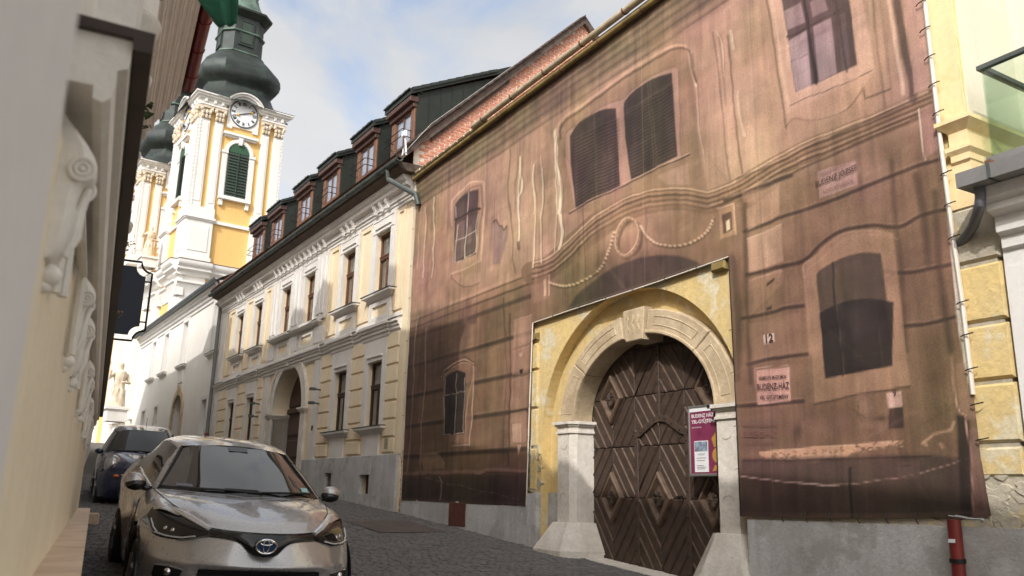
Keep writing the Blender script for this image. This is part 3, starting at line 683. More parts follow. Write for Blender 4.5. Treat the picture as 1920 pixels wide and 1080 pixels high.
for l in (Q3((90, 438), (205, 402), (202, 412)), Q3((80, 288), (205, 240))): line(l, 2, (236, 192, 168), .6)
poly(Q3((150, 452), (182, 428), (178, 442), (152, 462)), (70, 54, 48), .9, 1); poly(Q3((152, 540), (172, 532), (172, 546), (154, 552)), (64, 48, 44), .9, 1)
# ---- upper left window
wt = sm(Z3((480, 640), (478, 450), (500, 405), (560, 335), (600, 305), (650, 284), (720, 274), (752, 275)), 4)
poly(wt + Z3((745, 600), (728, 930), (600, 1000), (470, 1068)), (196, 150, 126), .75, 2); line(wt + Z3((747, 500), (740, 720), (728, 935)), 3, (232, 184, 158), .85, 1); line(Z3((505, 600), (505, 480), (560, 385), (640, 325), (728, 305), (722, 600), (706, 905)), 2, (128, 96, 80), .6, 1); line(Z3((472, 1066), (600, 1000), (728, 940)), 3, (226, 180, 154), .8, 1)
poly(sm(Z3((515, 468), (540, 425), (580, 388), (640, 352), (706, 338)), 4) + Z3((700, 560), (690, 885), (590, 925), (505, 962)), (84, 66, 64), .95, 1.4)
poly(Z3((525, 625), (592, 595), (590, 900), (512, 950)), (140, 112, 108), .75, 1.4); poly(Z3((612, 575), (690, 545), (682, 860), (608, 895)), (112, 90, 88), .75, 1.4); poly(Z3((620, 660), (650, 640), (648, 780), (616, 800)), (160, 132, 126), .4, 2); poly(Z3((530, 480), (590, 420), (588, 560), (522, 590)), (112, 88, 82), .5, 2); poly(Z3((620, 400), (690, 370), (690, 480), (615, 510)), (100, 80, 78), .5, 2)
for l, w_ in ((Z3((607, 375), (603, 560)), 1.8), (Z3((605, 560), (600, 910)), 2.0), (Z3((525, 640), (508, 958)), 1.6), (Z3((512, 778), (690, 686)), 1.3), (Z3((600, 908), (690, 868)), 1.3), (Z3((510, 957), (560, 935)), 1.4), (Z3((690, 550), (685, 870)), 1.3), (Z3((512, 480), (515, 590)), 1.2)): line(l, w_, (230, 206, 198), .9, .8)
line(Z3((515, 592), (700, 502)), 4.5, (58, 44, 42), .9, 1); line(Z3((515, 602), (700, 512)), 1.2, (150, 118, 108), .5, .8)
poly(sm(Z3((480, 1068), (500, 1110), (560, 1150), (640, 1160), (720, 1120), (730, 1040)), 4), (198, 152, 130), .7, 2); line(sm(Z3((480, 1068), (500, 1110), (560, 1150), (640, 1160), (720, 1120)), 4), 2.5, (110, 84, 70), .6)
line(Z3((840, 380), (835, 640)), 1.2, (120, 92, 76), .5); line(Z3((340, 390), (345, 1000)), 2, (130, 98, 80), .4, 1.5)
# ---- fallen plaster and the pale, curling streaks of the print
poly(Z3((830, 622), (838, 612), (855, 600), (866, 622), (882, 652), (900, 648), (920, 684), (940, 650), (952, 628), (948, 760), (930, 860), (890, 972), (838, 978), (832, 860)), (150, 118, 114), .75, 1.5, 1); line(Z3((830, 622), (838, 612), (855, 600), (866, 622), (882, 652), (900, 648), (920, 684), (940, 650)), 1.8, (78, 56, 50), .9)
for l, w_, a_ in ((Z3((1056, 60), (1060, 180), (1078, 260), (1070, 340), (1042, 395), (1036, 500), (1048, 640), (1046, 780)), 3.6, .95), (Z3((1180, 130), (1172, 280), (1190, 400), (1182, 560), (1176, 780), (1170, 1000)), 2.2, .85), (Z3((1248, 160), (1252, 330), (1236, 480), (1222, 600), (1236, 780), (1234, 950)), 2.2, .85),
                 (Z3((1352, 60), (1348, 160), (1380, 300), (1372, 520), (1358, 720), (1350, 860)), 2.2, .7), (Z3((1380, 180), (1410, 300), (1398, 500), (1404, 600), (1424, 700), (1412, 790), (1392, 835)), 5.5, .95), (Z3((345, 400), (338, 560), (346, 700), (330, 880), (318, 1080)), 2.6, .8), (Z3((262, 480), (266, 640), (250, 820), (238, 1080)), 1.8, .7), (Z3((200, 700), (190, 1000)), 1.4, .4),
                 (Q1((232, 440), (198, 452), (196, 540), (200, 600), (222, 700), (212, 819)), 5.5, .9), (Q1((200, 470), (190, 520), (196, 620), (204, 800)), 2.2, .8), (Q1((100, 640), (104, 760), (98, 819)), 1.8, .7), (Q1((38, 640), (28, 740), (24, 819)), 2.2, .7), (Q1((130, 560), (138, 700), (130, 819)), 2, .5), (Q1((810, 90), (822, 210), (832, 240)), 3.5, .85), (Q1((832, 240), (846, 420), (872, 590)), 1.6, .5), (Q1((1024, 270), (1034, 380), (1048, 470)), 5.5, .75), (Q1((985, 0), (996, 80)), 5, .8), (Q1((925, 0), (945, 60), (952, 200)), 2, .6)):
    line(sm(l, 4), w_, PALE, a_, 1.0); line([(x+w_*.6+1.2, y) for x, y in sm(l, 4)], 1.4, (120, 90, 72), a_*.55, 1.2)
for l, w_, a_ in ((Z3((968, 0), (966, 300), (985, 700), (1022, 1040)), 2.2, .6), (Q1((905, 0), (940, 300), (968, 520), (985, 670)), 2.4, .6), (Q1((970, 20), (1005, 330), (1038, 640)), 3, .7), (Q1((930, 20), (965, 330)), 2, .4), (Q1((35, 480), (10, 819)), 2, .4)): line(l, w_, (104, 78, 62), a_, 1.6)
poly(Q1((985, 0), (1108, 0), (1108, 560), (1050, 640), (1010, 330)), (214, 168, 142), .5, 5, 1); poly(Z3((1030, 780), (1058, 772), (1060, 850), (1038, 852)), (122, 92, 86), .7, 1)
rad(Q1((330, 290))[0], 40, 20, OLV, .5); rad(Q1((120, 300))[0], 50, 30, OLD, .5); rad(Q1((700, 40))[0], 60, 16, OLV, .6)
# ---- double shuttered window
fr = sm(Q1((205, 470), (212, 420), (260, 370), (400, 270), (500, 200), (640, 110), (720, 70), (775, 62), (800, 85), (808, 150), (822, 210)), 4)
poly(fr + Q1((850, 560), (885, 710), (740, 690), (560, 730), (390, 819), (230, 819)), (158, 122, 96), .7, 2, 1); line(fr, 5, (214, 168, 140), .8, 1.4); line([(x+4, y+5) for x, y in fr], 4, (96, 74, 58), .7, 1.6)
inn_ = sm(Q1((240, 560), (236, 480), (262, 440), (340, 380), (420, 330), (500, 300), (540, 260), (620, 205), (720, 160), (752, 160)), 4)
poly(inn_ + Q1((770, 560), (290, 810)), (192, 146, 130), .85, 1.5); line(inn_ + Q1((760, 350), (772, 560)), 1.6, (116, 84, 76), .6, 1)
poly(sm(Q1((262, 470), (300, 415), (360, 375), (420, 350), (470, 345)), 4) + Q1((478, 500), (490, 700), (290, 800), (268, 600)), (70, 56, 54), .97, 1.2); poly(sm(Q1((505, 340), (512, 310), (560, 260), (640, 210), (722, 184)), 4) + Q1((735, 400), (748, 560), (540, 670), (512, 480)), (70, 56, 56), .97, 1.2)
for k in range(21):
    t = k/20; line(Q1((275+t*22, 480+t*300), (474+t*12, 385+t*305)), 1.6, (124, 98, 86), .5, .7); line(Q1((515+t*28, 350+t*300), (726+t*20, 235+t*310)), 1.6, (112, 90, 82), .5, .7); line(Q1((275+t*22, 487+t*300), (474+t*12, 392+t*305)), 1.4, (44, 36, 36), .5, .7); line(Q1((515+t*28, 357+t*300), (726+t*20, 242+t*310)), 1.4, (44, 36, 36), .5, .7)
for l in (Q1((368, 372), (392, 745)), Q1((612, 225), (640, 610)), Q1((626, 222), (652, 604))): line(l, 2.2, (98, 78, 72), .8, .8)
line(Q1((262, 815), (400, 745), (600, 640), (805, 545)), 2.4, (230, 184, 160), .75, .9); line(Q1((262, 821), (400, 751), (600, 647), (805, 552)), 3, (84, 62, 54), .85, 1); poly(Q1((660, 650), (795, 590), (800, 690), (700, 690)), (204, 158, 138), .6, 2)
# ---- upper right window
poly(Q2((125, -40), (150, 120), (200, 440), (205, 460), (380, 375), (560, 290), (545, 150), (500, -40)), (206, 160, 142), .8, 2.5); line(Q2((122, -40), (150, 150), (208, 520)), 3.5, (112, 86, 72), .7, 1.6); line(Q2((140, -40), (178, 200), (215, 430)), 6, (226, 180, 158), .6, 2)
poly(Q2((178, -40), (210, 150), (242, 372), (330, 335), (490, 262), (455, -40)), (84, 66, 66), .97, 1.3)
for l, c_ in ((Q2((192, 45), (262, 10), (280, 90), (208, 122)), (150, 124, 130)), (Q2((212, 165), (286, 122), (308, 345), (244, 374)), (166, 138, 146)), (Q2((300, 10), (355, -25), (372, 40), (310, 70)), (140, 114, 118)), (Q2((312, 108), (384, 72), (410, 296), (336, 330)), (164, 136, 142)), (Q2((412, 60), (440, 50), (462, 262), (430, 286)), (108, 86, 88))): poly(l, c_, .85, 1.2)
line(Q2((270, -40), (300, 160), (328, 340)), 6, (54, 44, 46), .95, 1); line(Q2((205, 140), (290, 100), (400, 50)), 4, (66, 52, 52), .9, 1); line(Q2((400, -40), (430, 180), (448, 290)), 3.2, (70, 56, 58), .8, 1); line(Q2((225, 250), (300, 215)), 1.2, (96, 78, 82), .7, .8); line(Q2((245, 270), (262, 362)), 1, (120, 96, 100), .6, .8)
line(Q2((222, 432), (390, 360), (555, 288)), 1.8, (104, 80, 66), .8, .9); br_ = sm(Q2((208, 512), (240, 482), (290, 490), (350, 488), (420, 462), (470, 420), (515, 358)), 4) + Q2((522, 400), (620, 358)); line(br_, 3, (102, 80, 66), .85, 1.2); poly(br_[:-2] + Q2((555, 290), (380, 375), (215, 445)), (204, 158, 134), .55, 2)
line(Q2((545, -40), (575, 200), (600, 430)), 4, (122, 94, 78), .6, 2); line(Q2((575, -40), (610, 200), (630, 400)), 2, (150, 112, 96), .5, 1.5)
line(sm(Q2((612, -20), (630, 80), (645, 170), (655, 250), (672, 380)), 4), 6.5, (236, 194, 172), .75, 1.6); line(sm(Q2((645, -20), (675, 150), (700, 300), (715, 400)), 4), 15, (94, 72, 62), .85, 3); line(Q2((672, 0), (700, 200), (722, 380)), 2, (220, 170, 150), .6, 1); poly(Q2((690, -20), (742, -20), (790, 345), (722, 380)), (210, 158, 146), .7, 2)
line(Q2((740, 440), (752, 540), (765, 645)), 2.6, (244, 222, 200), .9, .9); poly(Q2((745, 450), (800, 420), (822, 600), (768, 642)), (186, 136, 126), .75, 2)
for l in (Q2((0, 715), (200, 640), (440, 520), (640, 430), (790, 362)), Q2((20, 770), (240, 690), (470, 580), (700, 480))): line(l, 2, (218, 172, 144), .55, 1); line([(x, y+5) for x, y in l], 3, (86, 66, 54), .6, 1.5)
poly(Q2((20, 780), (160, 740), (165, 819), (30, 819)), (196, 150, 126), .5, 2, 1)
# ---- wreath, swags, end bracket, ghost of the real arch
a_ = np.linspace(0, 2*math.pi, 40); wr = [(1000+(368+46*math.cos(t)-4*math.sin(t))/2.077, (925+72*math.sin(t)-8*math.cos(t))/2.077) for t in a_]
poly(sm(Z5((150, 1010), (260, 880), (330, 830), (450, 790), (560, 780), (690, 810), (700, 880), (640, 930), (550, 960), (470, 940), (420, 890), (300, 900), (235, 1050)), 3), (168, 128, 98), .5, 4)
line([(x+5, y+5) for x, y in wr], 6, (92, 72, 56), .6, 2); line(wr, 6, (176, 134, 104), .95, 1); line([(x-2, y-2) for x, y in wr], 2, (232, 190, 158), .85, 1)
for x, y in wr[::2]: line([(x, y), (x+2, y+2)], 1.6, (104, 78, 60), .6, .8)
for l in (sm(Z5((312, 905), (300, 950), (285, 985), (262, 1030), (238, 1062)), 3), sm(Z5((418, 880), (440, 915), (480, 945), (550, 957), (630, 938), (680, 900), (705, 850)), 4), sm([(1030, 530)] + Z5((100, 1110), (140, 1110), (190, 1092), (235, 1062)), 3)):
    line([(x+2, y+4) for x, y in l], 3.5, (84, 64, 50), .6, 1.5); line(l, 1.6, (180, 138, 106), .8, 1)
    for q, r in zip(l[:-1], l[1:]):
        n_ = max(1, int(np.hypot(r[0]-q[0], r[1]-q[1])/6.5))
        for k in range(n_): t = k/n_; c = (q[0]+(r[0]-q[0])*t, q[1]+(r[1]-q[1])*t); line([c, (c[0]+2.6, c[1]+1)], 3.6, (236, 196, 162), .9, .8)
poly(Z5((720, 815), (782, 792), (790, 912), (730, 932)), (196, 150, 118), .8, 1.4); line(Z5((720, 815), (782, 792), (790, 912)), 2, (230, 188, 156), .8, .9); poly(Z5((733, 838), (772, 822), (776, 895), (742, 912)), (92, 70, 56), .85, 1.3); poly(Z5((750, 862), (764, 852), (768, 892), (754, 902)), (246, 216, 180), .95, .9)
poly([(1066, 580)] + sm(Z5((170, 1150), (230, 1100), (300, 1050), (400, 1008), (500, 994), (580, 1000), (640, 1022), (690, 1050)), 4) + Z5((600, 1120), (400, 1190)), (76, 62, 58), .85, 2.5); line(Z5((196, 700), (206, 1160)), 1.6, (74, 60, 56), .6, 1); line(Z5((440, 820), (448, 1060)), 1.4, (84, 68, 62), .5, 1)
line(Z5((60, 1072), (60, 1150)), 1.8, (236, 196, 162), .8, .9); poly(Z5((40, 1090), (50, 1086), (52, 1150), (42, 1155)), (234, 196, 160), .85, .9); poly(Z5((2, 1075), (58, 1060), (58, 1160), (2, 1180)), (178, 134, 108), .4, 2)
# ---- lower left window and the panel round it
mo_ = sm(Q5((186, 300), (192, 282), (215, 258), (245, 240), (275, 236), (303, 248)), 4)
poly(mo_ + Q5((300, 400), (288, 568), (185, 540)), (158, 116, 96), .75, 1.8); line(mo_ + Q5((300, 380), (290, 565)), 2.0, (236, 190, 162), .9, .9); line([(x+3, y+5) for x, y in mo_] + Q5((282, 380), (272, 520)), 1.4, (218, 168, 140), .8, .8); line([(x+1.5, y+2.5) for x, y in mo_], 2, (88, 64, 54), .8, 1)
line([(x-1, y-4) for x, y in mo_], 3, (76, 58, 50), .6, 1.4)
poly(sm(Q5((194, 320), (205, 296), (240, 276), (272, 285)), 4) + Q5((272, 360), (268, 520), (230, 520), (190, 526)), (58, 46, 47), .96, 1.0); poly(Q5((246, 285), (270, 285), (268, 350), (244, 355)), (40, 34, 36), .8, 1)
for l, w_ in ((Q5((202, 305), (199, 368)), 1.2), (Q5((199, 368), (272, 352)), 1.2), (Q5((195, 375), (190, 524)), 1.4), (Q5((241, 285), (239, 358)), 1.3), (Q5((237, 366), (231, 520)), 1.4), (Q5((190, 525), (215, 522)), 1.2), (Q5((231, 520), (268, 515)), 1.2), (Q5((272, 300), (268, 515)), 1.2), (Q5((222, 564), (288, 560)), 1.4)): line(l, w_, (226, 196, 186), .85, .7)
poly(Q5((55, 60), (300, 0), (262, 230), (215, 250), (180, 300), (110, 330), (45, 340)), (120, 92, 78), .45, 4)
for l in (Q5((90, 60), (76, 250), (64, 450), (52, 660)), Q5((122, 110), (120, 300), (104, 480), (96, 660))): line(sm(l, 4), 1.8, (206, 166, 148), .8, .9)
poly(Q5((262, 80), (275, 75), (268, 170), (255, 200)), (150, 114, 100), .5, 2); poly(Q5((290, 70), (318, 62), (315, 95), (292, 98)), (92, 72, 62), .6, 2, 1)
for l in (Q5((458, 82), (526, 60), (522, 170), (456, 192)), Q5((455, 205), (520, 182), (520, 290), (452, 300)), Q5((452, 318), (518, 300), (515, 415), (450, 428)), Q5((450, 440), (512, 428), (510, 545), (445, 560))): poly(l, (202, 152, 130), .65, 1.5, 1); line(l[:2], 1.6, (238, 192, 168), .5, .9)
poly(Q5((450, 478), (492, 476), (490, 552), (452, 552)), (222, 172, 156), .7, 1.3); line(Q5((450, 478), (492, 476), (490, 552), (452, 552), (450, 478)), 1.3, (120, 88, 76), .6, .8); poly(Q5((470, 560), (488, 560), (476, 605)), (226, 176, 160), .8, 1); poly(Q5((480, 272), (494, 270), (492, 288), (484, 290)), (40, 32, 32), .9, .8); poly(Q5((478, 210), (492, 208), (490, 222), (480, 222)), (232, 190, 172), .8, .8)
line(Q5((420, 0), (428, 300), (415, 600)), 2.2, (92, 70, 58), .55, 1.5); line(Q5((443, 60), (444, 380), (438, 640)), 2.4, (78, 60, 50), .65, 1.2)
poly(Q5((100, 600), (160, 590), (190, 625), (192, 650), (110, 660)), (196, 146, 122), .6, 1.5, 1); line(Q5((105, 598), (168, 594), (190, 630)), 1.5, (226, 176, 152), .6)
line(Q5((18, 676), (100, 668), (220, 665), (360, 660), (508, 660)), 6, (186, 138, 124), .8, 1.8); line(Q5((18, 684), (260, 676), (508, 668)), 3, (92, 66, 62), .6, 1.4); poly(Q5((15, 690), (508, 672), (506, 800), (14, 765)), (88, 68, 66), .8, 2.5)
line(sm(Q5((172, 684), (182, 705), (180, 740), (176, 772)), 3), 1.8, (226, 196, 182), .85, .8); line(Q5((235, 680), (236, 785)), 1.2, (130, 100, 96), .6, .8)
for k in range(9): t = k/9; line(Q5((120+t*370, 688+t*88), (148+t*370, 694+t*88)), 1.2, (210, 178, 166), .6, .7)
# ---- lower right window
wo_ = sm(Q3((285, 430), (282, 385), (330, 352), (390, 300), (440, 270), (500, 258), (580, 262), (615, 272)), 4)
poly(wo_ + Q3((640, 500), (665, 740)) + Q4((840, 110), (370, 200)), (180, 136, 110), .75, 2); line(wo_, 3, (208, 162, 136), .6, 1.3); line([(x+8, y+8) for x, y in wo_], 2.5, (204, 156, 130), .45, 1.5); line(Q4((372, 198), (600, 155), (838, 118)), 3.5, (80, 60, 50), .8, 1.4); line(Q4((358, -40), (372, 195)), 3, (110, 84, 68), .5, 1.5)
poly(sm(Q3((333, 420), (350, 400), (400, 372), (450, 350), (510, 338), (568, 342)), 4) + Q3((590, 500), (612, 752), (480, 778), (366, 798)), (86, 70, 62), .95, 1.4)
poly(sm(Q3((345, 560), (380, 540), (440, 518), (500, 508), (560, 510), (615, 520)), 4) + Q3((612, 752), (366, 798)), (48, 41, 42), .93, 1.4)
line(Q3((392, 380), (400, 500), (412, 640), (428, 785)), 4, (50, 42, 42), .8, 1.2); line(Q3((398, 380), (406, 500), (418, 640), (434, 785)), 1, (112, 92, 86), .6, .8); line(Q3((562, 620), (572, 760)), 2, (78, 66, 64), .6, 1); line(Q3((460, 720), (580, 705)), 2, (74, 62, 60), .5, 1); poly(Q3((430, 540), (560, 520), (575, 600), (470, 660)), (64, 55, 56), .6, 8)
# ---- broken ledge, hose line, dark foot
poly(Q4((115, 430), (200, 418), (300, 410), (420, 400), (560, 390), (700, 382), (800, 378), (790, 395), (740, 402), (640, 410), (560, 425), (540, 450), (440, 455), (380, 480), (300, 470), (220, 462), (120, 455)), (226, 170, 136), .9, 1.5, 1); line(Q4((115, 430), (300, 412), (560, 392), (790, 380)), 2.2, (246, 200, 164), .7, 1)
for k in range(90):
    u = rng.uniform(120, 800); v_ = 462 - (u-120)*.09 + rng.uniform(-28, 12); c = Q4((u, v_))[0]; line([c, (c[0]+rng.uniform(2, 7), c[1]+rng.uniform(-2, 3))], rng.uniform(1.4, 3.4), (236, 186, 152) if k % 2 else (92, 66, 54), .6, 1)
for l in (Q4((895, 390), (950, 350), (1000, 338), (1035, 330), (1050, 292)), Q4((980, 395), (990, 410)), Q4((900, 385), (915, 400))): line(l, 5, (214, 160, 134), .8, 1.4)
for c, rx, ry, col, a in (((625, 215), 16, 22, (176, 132, 116), .7), ((650, 300), 28, 8, (160, 120, 104), .6), ((430, 300), 24, 22, (150, 112, 94), .6), ((520, 290), 22, 20, (146, 108, 92), .5), ((850, 240), 14, 6, (170, 126, 108), .5), ((700, 268), 10, 4, (70, 54, 50), .7), ((300, 330), 8, 16, (70, 54, 48), .6)): rad(Q4((c[0], c[1]))[0], rx, ry, col, a)
for l in (Q4((275, 330), (285, 400)), Q4((590, 180), (585, 250), (600, 280)), Q4((560, 230), (620, 270))): line(l, 1.6, (84, 62, 54), .6, 1)
line(Q4((120, 470), (125, 600), (118, 720)), 2, (110, 82, 76), .5, 1.4); poly(Q4((20, 462), (930, 440), (1080, 460), (1130, 730), (20, 735)), (84, 65, 62), .72, 4); line(Q4((40, 470), (930, 455)), 3, (58, 44, 42), .7, 1.6); poly(Q4((740, 222), (806, 210), (808, 315), (735, 320)), (66, 50, 48), .8, 1.3)
line(Q4((25, 545), (200, 562), (400, 580), (505, 588)), 2, (232, 190, 182), .85, .8); line(Q4((440, 580), (600, 578), (760, 558), (900, 528), (1060, 475), (1120, 460)), 1.8, (216, 164, 158), .7, .8); line(Q4((300, 572), (420, 580)), 3, (240, 206, 200), .7, .9); line(Q4((550, 505), (565, 740)), 5, (46, 37, 38), .75, 1.6)
poly(Q4((775, 475), (880, 468), (886, 555), (782, 560)), (118, 90, 84), .6, 1); line(Q4((788, 500), (870, 492)), 1, (60, 46, 44), .7, .7); poly(Q4((30, 285), (190, 265), (195, 410), (38, 430)), (122, 94, 84), .45, 1.5)
poly(Q4((1060, 250), (1120, 260), (1135, 740), (1080, 740)), (58, 45, 44), .8, 3); line(sm(Q4((1040, -20), (1055, 160), (1075, 235), (1105, 260), (1110, 310), (1128, 460), (1140, 740)), 4), 2.4, (240, 180, 168), .85, .9); poly(Q4((1120, 320), (1180, 300), (1215, 740), (1145, 740)), (156, 110, 104), .7, 2); poly(Q4((1060, 0), (1150, 0), (1175, 260), (1110, 280), (1075, 220)), (164, 120, 108), .6, 2, 1)
poly(Q3((790, 0), (800, 0), (905, 819), (890, 819), (870, 690), (850, 560), (835, 400), (815, 200)), (246, 236, 226), .9, 1.2, 1)
# plaques
poly(Q3((140, 640), (180, 632), (183, 665), (143, 674)), (240, 208, 196), .97, .9); poly(Q4((98, 38), (258, 20), (265, 182), (108, 203)), (216, 162, 148), .97, 1); line(Q4((98, 38), (258, 20), (265, 182), (108, 203), (98, 38)), 1.2, (236, 196, 184), .6, .7); poly(Q3((335, 42), (475, 0), (484, 90), (345, 142)), (196, 150, 144), .9, 1.1); poly(Q4((725, 148), (795, 135), (804, 210), (735, 218)), (214, 168, 160), .95, .9); line(Q4((740, 172), (790, 165)), 1, (92, 66, 62), .8, .6)
blend(np.ones(SS.shape), (150, 124, 104), .10)      # the weave veils the print
# ---- light and shade of slack creases painted as streaks, and the mesh's grain
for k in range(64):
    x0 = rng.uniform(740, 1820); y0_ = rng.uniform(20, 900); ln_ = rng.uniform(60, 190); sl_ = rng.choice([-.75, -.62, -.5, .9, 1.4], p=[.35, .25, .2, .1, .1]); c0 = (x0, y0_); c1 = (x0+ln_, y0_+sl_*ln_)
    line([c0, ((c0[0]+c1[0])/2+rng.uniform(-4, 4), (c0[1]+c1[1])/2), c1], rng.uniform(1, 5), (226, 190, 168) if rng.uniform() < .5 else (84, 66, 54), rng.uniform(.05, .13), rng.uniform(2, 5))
IMG *= (1 + .075*vnoise(SS*14, ZZ*1.1, 21, 4) + .09*vnoise(SS*1.3, ZZ*1.3, 22, 5) + .05*vnoise(SS*4.5, ZZ*4.5, 24, 4))[..., None]
IMG += (vnoise(SS*2.1, ZZ*1.7, 31, 4)*9)[..., None]*np.array((1.0, .55, .4))
IMG += (vnoise(SS*1.1+5, ZZ*.9, 33, 3)*10)[..., None]*np.array((-.3, .35, -.5))
for c in (9.99, 7.92, 5.9, 3.02): blend(sstep(np.abs(SS - c) - .006, .008), (220, 190, 170), .22); blend(sstep(np.abs(SS - c - .02) - .006, .008), (70, 54, 46), .18)
blend(sstep(np.abs(D_out+.035) - .012, .01), (150, 126, 112), .35)
foot = np.maximum(sstep(ZZ - .12, .25)*(SS > 9), np.maximum(sstep(ZZ - .35, .3), .75*sstep(SS - 2.2, .7)*sstep(ZZ - 3.2, .1))*(SS < 5.2))  # street shadow and dark see-through deepened in the print's colour
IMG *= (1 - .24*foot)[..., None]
IMG = 132 + (IMG - 132)*1.14; IMG = np.clip(IMG, 4, 255); grey_ = IMG.mean(-1, keepdims=True); IMG = np.clip((grey_ + (IMG-grey_)*.76)*np.array((.865, .855, .82)), 4, 255)
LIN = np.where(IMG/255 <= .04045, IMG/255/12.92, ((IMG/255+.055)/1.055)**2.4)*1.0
# ---- cloth surface: slack waves
wv = .009*vnoise(SS*.8, ZZ*.5, 41, 3) + .005*vnoise(SS*2.4+ZZ*.6, ZZ*.9, 42, 3) + .004*vnoise(SS*.7+ZZ*2.4, ZZ*3.0-SS*.8, 43, 3)
YY = -.005 + np.clip(wv, -.035, .03)
m_, n_ = SS.shape
idx = np.arange(m_*n_).reshape(m_, n_)
keepv = D_out <= GS*.75
q = keepv[:-1, :-1] & keepv[1:, :-1] & keepv[:-1, 1:] & keepv[1:, 1:]
used = np.zeros(SS.shape, bool)
for a in (slice(None, -1), slice(1, None)):
    for b in (slice(None, -1), slice(1, None)): used[a, b] |= q
# pull rim vertices on to the outline so that the edge is straight
new = -np.ones(m_*n_, int); new[used.ravel()] = np.arange(used.sum())
gx = np.gradient(D_out, GS, axis=1); gz = np.gradient(D_out, GS, axis=0); rim = np.abs(D_out) < GS*.8
SX = SS - np.where(rim & (D_out > 0), D_out*gx, 0); ZX = ZZ - np.where(rim & (D_out > 0), D_out*gz, 0)
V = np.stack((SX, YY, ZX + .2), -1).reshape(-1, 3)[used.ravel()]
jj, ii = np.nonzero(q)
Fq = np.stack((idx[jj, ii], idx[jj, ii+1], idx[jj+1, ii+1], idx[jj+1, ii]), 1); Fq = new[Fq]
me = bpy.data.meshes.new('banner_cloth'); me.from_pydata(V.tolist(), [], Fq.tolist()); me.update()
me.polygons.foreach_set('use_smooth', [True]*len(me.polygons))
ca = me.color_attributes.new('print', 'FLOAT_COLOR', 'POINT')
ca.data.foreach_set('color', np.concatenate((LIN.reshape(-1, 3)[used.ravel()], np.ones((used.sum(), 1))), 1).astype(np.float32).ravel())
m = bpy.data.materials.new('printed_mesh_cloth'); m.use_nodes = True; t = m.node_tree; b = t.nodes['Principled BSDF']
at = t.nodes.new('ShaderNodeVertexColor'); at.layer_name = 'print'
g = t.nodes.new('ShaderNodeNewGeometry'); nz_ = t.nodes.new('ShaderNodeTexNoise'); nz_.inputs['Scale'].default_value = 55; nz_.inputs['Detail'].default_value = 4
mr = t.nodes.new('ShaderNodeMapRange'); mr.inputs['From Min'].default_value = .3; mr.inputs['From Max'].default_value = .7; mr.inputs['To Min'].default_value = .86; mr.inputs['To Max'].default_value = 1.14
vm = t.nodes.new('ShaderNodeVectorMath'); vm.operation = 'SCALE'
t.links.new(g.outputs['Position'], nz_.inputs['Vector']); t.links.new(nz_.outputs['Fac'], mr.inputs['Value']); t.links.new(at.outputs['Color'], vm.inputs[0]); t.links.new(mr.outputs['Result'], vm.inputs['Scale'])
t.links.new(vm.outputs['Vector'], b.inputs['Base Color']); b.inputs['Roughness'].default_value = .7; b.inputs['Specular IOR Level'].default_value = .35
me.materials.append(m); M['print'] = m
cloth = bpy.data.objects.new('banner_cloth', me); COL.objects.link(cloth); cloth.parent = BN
# hem rope and lashings
hem = mat('pale_hem_webbing', S(226, 216, 202), .8, amt=.3)
def edge(l, r=.012, name='edge_rope', m_=None):
    MB().tube([(FA.at(*p)[0], -.012, FA.at(*p)[1]) for p in l], r, 6).build(name, m_ or hem, BN)
edge([(1735, 0), (1763, 250), (1785, 420), (1805, 560), (1826, 740)], .02)
edge([(781, 344), (776, 440), (768, 600), (760, 760), (753, 938)], .008)
edge([(1000, 606), (994, 760), (988, 949)], .011); edge([(1367, 482), (1382, 780), (1390, 968)], .006, m_=M['black'])
edge([(1000, 606), (1070, 582), (1160, 553), (1230, 530), (1367, 482)], .008)
tie = MB().tube([(-.06, 0, .0), (-.03, -.02, .004), (.03, -.02, .012), (.055, 0, .02)], .006, 5)
first = None
def clips(l, rot=0, k=1.0):
    global first
    for p in l:
        s, z = FA.at(*p)
        if first is None: first = tie.build('lashing', M['black'], BN, raw=True); o = first
        else: o = first.copy(); COL.objects.link(o); o.parent = BN
        o.location = (s, -.025, z + .2); o.rotation_euler = (0, rot, 0); o.scale = (k, 1, k)
clips([(1731, 8), (1738, 58), (1747, 110), (1755, 161), (1763, 214), (1778, 327), (1785, 385), (1793, 447), (1809, 569), (1817, 630), (1826, 694), (1836, 760), (1846, 826)])
clips([(1470, 970), (1515, 971), (1561, 971), (1612, 972), (1666, 972), (1722, 973), (1786, 974)], 1.57, .8)
clips([(780, 380), (777, 430), (773, 500), (770, 560), (766, 640), (762, 700), (758, 780), (755, 860)], 0, .5)
clips([(1003, 640), (998, 700), (996, 760), (993, 820), (1374, 620), (1378, 700), (1383, 800), (1386, 880)], 0, .45)
clips([(1040, 593), (1090, 577), (1140, 561), (1190, 545), (1250, 524), (1310, 503)], 1.3, .45)
# turnbuckle at the lower right corner
tb = MB(); tb.tube([(11.98, -.05, -.09), (12.12, -.05, -.105), (12.24, -.03, -.11)], .008, 6); tb.tube([(12.04, -.05, -.092), (12.14, -.05, -.104)], .014, 6); tb.ball((12.25, -.02, -.115), .02, 6); tb.build('turnbuckle', M['steel'], BN)
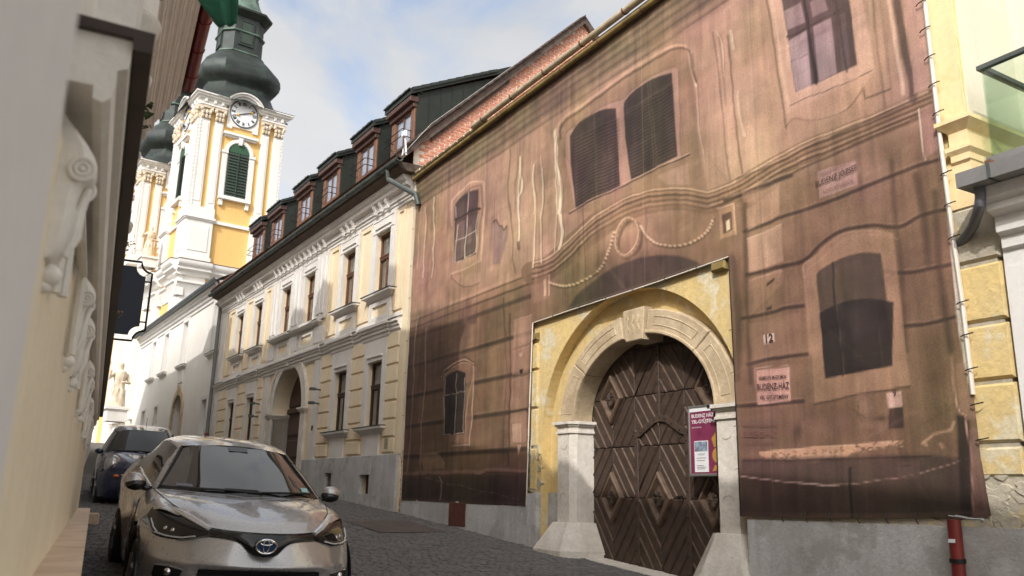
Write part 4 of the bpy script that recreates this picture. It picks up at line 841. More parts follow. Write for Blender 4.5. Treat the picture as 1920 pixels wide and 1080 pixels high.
# ---- lettering printed on the banner
def text(body, fr, s, y, z, size, m_, parent, name='lettering', shear_deg=0, align='CENTER', bold=0.0, sx=1.0):
    cu = bpy.data.curves.new('t', 'FONT'); cu.body = body; cu.size = size; cu.align_x = align; cu.align_y = 'CENTER'; cu.offset = bold; cu.resolution_u = 2
    ob = bpy.data.objects.new('t', cu); COL.objects.link(ob)
    dg = bpy.context.evaluated_depsgraph_get(); me_ = bpy.data.meshes.new_from_object(ob.evaluated_get(dg)); bpy.data.objects.remove(ob)
    r = parent
    while r.parent is not None: r = r.parent
    o = OFF[r.name]; sh = math.tan(math.radians(shear_deg))
    me_.transform(Matrix(((sx, 0, 0, s-o[0]), (0, 0, -1, y-o[1]), (sh*sx, 1, 0, z-o[2]), (0, 0, 0, 1))))
    me_.materials.clear(); me_.materials.append(m_); ob = bpy.data.objects.new(name, me_); COL.objects.link(ob); ob.parent = parent; return ob
ink = mat('brown_print_ink', S(74, 50, 46), .8, amt=.2)
ink2 = mat('faded_print_ink', S(126, 88, 80), .8, amt=.2)
def yc(s, z):
    i = int(round((z+.22)/GS)); j = int(round(s/GS)); return YY[max(i-10, 0):i+11, max(j-50, 0):j+51].min() - .004
def btext(b_, p, size, m_, sh, bold=0, sx=1.0):
    s, z = FA.at(*p); text(b_, FA, s, yc(s, z), z, size, m_, BN, 'printed_lettering', sh, bold=bold, sx=sx)
btext('12', (1443, 635), .13, ink, 0, .004)
btext('VÁRMEGYEI MÚZEUMOK', (1450, 708), .05, ink, -3, .001, .72); btext('BUDENZ-HÁZ', (1451, 725), .10, ink, -3, .001, .72); btext('YBL GYŰJTEMÉNY', (1453, 745), .06, ink, -3, .001, .85)
btext('BUDENZ JÓZSEF', (1568, 331), .088, ink, 3, .001, .82); btext('SZÜLETETT ITT', (1566, 316), .05, ink2, 3, 0, 1.1); btext('NYELVTUDÓS', (1572, 350), .06, ink2, 3)
btext('VÁRMEGYEI MÚZEUMOK', (1425, 798), .05, ink2, -3, .0, .9); btext('BUDENZ-HÁZ', (1426, 815), .095, ink2, -3, .002, .8); btext('YBL GYŰJTEMÉNY', (1428, 832), .055, ink2, -3)
btext('9', (1680, 738), .09, ink, 0); 
# ================================================================== poster in a snap frame, hung on the gate
PO = thing('poster_frame', 'purple exhibition poster in a silver snap frame hung on the chevron gate', 'poster', FA, (8.75, .2, .27))
px0, px1, pz0, pz1 = 8.47, 9.10, .275, 1.135; py = .19
fm = MB()
for a, b, c, d in ((px0, px1, pz1-.03, pz1), (px0, px1, pz0, pz0+.03), (px0, px0+.03, pz0+.03, pz1-.03), (px1-.03, px1, pz0+.03, pz1-.03)): fm.box(a, b, py, py+.025, c, d, .006)
fm.build('frame', M['steel'], PO, smooth=0)
pur = mat('magenta_poster_print', S(134, 54, 86), .35, col2=S(108, 38, 66), scale=5, amt=.9)
MB().box(px0+.028, px1-.028, py+.012, py+.03, pz0+.028, pz1-.028).build('poster_sheet', pur, PO, smooth=0)
MB().box(px0+.03, px1-.03, py+.008, py+.011, pz1-.075, pz1-.03).build('white_margin', M['clock'], PO, smooth=0)
wht = mat('poster_white_ink', S(236, 226, 226), .5, amt=.1); pink = mat('poster_gold_print', S(186, 140, 70), .5, amt=.4, scale=20); bluep = mat('poster_photo_print', S(150, 170, 190), .5, col2=S(90, 60, 50), scale=22, amt=1.0)
text('BUDENZ HÁZ', FA, px0+.06, py+.009, 1.005, .062, wht, PO, align='LEFT', bold=.0015); text('YBL-GYŰJTEMÉNY', FA, px0+.06, py+.009, .935, .062, wht, PO, align='LEFT', bold=.0015)
text('KIÁLLÍTÁS', FA, px0+.06, py+.009, 1.062, .022, wht, PO, align='LEFT'); text('SZÉKESFEHÉRVÁR', FA, px0+.06, py+.009, .865, .022, wht, PO, align='LEFT')
MB().box(px0+.10, px0+.34, py+.006, py+.010, pz0+.05, .70).build('paper_notice', M['clock'], PO, smooth=0); MB().box(px0+.11, px0+.33, py+.003, py+.0055, .575, .69).build('notice_photo', bluep, PO, smooth=0)
text('MÚZEUM', FA, px0+.22, py+.004, .535, .03, ink, PO); 
for k, zz_ in enumerate((.49, .46, .40, .38, .36)): MB().box(px0+.14, px0+.30-.02*(k % 3), py+.004, py+.0055, zz_, zz_+.006).build('print_line', ink2, PO, smooth=0)
# printed onion-domed tower and figure on the poster (flat print)
pt = MB(); pt.prism([(.44+px0, .62), (.42+px0, .67), (.40+px0, .72), (.44+px0, .76), (.47+px0, .80), (.475+px0, .86), (.48+px0, .80), (.51+px0, .76), (.55+px0, .72), (.53+px0, .67), (.51+px0, .62)], py+.008, py+.0115); pt.prism(ell(px0+.48, .52, .075, .085, 0, 2*math.pi, 16)[:-1], py+.008, py+.0115); pt.prism([(px0+.4, .33), (px0+.56, .36), (px0+.57, .42), (px0+.44, .40)], py+.008, py+.0115); pt.build('poster_motif', pink, PO, smooth=0)
# ================================================================== yellow town house
HB = thing('yellow_house', 'two-storey cream house with white window bays, dark dormers and a brown arched gate', 'house', FB, (0, 0, -.4))
def gB(s): p = FB.w(s, 0, 0); return ground(p[0], p[1])
cU = [-1.52, -3.62, -6.52, -8.60, -11.48, -13.68]; cL = [-1.58, -3.66, -11.5, -13.82]
hw = .41; uz0, uz1, lz0, lz1 = 4.54, 6.08, 1.43, 2.94
bs0, bs1 = -16.3, -.02
gc, gr, gsp = -7.72, 1.32, 2.22           # gate centre, radius, spring
holes = [(c-hw, c+hw, uz0, uz1) for c in cU] + [(c-hw, c+hw, lz0, lz1) for c in cL] + [(gc-gr, gc+gr, -.6, gsp+gr)] + [(-4.14, -3.74, .04, .44), (-1.98, -1.46, -.04, .38)]
mb = MB(); wall_holes(mb, bs0, bs1, -1.0, 7.0, 0, holes, .26)
ar = ell(gc, gsp, gr, gr, math.pi, 0, 24)
for (a, b), (c, d) in zip(ar[:-1], ar[1:]):
    mb.add([(a, 0, b), (c, 0, d), (c, 0, gsp+gr), (a, 0, gsp+gr)], [(0, 1, 2, 3)]); mb.add([(a, 0, b), (a, .55, b), (c, .55, d), (c, 0, d)], [(0, 1, 2, 3)])
mb.add([(gc-gr, 0, -1), (gc-gr, .55, -1), (gc-gr, .55, gsp), (gc-gr, 0, gsp)], [(0, 1, 2, 3)]); mb.add([(gc+gr, 0, -1), (gc+gr, .55, -1), (gc+gr, .55, gsp), (gc+gr, 0, gsp)], [(0, 1, 2, 3)])
recalc(mb.build('wall', M['cream'], HB, smooth=0))
MB().box(bs0+.05, bs1-.05, .8, .9, -1, 7.0).build('room_back', M['dark'], HB, smooth=0)
mb = MB(); mb.add([(bs1, 0, -1), (bs1, 6, -1), (bs1, 6, 7.0), (bs1, 0, 7.0)], [(0, 1, 2, 3)]); mb.build('end_wall', M['cream'], HB, smooth=0)
# ragged brickwork strip at the very corner, low down
for k in range(13):
    z = -.35 + k*.095
    MB().box(-.02 - .0, .0 + rng.uniform(.05, .11), .0 + rng.uniform(0, .02), .12, z+.006, z+.086, .008).build('brick', M['brick'] if k % 3 else M['peelwhite'], HB, smooth=0)
# socle with stone vents
zt = .79
def gBx(s): return gB(s)
def socle(s0, s1, hs):
    mb = MB(); wall_holes(mb, s0, s1, -1.2, zt, -.07, hs, .2); mb.add([(s0, -.07, zt), (s1, -.07, zt), (s1, .01, zt+.03), (s0, .01, zt+.03)], [(0, 1, 2, 3)])
    mb.add([(s1, -.07, -1.2), (s1, .02, -1.2), (s1, .02, zt), (s1, -.07, zt)], [(0, 1, 2, 3)]); mb.add([(s0, -.07, -1.2), (s0, .02, -1.2), (s0, .02, zt), (s0, -.07, zt)], [(0, 1, 2, 3)]); mb.build('socle', M['grey'], HB, smooth=0)
socle(gc+gr+.42, -.12, [(-4.14, -3.74, .04, .44), (-1.98, -1.46, -.04, .38)]); socle(bs0, gc-gr-.42, [])
for a, b, c, d in ((-4.14, -3.74, .04, .44), (-1.98, -1.46, -.04, .38)):
    MB().box(a-.06, b+.06, -.085, -.06, d+.0, d+.24).build('vent_panel', M['grey'], HB, smooth=0)
    MB().box(a, b, .10, .13, c, d).build('vent_plate', M['wooddark'], HB, smooth=0)
# rusticated blocks of the ground floor
jz = [.83, 1.17, 1.56, 1.96, 2.36, 2.76, 3.14, 3.5]
def blocks(s0, s1):
    for a, b in zip(jz[:-1], jz[1:]): MB().box(s0, s1, -.045, .0, a+.024, b-.024, .012).build('plaster_block', M['cream'], HB, smooth=0)
for s0, s1 in ((-.95, -.36), (-3.0, -2.22), (-5.1, -4.32), (-10.82, -10.3), (-13.15, -12.2), (-15.6, -14.5)): blocks(s0, s1)
MB().box(-.34, bs1, -.02, .0, .80, 6.3).build('corner_strip', M['cream'], HB, smooth=0)
# ---- windows: prototype with frame, bars, panes and curtain
def window_proto(w, h, tr, WM):
    f = MB(); d = .036
    for a, b, c, e in ((-w, -w+d, 0, h), (w-d, w, 0, h), (-w+d, w-d, 0, d), (-w+d, w-d, h-d, h)): f.box(a, b, 0, .06, c, e)
    o = f.build('window', WM, None, smooth=0)
    f = MB(); f.box(-w+d, w-d, -.03, .05, tr-.04, tr+.04, .012); f.box(-w+d+.01, w-d-.01, -.045, .0, tr+.03, tr+.06); f.build('transom', WM, o, raw=True, smooth=0)
    f = MB(); f.box(-.024, .024, -.015, .05, d, tr-.04, .01); f.ball((0, -.02, tr*.55), .012, 6); f.build('mullion', WM, o, raw=True, smooth=0)
    f = MB()
    for a, b, c, e in ((-w+d, -.024, d, tr-.04), (.024, w-d, d, tr-.04), (-w+d, w-d, tr+.04, h-d)):
        q = .022
        for k in ((a, a+q, c, e), (b-q, b, c, e), (a+q, b-q, c, c+q), (a+q, b-q, e-q, e)): f.box(k[0], k[1], .01, .05, k[2], k[3])
    f.build('sash', WM, o, raw=True, smooth=0)
    for a, b, c, e in ((-w+d+.02, -.044, d+.02, tr-.06), (.044, w-d-.02, d+.02, tr-.06), (-w+d+.02, w-d-.02, tr+.06, h-d-.02)):
        MB().box(a, b, .03, .036, c, e).build('pane', M['winglass'], o, raw=True, smooth=0)
    G = np.array([[(x, .13 + .012*math.sin(x*60), z) for x in np.linspace(-w+.06, w-.06, 40)] for z in (d, h-d)]); MB().grid(G).build('curtain', M['curtain'], o, raw=True)
    return o
# clear glass so that the curtains show through
M['winglass'] = sheet_glass('thin_clear_glass', (.80, .82, .83), .10)
proto = window_proto(hw, uz1-uz0, .92, M['woodred']); proto2 = window_proto(hw, lz1-lz0, .92, M['wooddark'])
def offz(root): return OFF[root.name]
def put(proto, root, s, y, z, first=[None]):
    o = OFF[root.name]; loc = (s-o[0], y-o[1], z-o[2])
    if proto.parent is None and proto.name not in DONE:
        DONE.add(proto.name); proto.parent = root; proto.location = loc; return proto
    return dup(proto, root, loc)
DONE = set()
for c in cU: put(proto, HB, c, .09, uz0)
for c in cL: put(proto2, HB, c, .09, lz0)
W = M['white']
# surrounds
def surround(c, z0, z1, w, top, name='window_surround', y0=-.05):
    m_ = MB(); m_.box(c-w, c-hw, y0, .0, z0, top); m_.box(c+hw, c+w, y0, .0, z0, top); m_.box(c-hw, c+hw, y0, .0, z1, top)
    return m_.build(name, W, HB, smooth=0)
def ridge(c, w, z0, z1):      # thin raised fillets of a panel
    m_ = MB(); t = .025
    m_.box(c-w, c+w, -.066, -.045, z1-t, z1); m_.box(c-w, c+w, -.066, -.045, z0, z0+t); m_.box(c-w, c-w+t, -.066, -.045, z0+t, z1-t); m_.box(c+w-t, c+w, -.066, -.045, z0+t, z1-t); m_.build('panel_fillet', W, HB, smooth=0)
for c in cU:
    surround(c, uz0, uz1, .66, 6.45)
    MB().box(c-.44, c+.44, -.085, -.045, 6.19, 6.235, .008).build('lintel_fillet', W, HB, smooth=0)
    ridge(c, .60, 6.10, 6.42)
for c in cL:
    surround(c, lz0, lz1, .62, 3.46); MB().box(c-.42, c+.42, -.085, -.045, 3.03, 3.075, .008).build('lintel_fillet', W, HB, smooth=0)
    MB().box(c-.44, c+.44, -.045, .0, .80, lz0-.16).build('apron', W, HB, smooth=0)
def sill(c, z, w=.74, p=.19):
    m_ = MB(); m_.wrap([(0, z-.17), (.03, z-.15), (.06, z-.12), (.10, z-.08), (.13, z-.06), (p, z-.05), (p, z-.01), (p-.03, z)], c-w+p*.6, c+w-p*.6, .02); recalc(m_.build('window_sill', W, HB, smooth=0))
    MB().box(c-w-p*.4-.01, c+w+p*.4+.01, -p-.015, .0, z, z+.014).build('sill_flashing', M['zinc'], HB, smooth=0)
for c in cU[:2] + cU[4:]: sill(c, uz0)
m_ = MB(); z = uz0; p = .19
m_.wrap([(0, z-.17), (.03, z-.15), (.06, z-.12), (.10, z-.08), (.13, z-.06), (p, z-.05), (p, z-.01), (p-.03, z)], -9.6, -5.52, .02); recalc(m_.build('window_sill', W, HB, smooth=0)); MB().box(-9.75, -5.37, -p-.015, .0, z, z+.014).build('sill_flashing', M['zinc'], HB, smooth=0)
for c in cU[2:4]: m_ = MB(); m_.wrap([(.02, z-.16), (.05, z-.13), (.09, z-.09), (p+.04, z-.052), (p+.04, z+.016)], c-.62, c+.62, .02); recalc(m_.build('window_sill', W, HB, smooth=0))
for c in cL: sill(c, lz0, .72, .17)
# aprons of the upper windows: white frame, cream field
for c in cU:
    m_ = MB(); a, b = 3.92, 4.36
    m_.box(c-.6, c-.42, -.05, 0, a, b); m_.box(c+.42, c+.6, -.05, 0, a, b); m_.box(c-.42, c+.42, -.05, 0, a, a+.08); m_.box(c-.42, c+.42, -.05, 0, b-.1, b); m_.build('apron_frame', W, HB, smooth=0)
MB().box(bs0, -.3, -.045, .0, 3.80, 3.92).build('plinth_band', W, HB, smooth=0)
# cream wall panels between the windows: outer frame and recessed field
for s0, s1 in ((-.80, -.36), (-2.92, -2.22), (-5.0, -4.34), (-10.75, -10.2), (-12.92, -12.2), (-15.2, -14.4)):
    m_ = MB(); a, b, q = 4.0, 6.42, .1
    m_.box(s0, s0+q, -.035, 0, a, b); m_.box(s1-q, s1, -.035, 0, a, b); m_.box(s0+q, s1-q, -.035, 0, a, a+q); m_.box(s0+q, s1-q, -.035, 0, b-q, b); m_.build('wall_panel', M['cream'], HB, smooth=0)
# pilasters of the middle bay
for c in (-5.45, -7.56, -9.65):
    MB().box(c-.34, c+.34, -.07, .0, 4.56, 6.45).build('pilaster', W, HB, smooth=0)
    for e in (-.16, .16): MB().box(c+e-.1, c+e+.1, -.10, -.065, 4.7, 6.3, .012).build('pilaster_panel', W, HB, smooth=0)
    MB().box(c-.36, c+.36, -.08, .0, 3.92, 4.36).build('pilaster_base', W, HB, smooth=0)
MB().box(-10.15, -9.66, -.04, .0, .8, 3.46).build('pilaster', W, HB, smooth=0); MB().box(-5.62, -5.16, -.04, .0, .8, 3.46).build('pilaster', W, HB, smooth=0); MB().box(-16.2, -15.65, -.04, .0, .8, 6.45).build('pilaster', W, HB, smooth=0)
# string course, breaking forward at each bay
sp = [(0, 3.44), (.02, 3.46), (.03, 3.52), (.07, 3.55), (.07, 3.60), (.11, 3.63), (.11, 3.68), (.16, 3.70), (.16, 3.76), (.12, 3.79), (0, 3.82)]
m_ = MB(); m_.sweep([(-a, b) for a, b in sp], bs0, -.30); m_.build('string_course', W, HB, smooth=0)
for c, w in [(c, .66) for c in cL] + [(gc, 2.5)]:
    m_ = MB(); m_.wrap([(a+.05, b + (.004 if 0 < k < len(sp)-1 else 0)) for k, (a, b) in enumerate(sp)], c-w, c+w, .02); recalc(m_.build('string_course', W, HB, smooth=0))
MB().sweep([(-.18, 3.764), (-.18, 3.776), (0, 3.84), (0, 3.826)], bs0, -.28).build('course_flashing', M['zinc'], HB, smooth=0)
# ---- gate: stone surround, capitals, door
ST = M['stone']
for sgn in (-1, 1):
    a, b = sorted((gc+sgn*gr, gc+sgn*(gr+.36)))
    MB().box(a, b, -.07, .5, -.9, gsp-.14).build('gate_jamb', ST, HB, smooth=0)
    m_ = MB()
    for z0, z1, e in ((gsp-.14, gsp-.10, .02), (gsp-.10, gsp-.05, .05), (gsp-.05, gsp, .09)): m_.box(a-e, b+e, -.07-e, .5, z0, z1)
    m_.build('gate_capital', ST, HB, smooth=0)
for t0, t1 in ((math.pi, math.radians(96)), (math.radians(84), 0)):
    ts = np.linspace(t0, t1, 15)
    for ra, rb, y0 in ((gr, gr+.34, -.06), (gr+.27, gr+.40, -.09)):
        P = [(gc + rb*math.cos(t), gsp + rb*math.sin(t)) for t in ts] + [(gc + ra*math.cos(t), gsp + ra*math.sin(t)) for t in ts][::-1]; MB().prism(P, y0, .02).build('arch_stone', ST, HB, smooth=30)
MB().prism([(gc-.14, gsp+gr+.50), (gc+.14, gsp+gr+.50), (gc+.10, gsp+gr-.03), (gc-.10, gsp+gr-.03)], -.15, .02, .02).build('keystone', ST, HB, smooth=0)
gd = MB().box(gc-gr, gc+gr, .50, .54, -.8, gsp+gr).build('gate', M['door2'], HB, smooth=0)
P = [(gc + (gr-.02)*math.cos(t), gsp + .22 + (gr-.22)*math.sin(t)) for t in np.linspace(0, math.pi, 16)]; MB().prism(P, .46, .50, .03).build('door_lunette', M['door2'], gd, smooth=0)
MB().box(gc-gr, gc+gr, .42, .5, gsp+.02, gsp+.17, .02).build('door_transom', M['door2'], gd, smooth=0)
for sgn in (-1, 1):
    for k in range(4):
        zz0 = -.4 + k*.64; w0 = gc + sgn*gr*.06; w1 = gc + sgn*(gr-.08); P = [(w0, zz0+.05), (w1, zz0+.05), (w1, zz0+.58), (w0, zz0+.58)]
        if k == 3: P = [(w0, zz0+.05), (w1, zz0+.05), (w1, zz0+.36)] + [(w1 + (w0-w1)*u, zz0+.36+.2*math.sin(u*math.pi/2)) for u in (.25, .5, .75, 1)]
        MB().prism(P if sgn > 0 else P[::-1], .455, .50, .035).build('door_panel', M['door2'], gd, smooth=0)
MB().box(gc-.045, gc+.045, .44, .5, -.7, gsp+.02, .012).build('meeting_stile', M['door2'], gd, smooth=0)
# bracket lamps / flag holders and plaque, bell box
for s, z in ((-10.38, 2.62), (-10.40, 2.22), (-5.0, 2.58), (-5.02, 2.22)):
    m_ = MB(); m_.tube([(s, 0, z), (s+.02, -.22, z+.02)], .022, 6); m_.box(s-.05, s+.07, -.34, -.2, z-.02, z+.05, .01); m_.build('flag_holder', M['zinc'], HB, smooth=0)
a_, b_ = FB.at(727, 826), FB.at(733, 842); MB().box(-.80, -.62, -.05, .0, b_[1]-.0, a_[1]+.06, .008).build('utility_plaque', mat('worn_enamel_plaque', S(180, 168, 132), .6, col2=S(120, 110, 86), scale=24, amt=.9), HB, smooth=0)
MB().box(-5.44, -5.38, -.065, -.03, 1.55, 1.68, .006).build('bell_plate', M['black'], HB, smooth=0)
# ---- cornice, modillions in groups of three, gutter
cp = [(0, 6.44), (.03, 6.46), (.03, 6.52), (.06, 6.55), (.06, 6.60), (.10, 6.62), (.10, 6.76), (.22, 6.80), (.22, 6.88), (.27, 6.92), (.30, 6.98), (.30, 7.02), (0, 7.02)]
MB().sweep([(-a, b) for a, b in cp], bs0, -.04).build('cornice', W, HB, smooth=0)
def modillion(s):
    m_ = MB(); m_.prism([(-.095, 6.56), (-.095, 6.797), (-.215, 6.797), (-.21, 6.74), (-.19, 6.70), (-.155, 6.64), (-.145, 6.56)], s-.05, s+.05, ax='x'); return m_
mproto = modillion(0)
first_m = None
for s in [c+e for c in (-1.55, -3.62, -11.48, -13.6) for e in (-.34, 0, .34)] + [-5.3-.39*k for k in range(12)]:
    if first_m is None: first_m = mproto.build('modillion', W, HB, smooth=0, raw=False); o = first_m
    else: o = first_m.copy(); COL.objects.link(o); o.parent = HB
    o.location = (s, 0, 0)
MB().sweep([(-.29, 7.025), (-.50, 7.09), (-.53, 7.20), (.3, 7.24), (.3, 7.025)], bs0, .15).build('eaves_soffit', M['soffit'], HB, smooth=0)
def halfpipe(y, z, r, a0=math.pi, a1=2*math.pi): return [(y + r*math.cos(a), z + r*math.sin(a)) for a in np.linspace(a0, a1, 10)] + [(y + (r-.012)*math.cos(a), z + (r-.012)*math.sin(a)) for a in np.linspace(a1, a0, 10)]
MB().sweep(halfpipe(-.57, 7.22, .085), bs0-.1, .32).build('gutter', M['zinc'], HB, smooth=50)
for s in np.arange(-16, .3, .95): MB().sweep(halfpipe(-.57, 7.22, .097), s, s+.03).build('gutter_bracket', M['zinc'], HB, smooth=50)
dp = [FB.at(741, 300, -.62), FB.at(743, 322, -.5), FB.at(778, 362, -.12)]
dpt = [(-.35, -.55, 7.16), (-.35, -.52, 6.92), (.30, -.13, 6.45), (.36, -.08, 6.2)]
MB().tube(dpt, .062, 10).build('drainpipe', M['zinc'], HB)
# white CCTV / floodlight bracket at the eaves end
fl = thing('floodlight', 'small white floodlight on a bracket above the gutter corner', 'floodlight', FB, (.35, -.35, 7.5))
ax_, az_ = .38, 7.28
m_ = MB(); m_.tube([(ax_, -.45, az_), (ax_, -.5, az_+.45)], .022, 8); m_.build('bracket', M['clock'], fl); m_ = MB(); m_.box(ax_-.08, ax_+.08, -.56, -.5, az_+.42, az_+.56, .012); m_.build('lamp_head', M['clock'], fl, smooth=0); m_ = MB(); m_.tube([(ax_-.09, -.5, az_+.02), (ax_-.05, -.5, az_+.16), (ax_+.05, -.5, az_+.16), (ax_+.09, -.5, az_+.02)], .02, 6); m_.build('sensor', M['clock'], fl, smooth=0)
# ---- roof
RX, RZ = 4.75, 12.72             # ridge, in from the facade
e0 = (-.62, 7.34)
def roofline(y): return e0[1] + (RZ-e0[1])*(y-e0[0])/(RX-e0[0])
MB().sweep([(e0[0], e0[1]), (RX, RZ), (RX+5.2, 7.2), (RX+5.0, 7.1), (RX, RZ-.16), (e0[0]+.1, e0[1]-.04)], bs0, .045).build('roof', M['tile'], HB, smooth=0)
# tile courses at the far left end of the eaves
tl = MB()
for k in range(40):
    y = -.55 + k*.16
    if y > RX: break
    for j in range(16):
        s = bs0 + .02 + j*.2 + rng.uniform(-.01, .01); z = roofline(y); sl = (RZ-e0[1])/(RX-e0[0])
        tl.add([(s, y, z+.05), (s+.185, y, z+.05), (s+.185, y+.2, z+.2*sl+.02), (s, y+.2, z+.2*sl+.02), (s, y, z+.0), (s+.185, y, z+.0)], [(0, 1, 2, 3), (4, 5, 1, 0)])
tl.build('roof_tiles', M['tile'], HB, smooth=0, kind='stuff')
# ---- dormers
dz0 = 8.18
def dormer(c):
    yf = .42; w = .66; zt_ = 9.62; sl = .52
    d = MB()
    yb = (zt_ - e0[1] + e0[0]*(RZ-e0[1])/(RX-e0[0]) - sl*yf)/((RZ-e0[1])/(RX-e0[0]) - sl)
    zb = roofline(yb)
    for sx in (-w, w):
        d.prism([(yf, roofline(yf)-.1), (yb, zb-.05), (yf, zt_)], c+sx-.03, c+sx+.03, ax='x')
    dm = d.build('dormer', M['darkmetal'], HB, smooth=0)
    # seams of the sheet metal
    sm_ = MB()
    for k in range(1, 8):
        y = yf + (yb-yf)*k/8; zt2 = zt_ + sl*(y-yf); zb2 = roofline(y)-.05
        if zt2 - zb2 > .1: sm_.box(c+w+.028, c+w+.042, y-.008, y+.008, zb2, zt2)
    sm_.build('sheet_seams', M['darkmetal'], dm, smooth=0, kind='stuff')
    # roof slab of the dormer with a ragged tile edge
    m2 = MB(); m2.sweep([(yf-.22, zt_-.10), (yb+.1, zt_-.10+sl*(yb+.1-yf+.22)), (yb+.1, zt_+.05+sl*(yb+.1-yf+.22)), (yf-.22, zt_+.02)], c-w-.1, c+w+.12); m2.build('dormer_roof', M['darkmetal'], dm, smooth=0)
    m2 = MB()
    for k in range(9): a = c-w-.1 + k*(2*w+.2)/9; m2.box(a+.006, a+(2*w+.2)/9-.006, yf-.27, yf+.1, zt_+.02, zt_+.06 + .012*(k % 2))
    n_ = int((yb-yf)/.24)
    for k in range(n_): y = yf - .2 + k*.24; z = zt_+.03 + sl*(y-yf+.22); m2.add([(c+w-.06, y, z+.035), (c+w+.15, y, z+.035), (c+w+.15, y+.26, z+.26*sl+.02), (c+w-.06, y+.26, z+.26*sl+.02), (c+w+.15, y, z-.05), (c+w+.15, y+.26, z+.26*sl-.06)], [(0, 1, 2, 3), (1, 4, 5, 2)])
    m2.build('dormer_tiles', M['copper'], dm, smooth=0, kind='stuff')
    m2 = MB(); m2.box(c-w-.06, c+w+.06, yf-.2, yf+.02, zt_-.24, zt_-.10, .01); m2.box(c-w-.03, c+w+.03, yf-.1, yf+.02, zt_-.36, zt_-.24, .01); m2.build('fascia_board', M['wooddark'], dm, smooth=0)
    m2 = MB(); zb3 = roofline(yf)-.05
    for a, b in ((-w+.0, -w+.2), (w-.2, w)): m2.box(c+a, c+b, yf-.04, yf+.04, zb3, zt_-.36, .01)
    m2.box(c-w+.2, c+w-.2, yf-.04, yf+.04, zb3, zb3+.08, .01); m2.build('casing', M['woodred'], dm, smooth=0)
    wn_ = MB()
    for a, b, c_, d_ in ((-w+.2, -w+.27, zb3+.08, zt_-.36), (w-.27, w-.2, zb3+.08, zt_-.36), (-.03, .03, zb3+.08, zt_-.36), (-w+.27, w-.27, zb3+.08, zb3+.14), (-w+.27, w-.27, zt_-.42, zt_-.36)): wn_.box(c+a, c+b, yf-.01, yf+.05, c_, d_)
    wn_.build('window', M['woodred'], dm, smooth=0)
    for a, b in ((-w+.27, -.03), (.03, w-.27)): MB().box(c+a, c+b, yf+.02, yf+.03, zb3+.14, zt_-.42).build('pane', M['glass2'], dm, smooth=0)
    m2 = MB(); yr = yf-.28
    for z in (zb3+.16, zb3+.34): m2.tube([(c-w+.15, yf, z), (c-w+.15, yr, z), (c+w-.15, yr, z), (c+w-.15, yf, z)], .012, 5)
    m2.build('window_rail', M['black'], dm)
    return dm
M['glass2'] = glass('reflecting_glass', (.22, .27, .34), .06, 1.0)
for c in (-1.72, -3.98, -6.62, -8.9, -11.7, -13.9): dormer(c)
# ---- brick fire gable at the near end: bricks laid in courses up to the verge
gx0 = .03                    # plane of the gable, just off the end wall
mb = MB(); mb.prism([(-.1, 6.9), (-.1, roofline(-.1)-.2), (RX, RZ-.2), (RX+5, 7.0)], .0, gx0, ax='x'); mb.build('gable_wall', M['mortar'], HB, smooth=0)
br = []
z = 6.72; row = 0
slp = (RZ-e0[1])/(RX-e0[0])
while z < RZ-.35:
    y = -.1 + (.13 if row % 2 else 0)
    while y < RX + 1.2:
        L_ = .25; ymid = y + L_/2
        lim = roofline(min(ymid, RX)) - .2 if ymid < RX else RZ - .2 - (ymid-RX)*1.0
        if z + .03 < lim and y > .0: br.append((y, z))
        y += L_ + .012
    z += .083; row += 1
def brick_mb(y, z, mbx):
    t = gx0 + .008 + rng.uniform(-.004, .006); y0, y1, z0, z1 = y+rng.uniform(0, .006), y+.245+rng.uniform(-.006, .0), z+.005, z+.074
    return mbx.add([(gx0-.01, y0, z0), (gx0-.01, y1, z0), (gx0-.01, y1, z1), (gx0-.01, y0, z1), (t, y0+.004, z0+.004), (t, y1-.004, z0+.004), (t, y1-.004, z1-.004), (t, y0+.004, z1-.004)], [(4, 5, 6, 7), (0, 1, 5, 4), (1, 2, 6, 5), (2, 3, 7, 6), (3, 0, 4, 7)])
def in_view(y, z):
    p = FB.w(gx0, y, z); c = p @ R; zz_ = c[2]; px_, py_ = 960+F_PX*c[0]/zz_, 540+F_PX*c[1]/zz_
    gl = FA.at(px_, py_, -.3)[1]     # above the neighbour's gutter?
    return (gl > 7.02, -zz_)
vis = sorted([(in_view(y, z+.04), i) for i, (y, z) in enumerate(br)], key=lambda q: (not q[0][0], -q[0][1]))
sing = set(i for q, i in vis[:300])
rest = MB()
for i, (y, z) in enumerate(br):
    if i in sing: brick_mb(y, z, MB()).build('brick', M['brick'], HB, smooth=0)
    else: brick_mb(y, z, rest)
rest.build('brickwork', M['brick'], HB, smooth=0, kind='stuff')
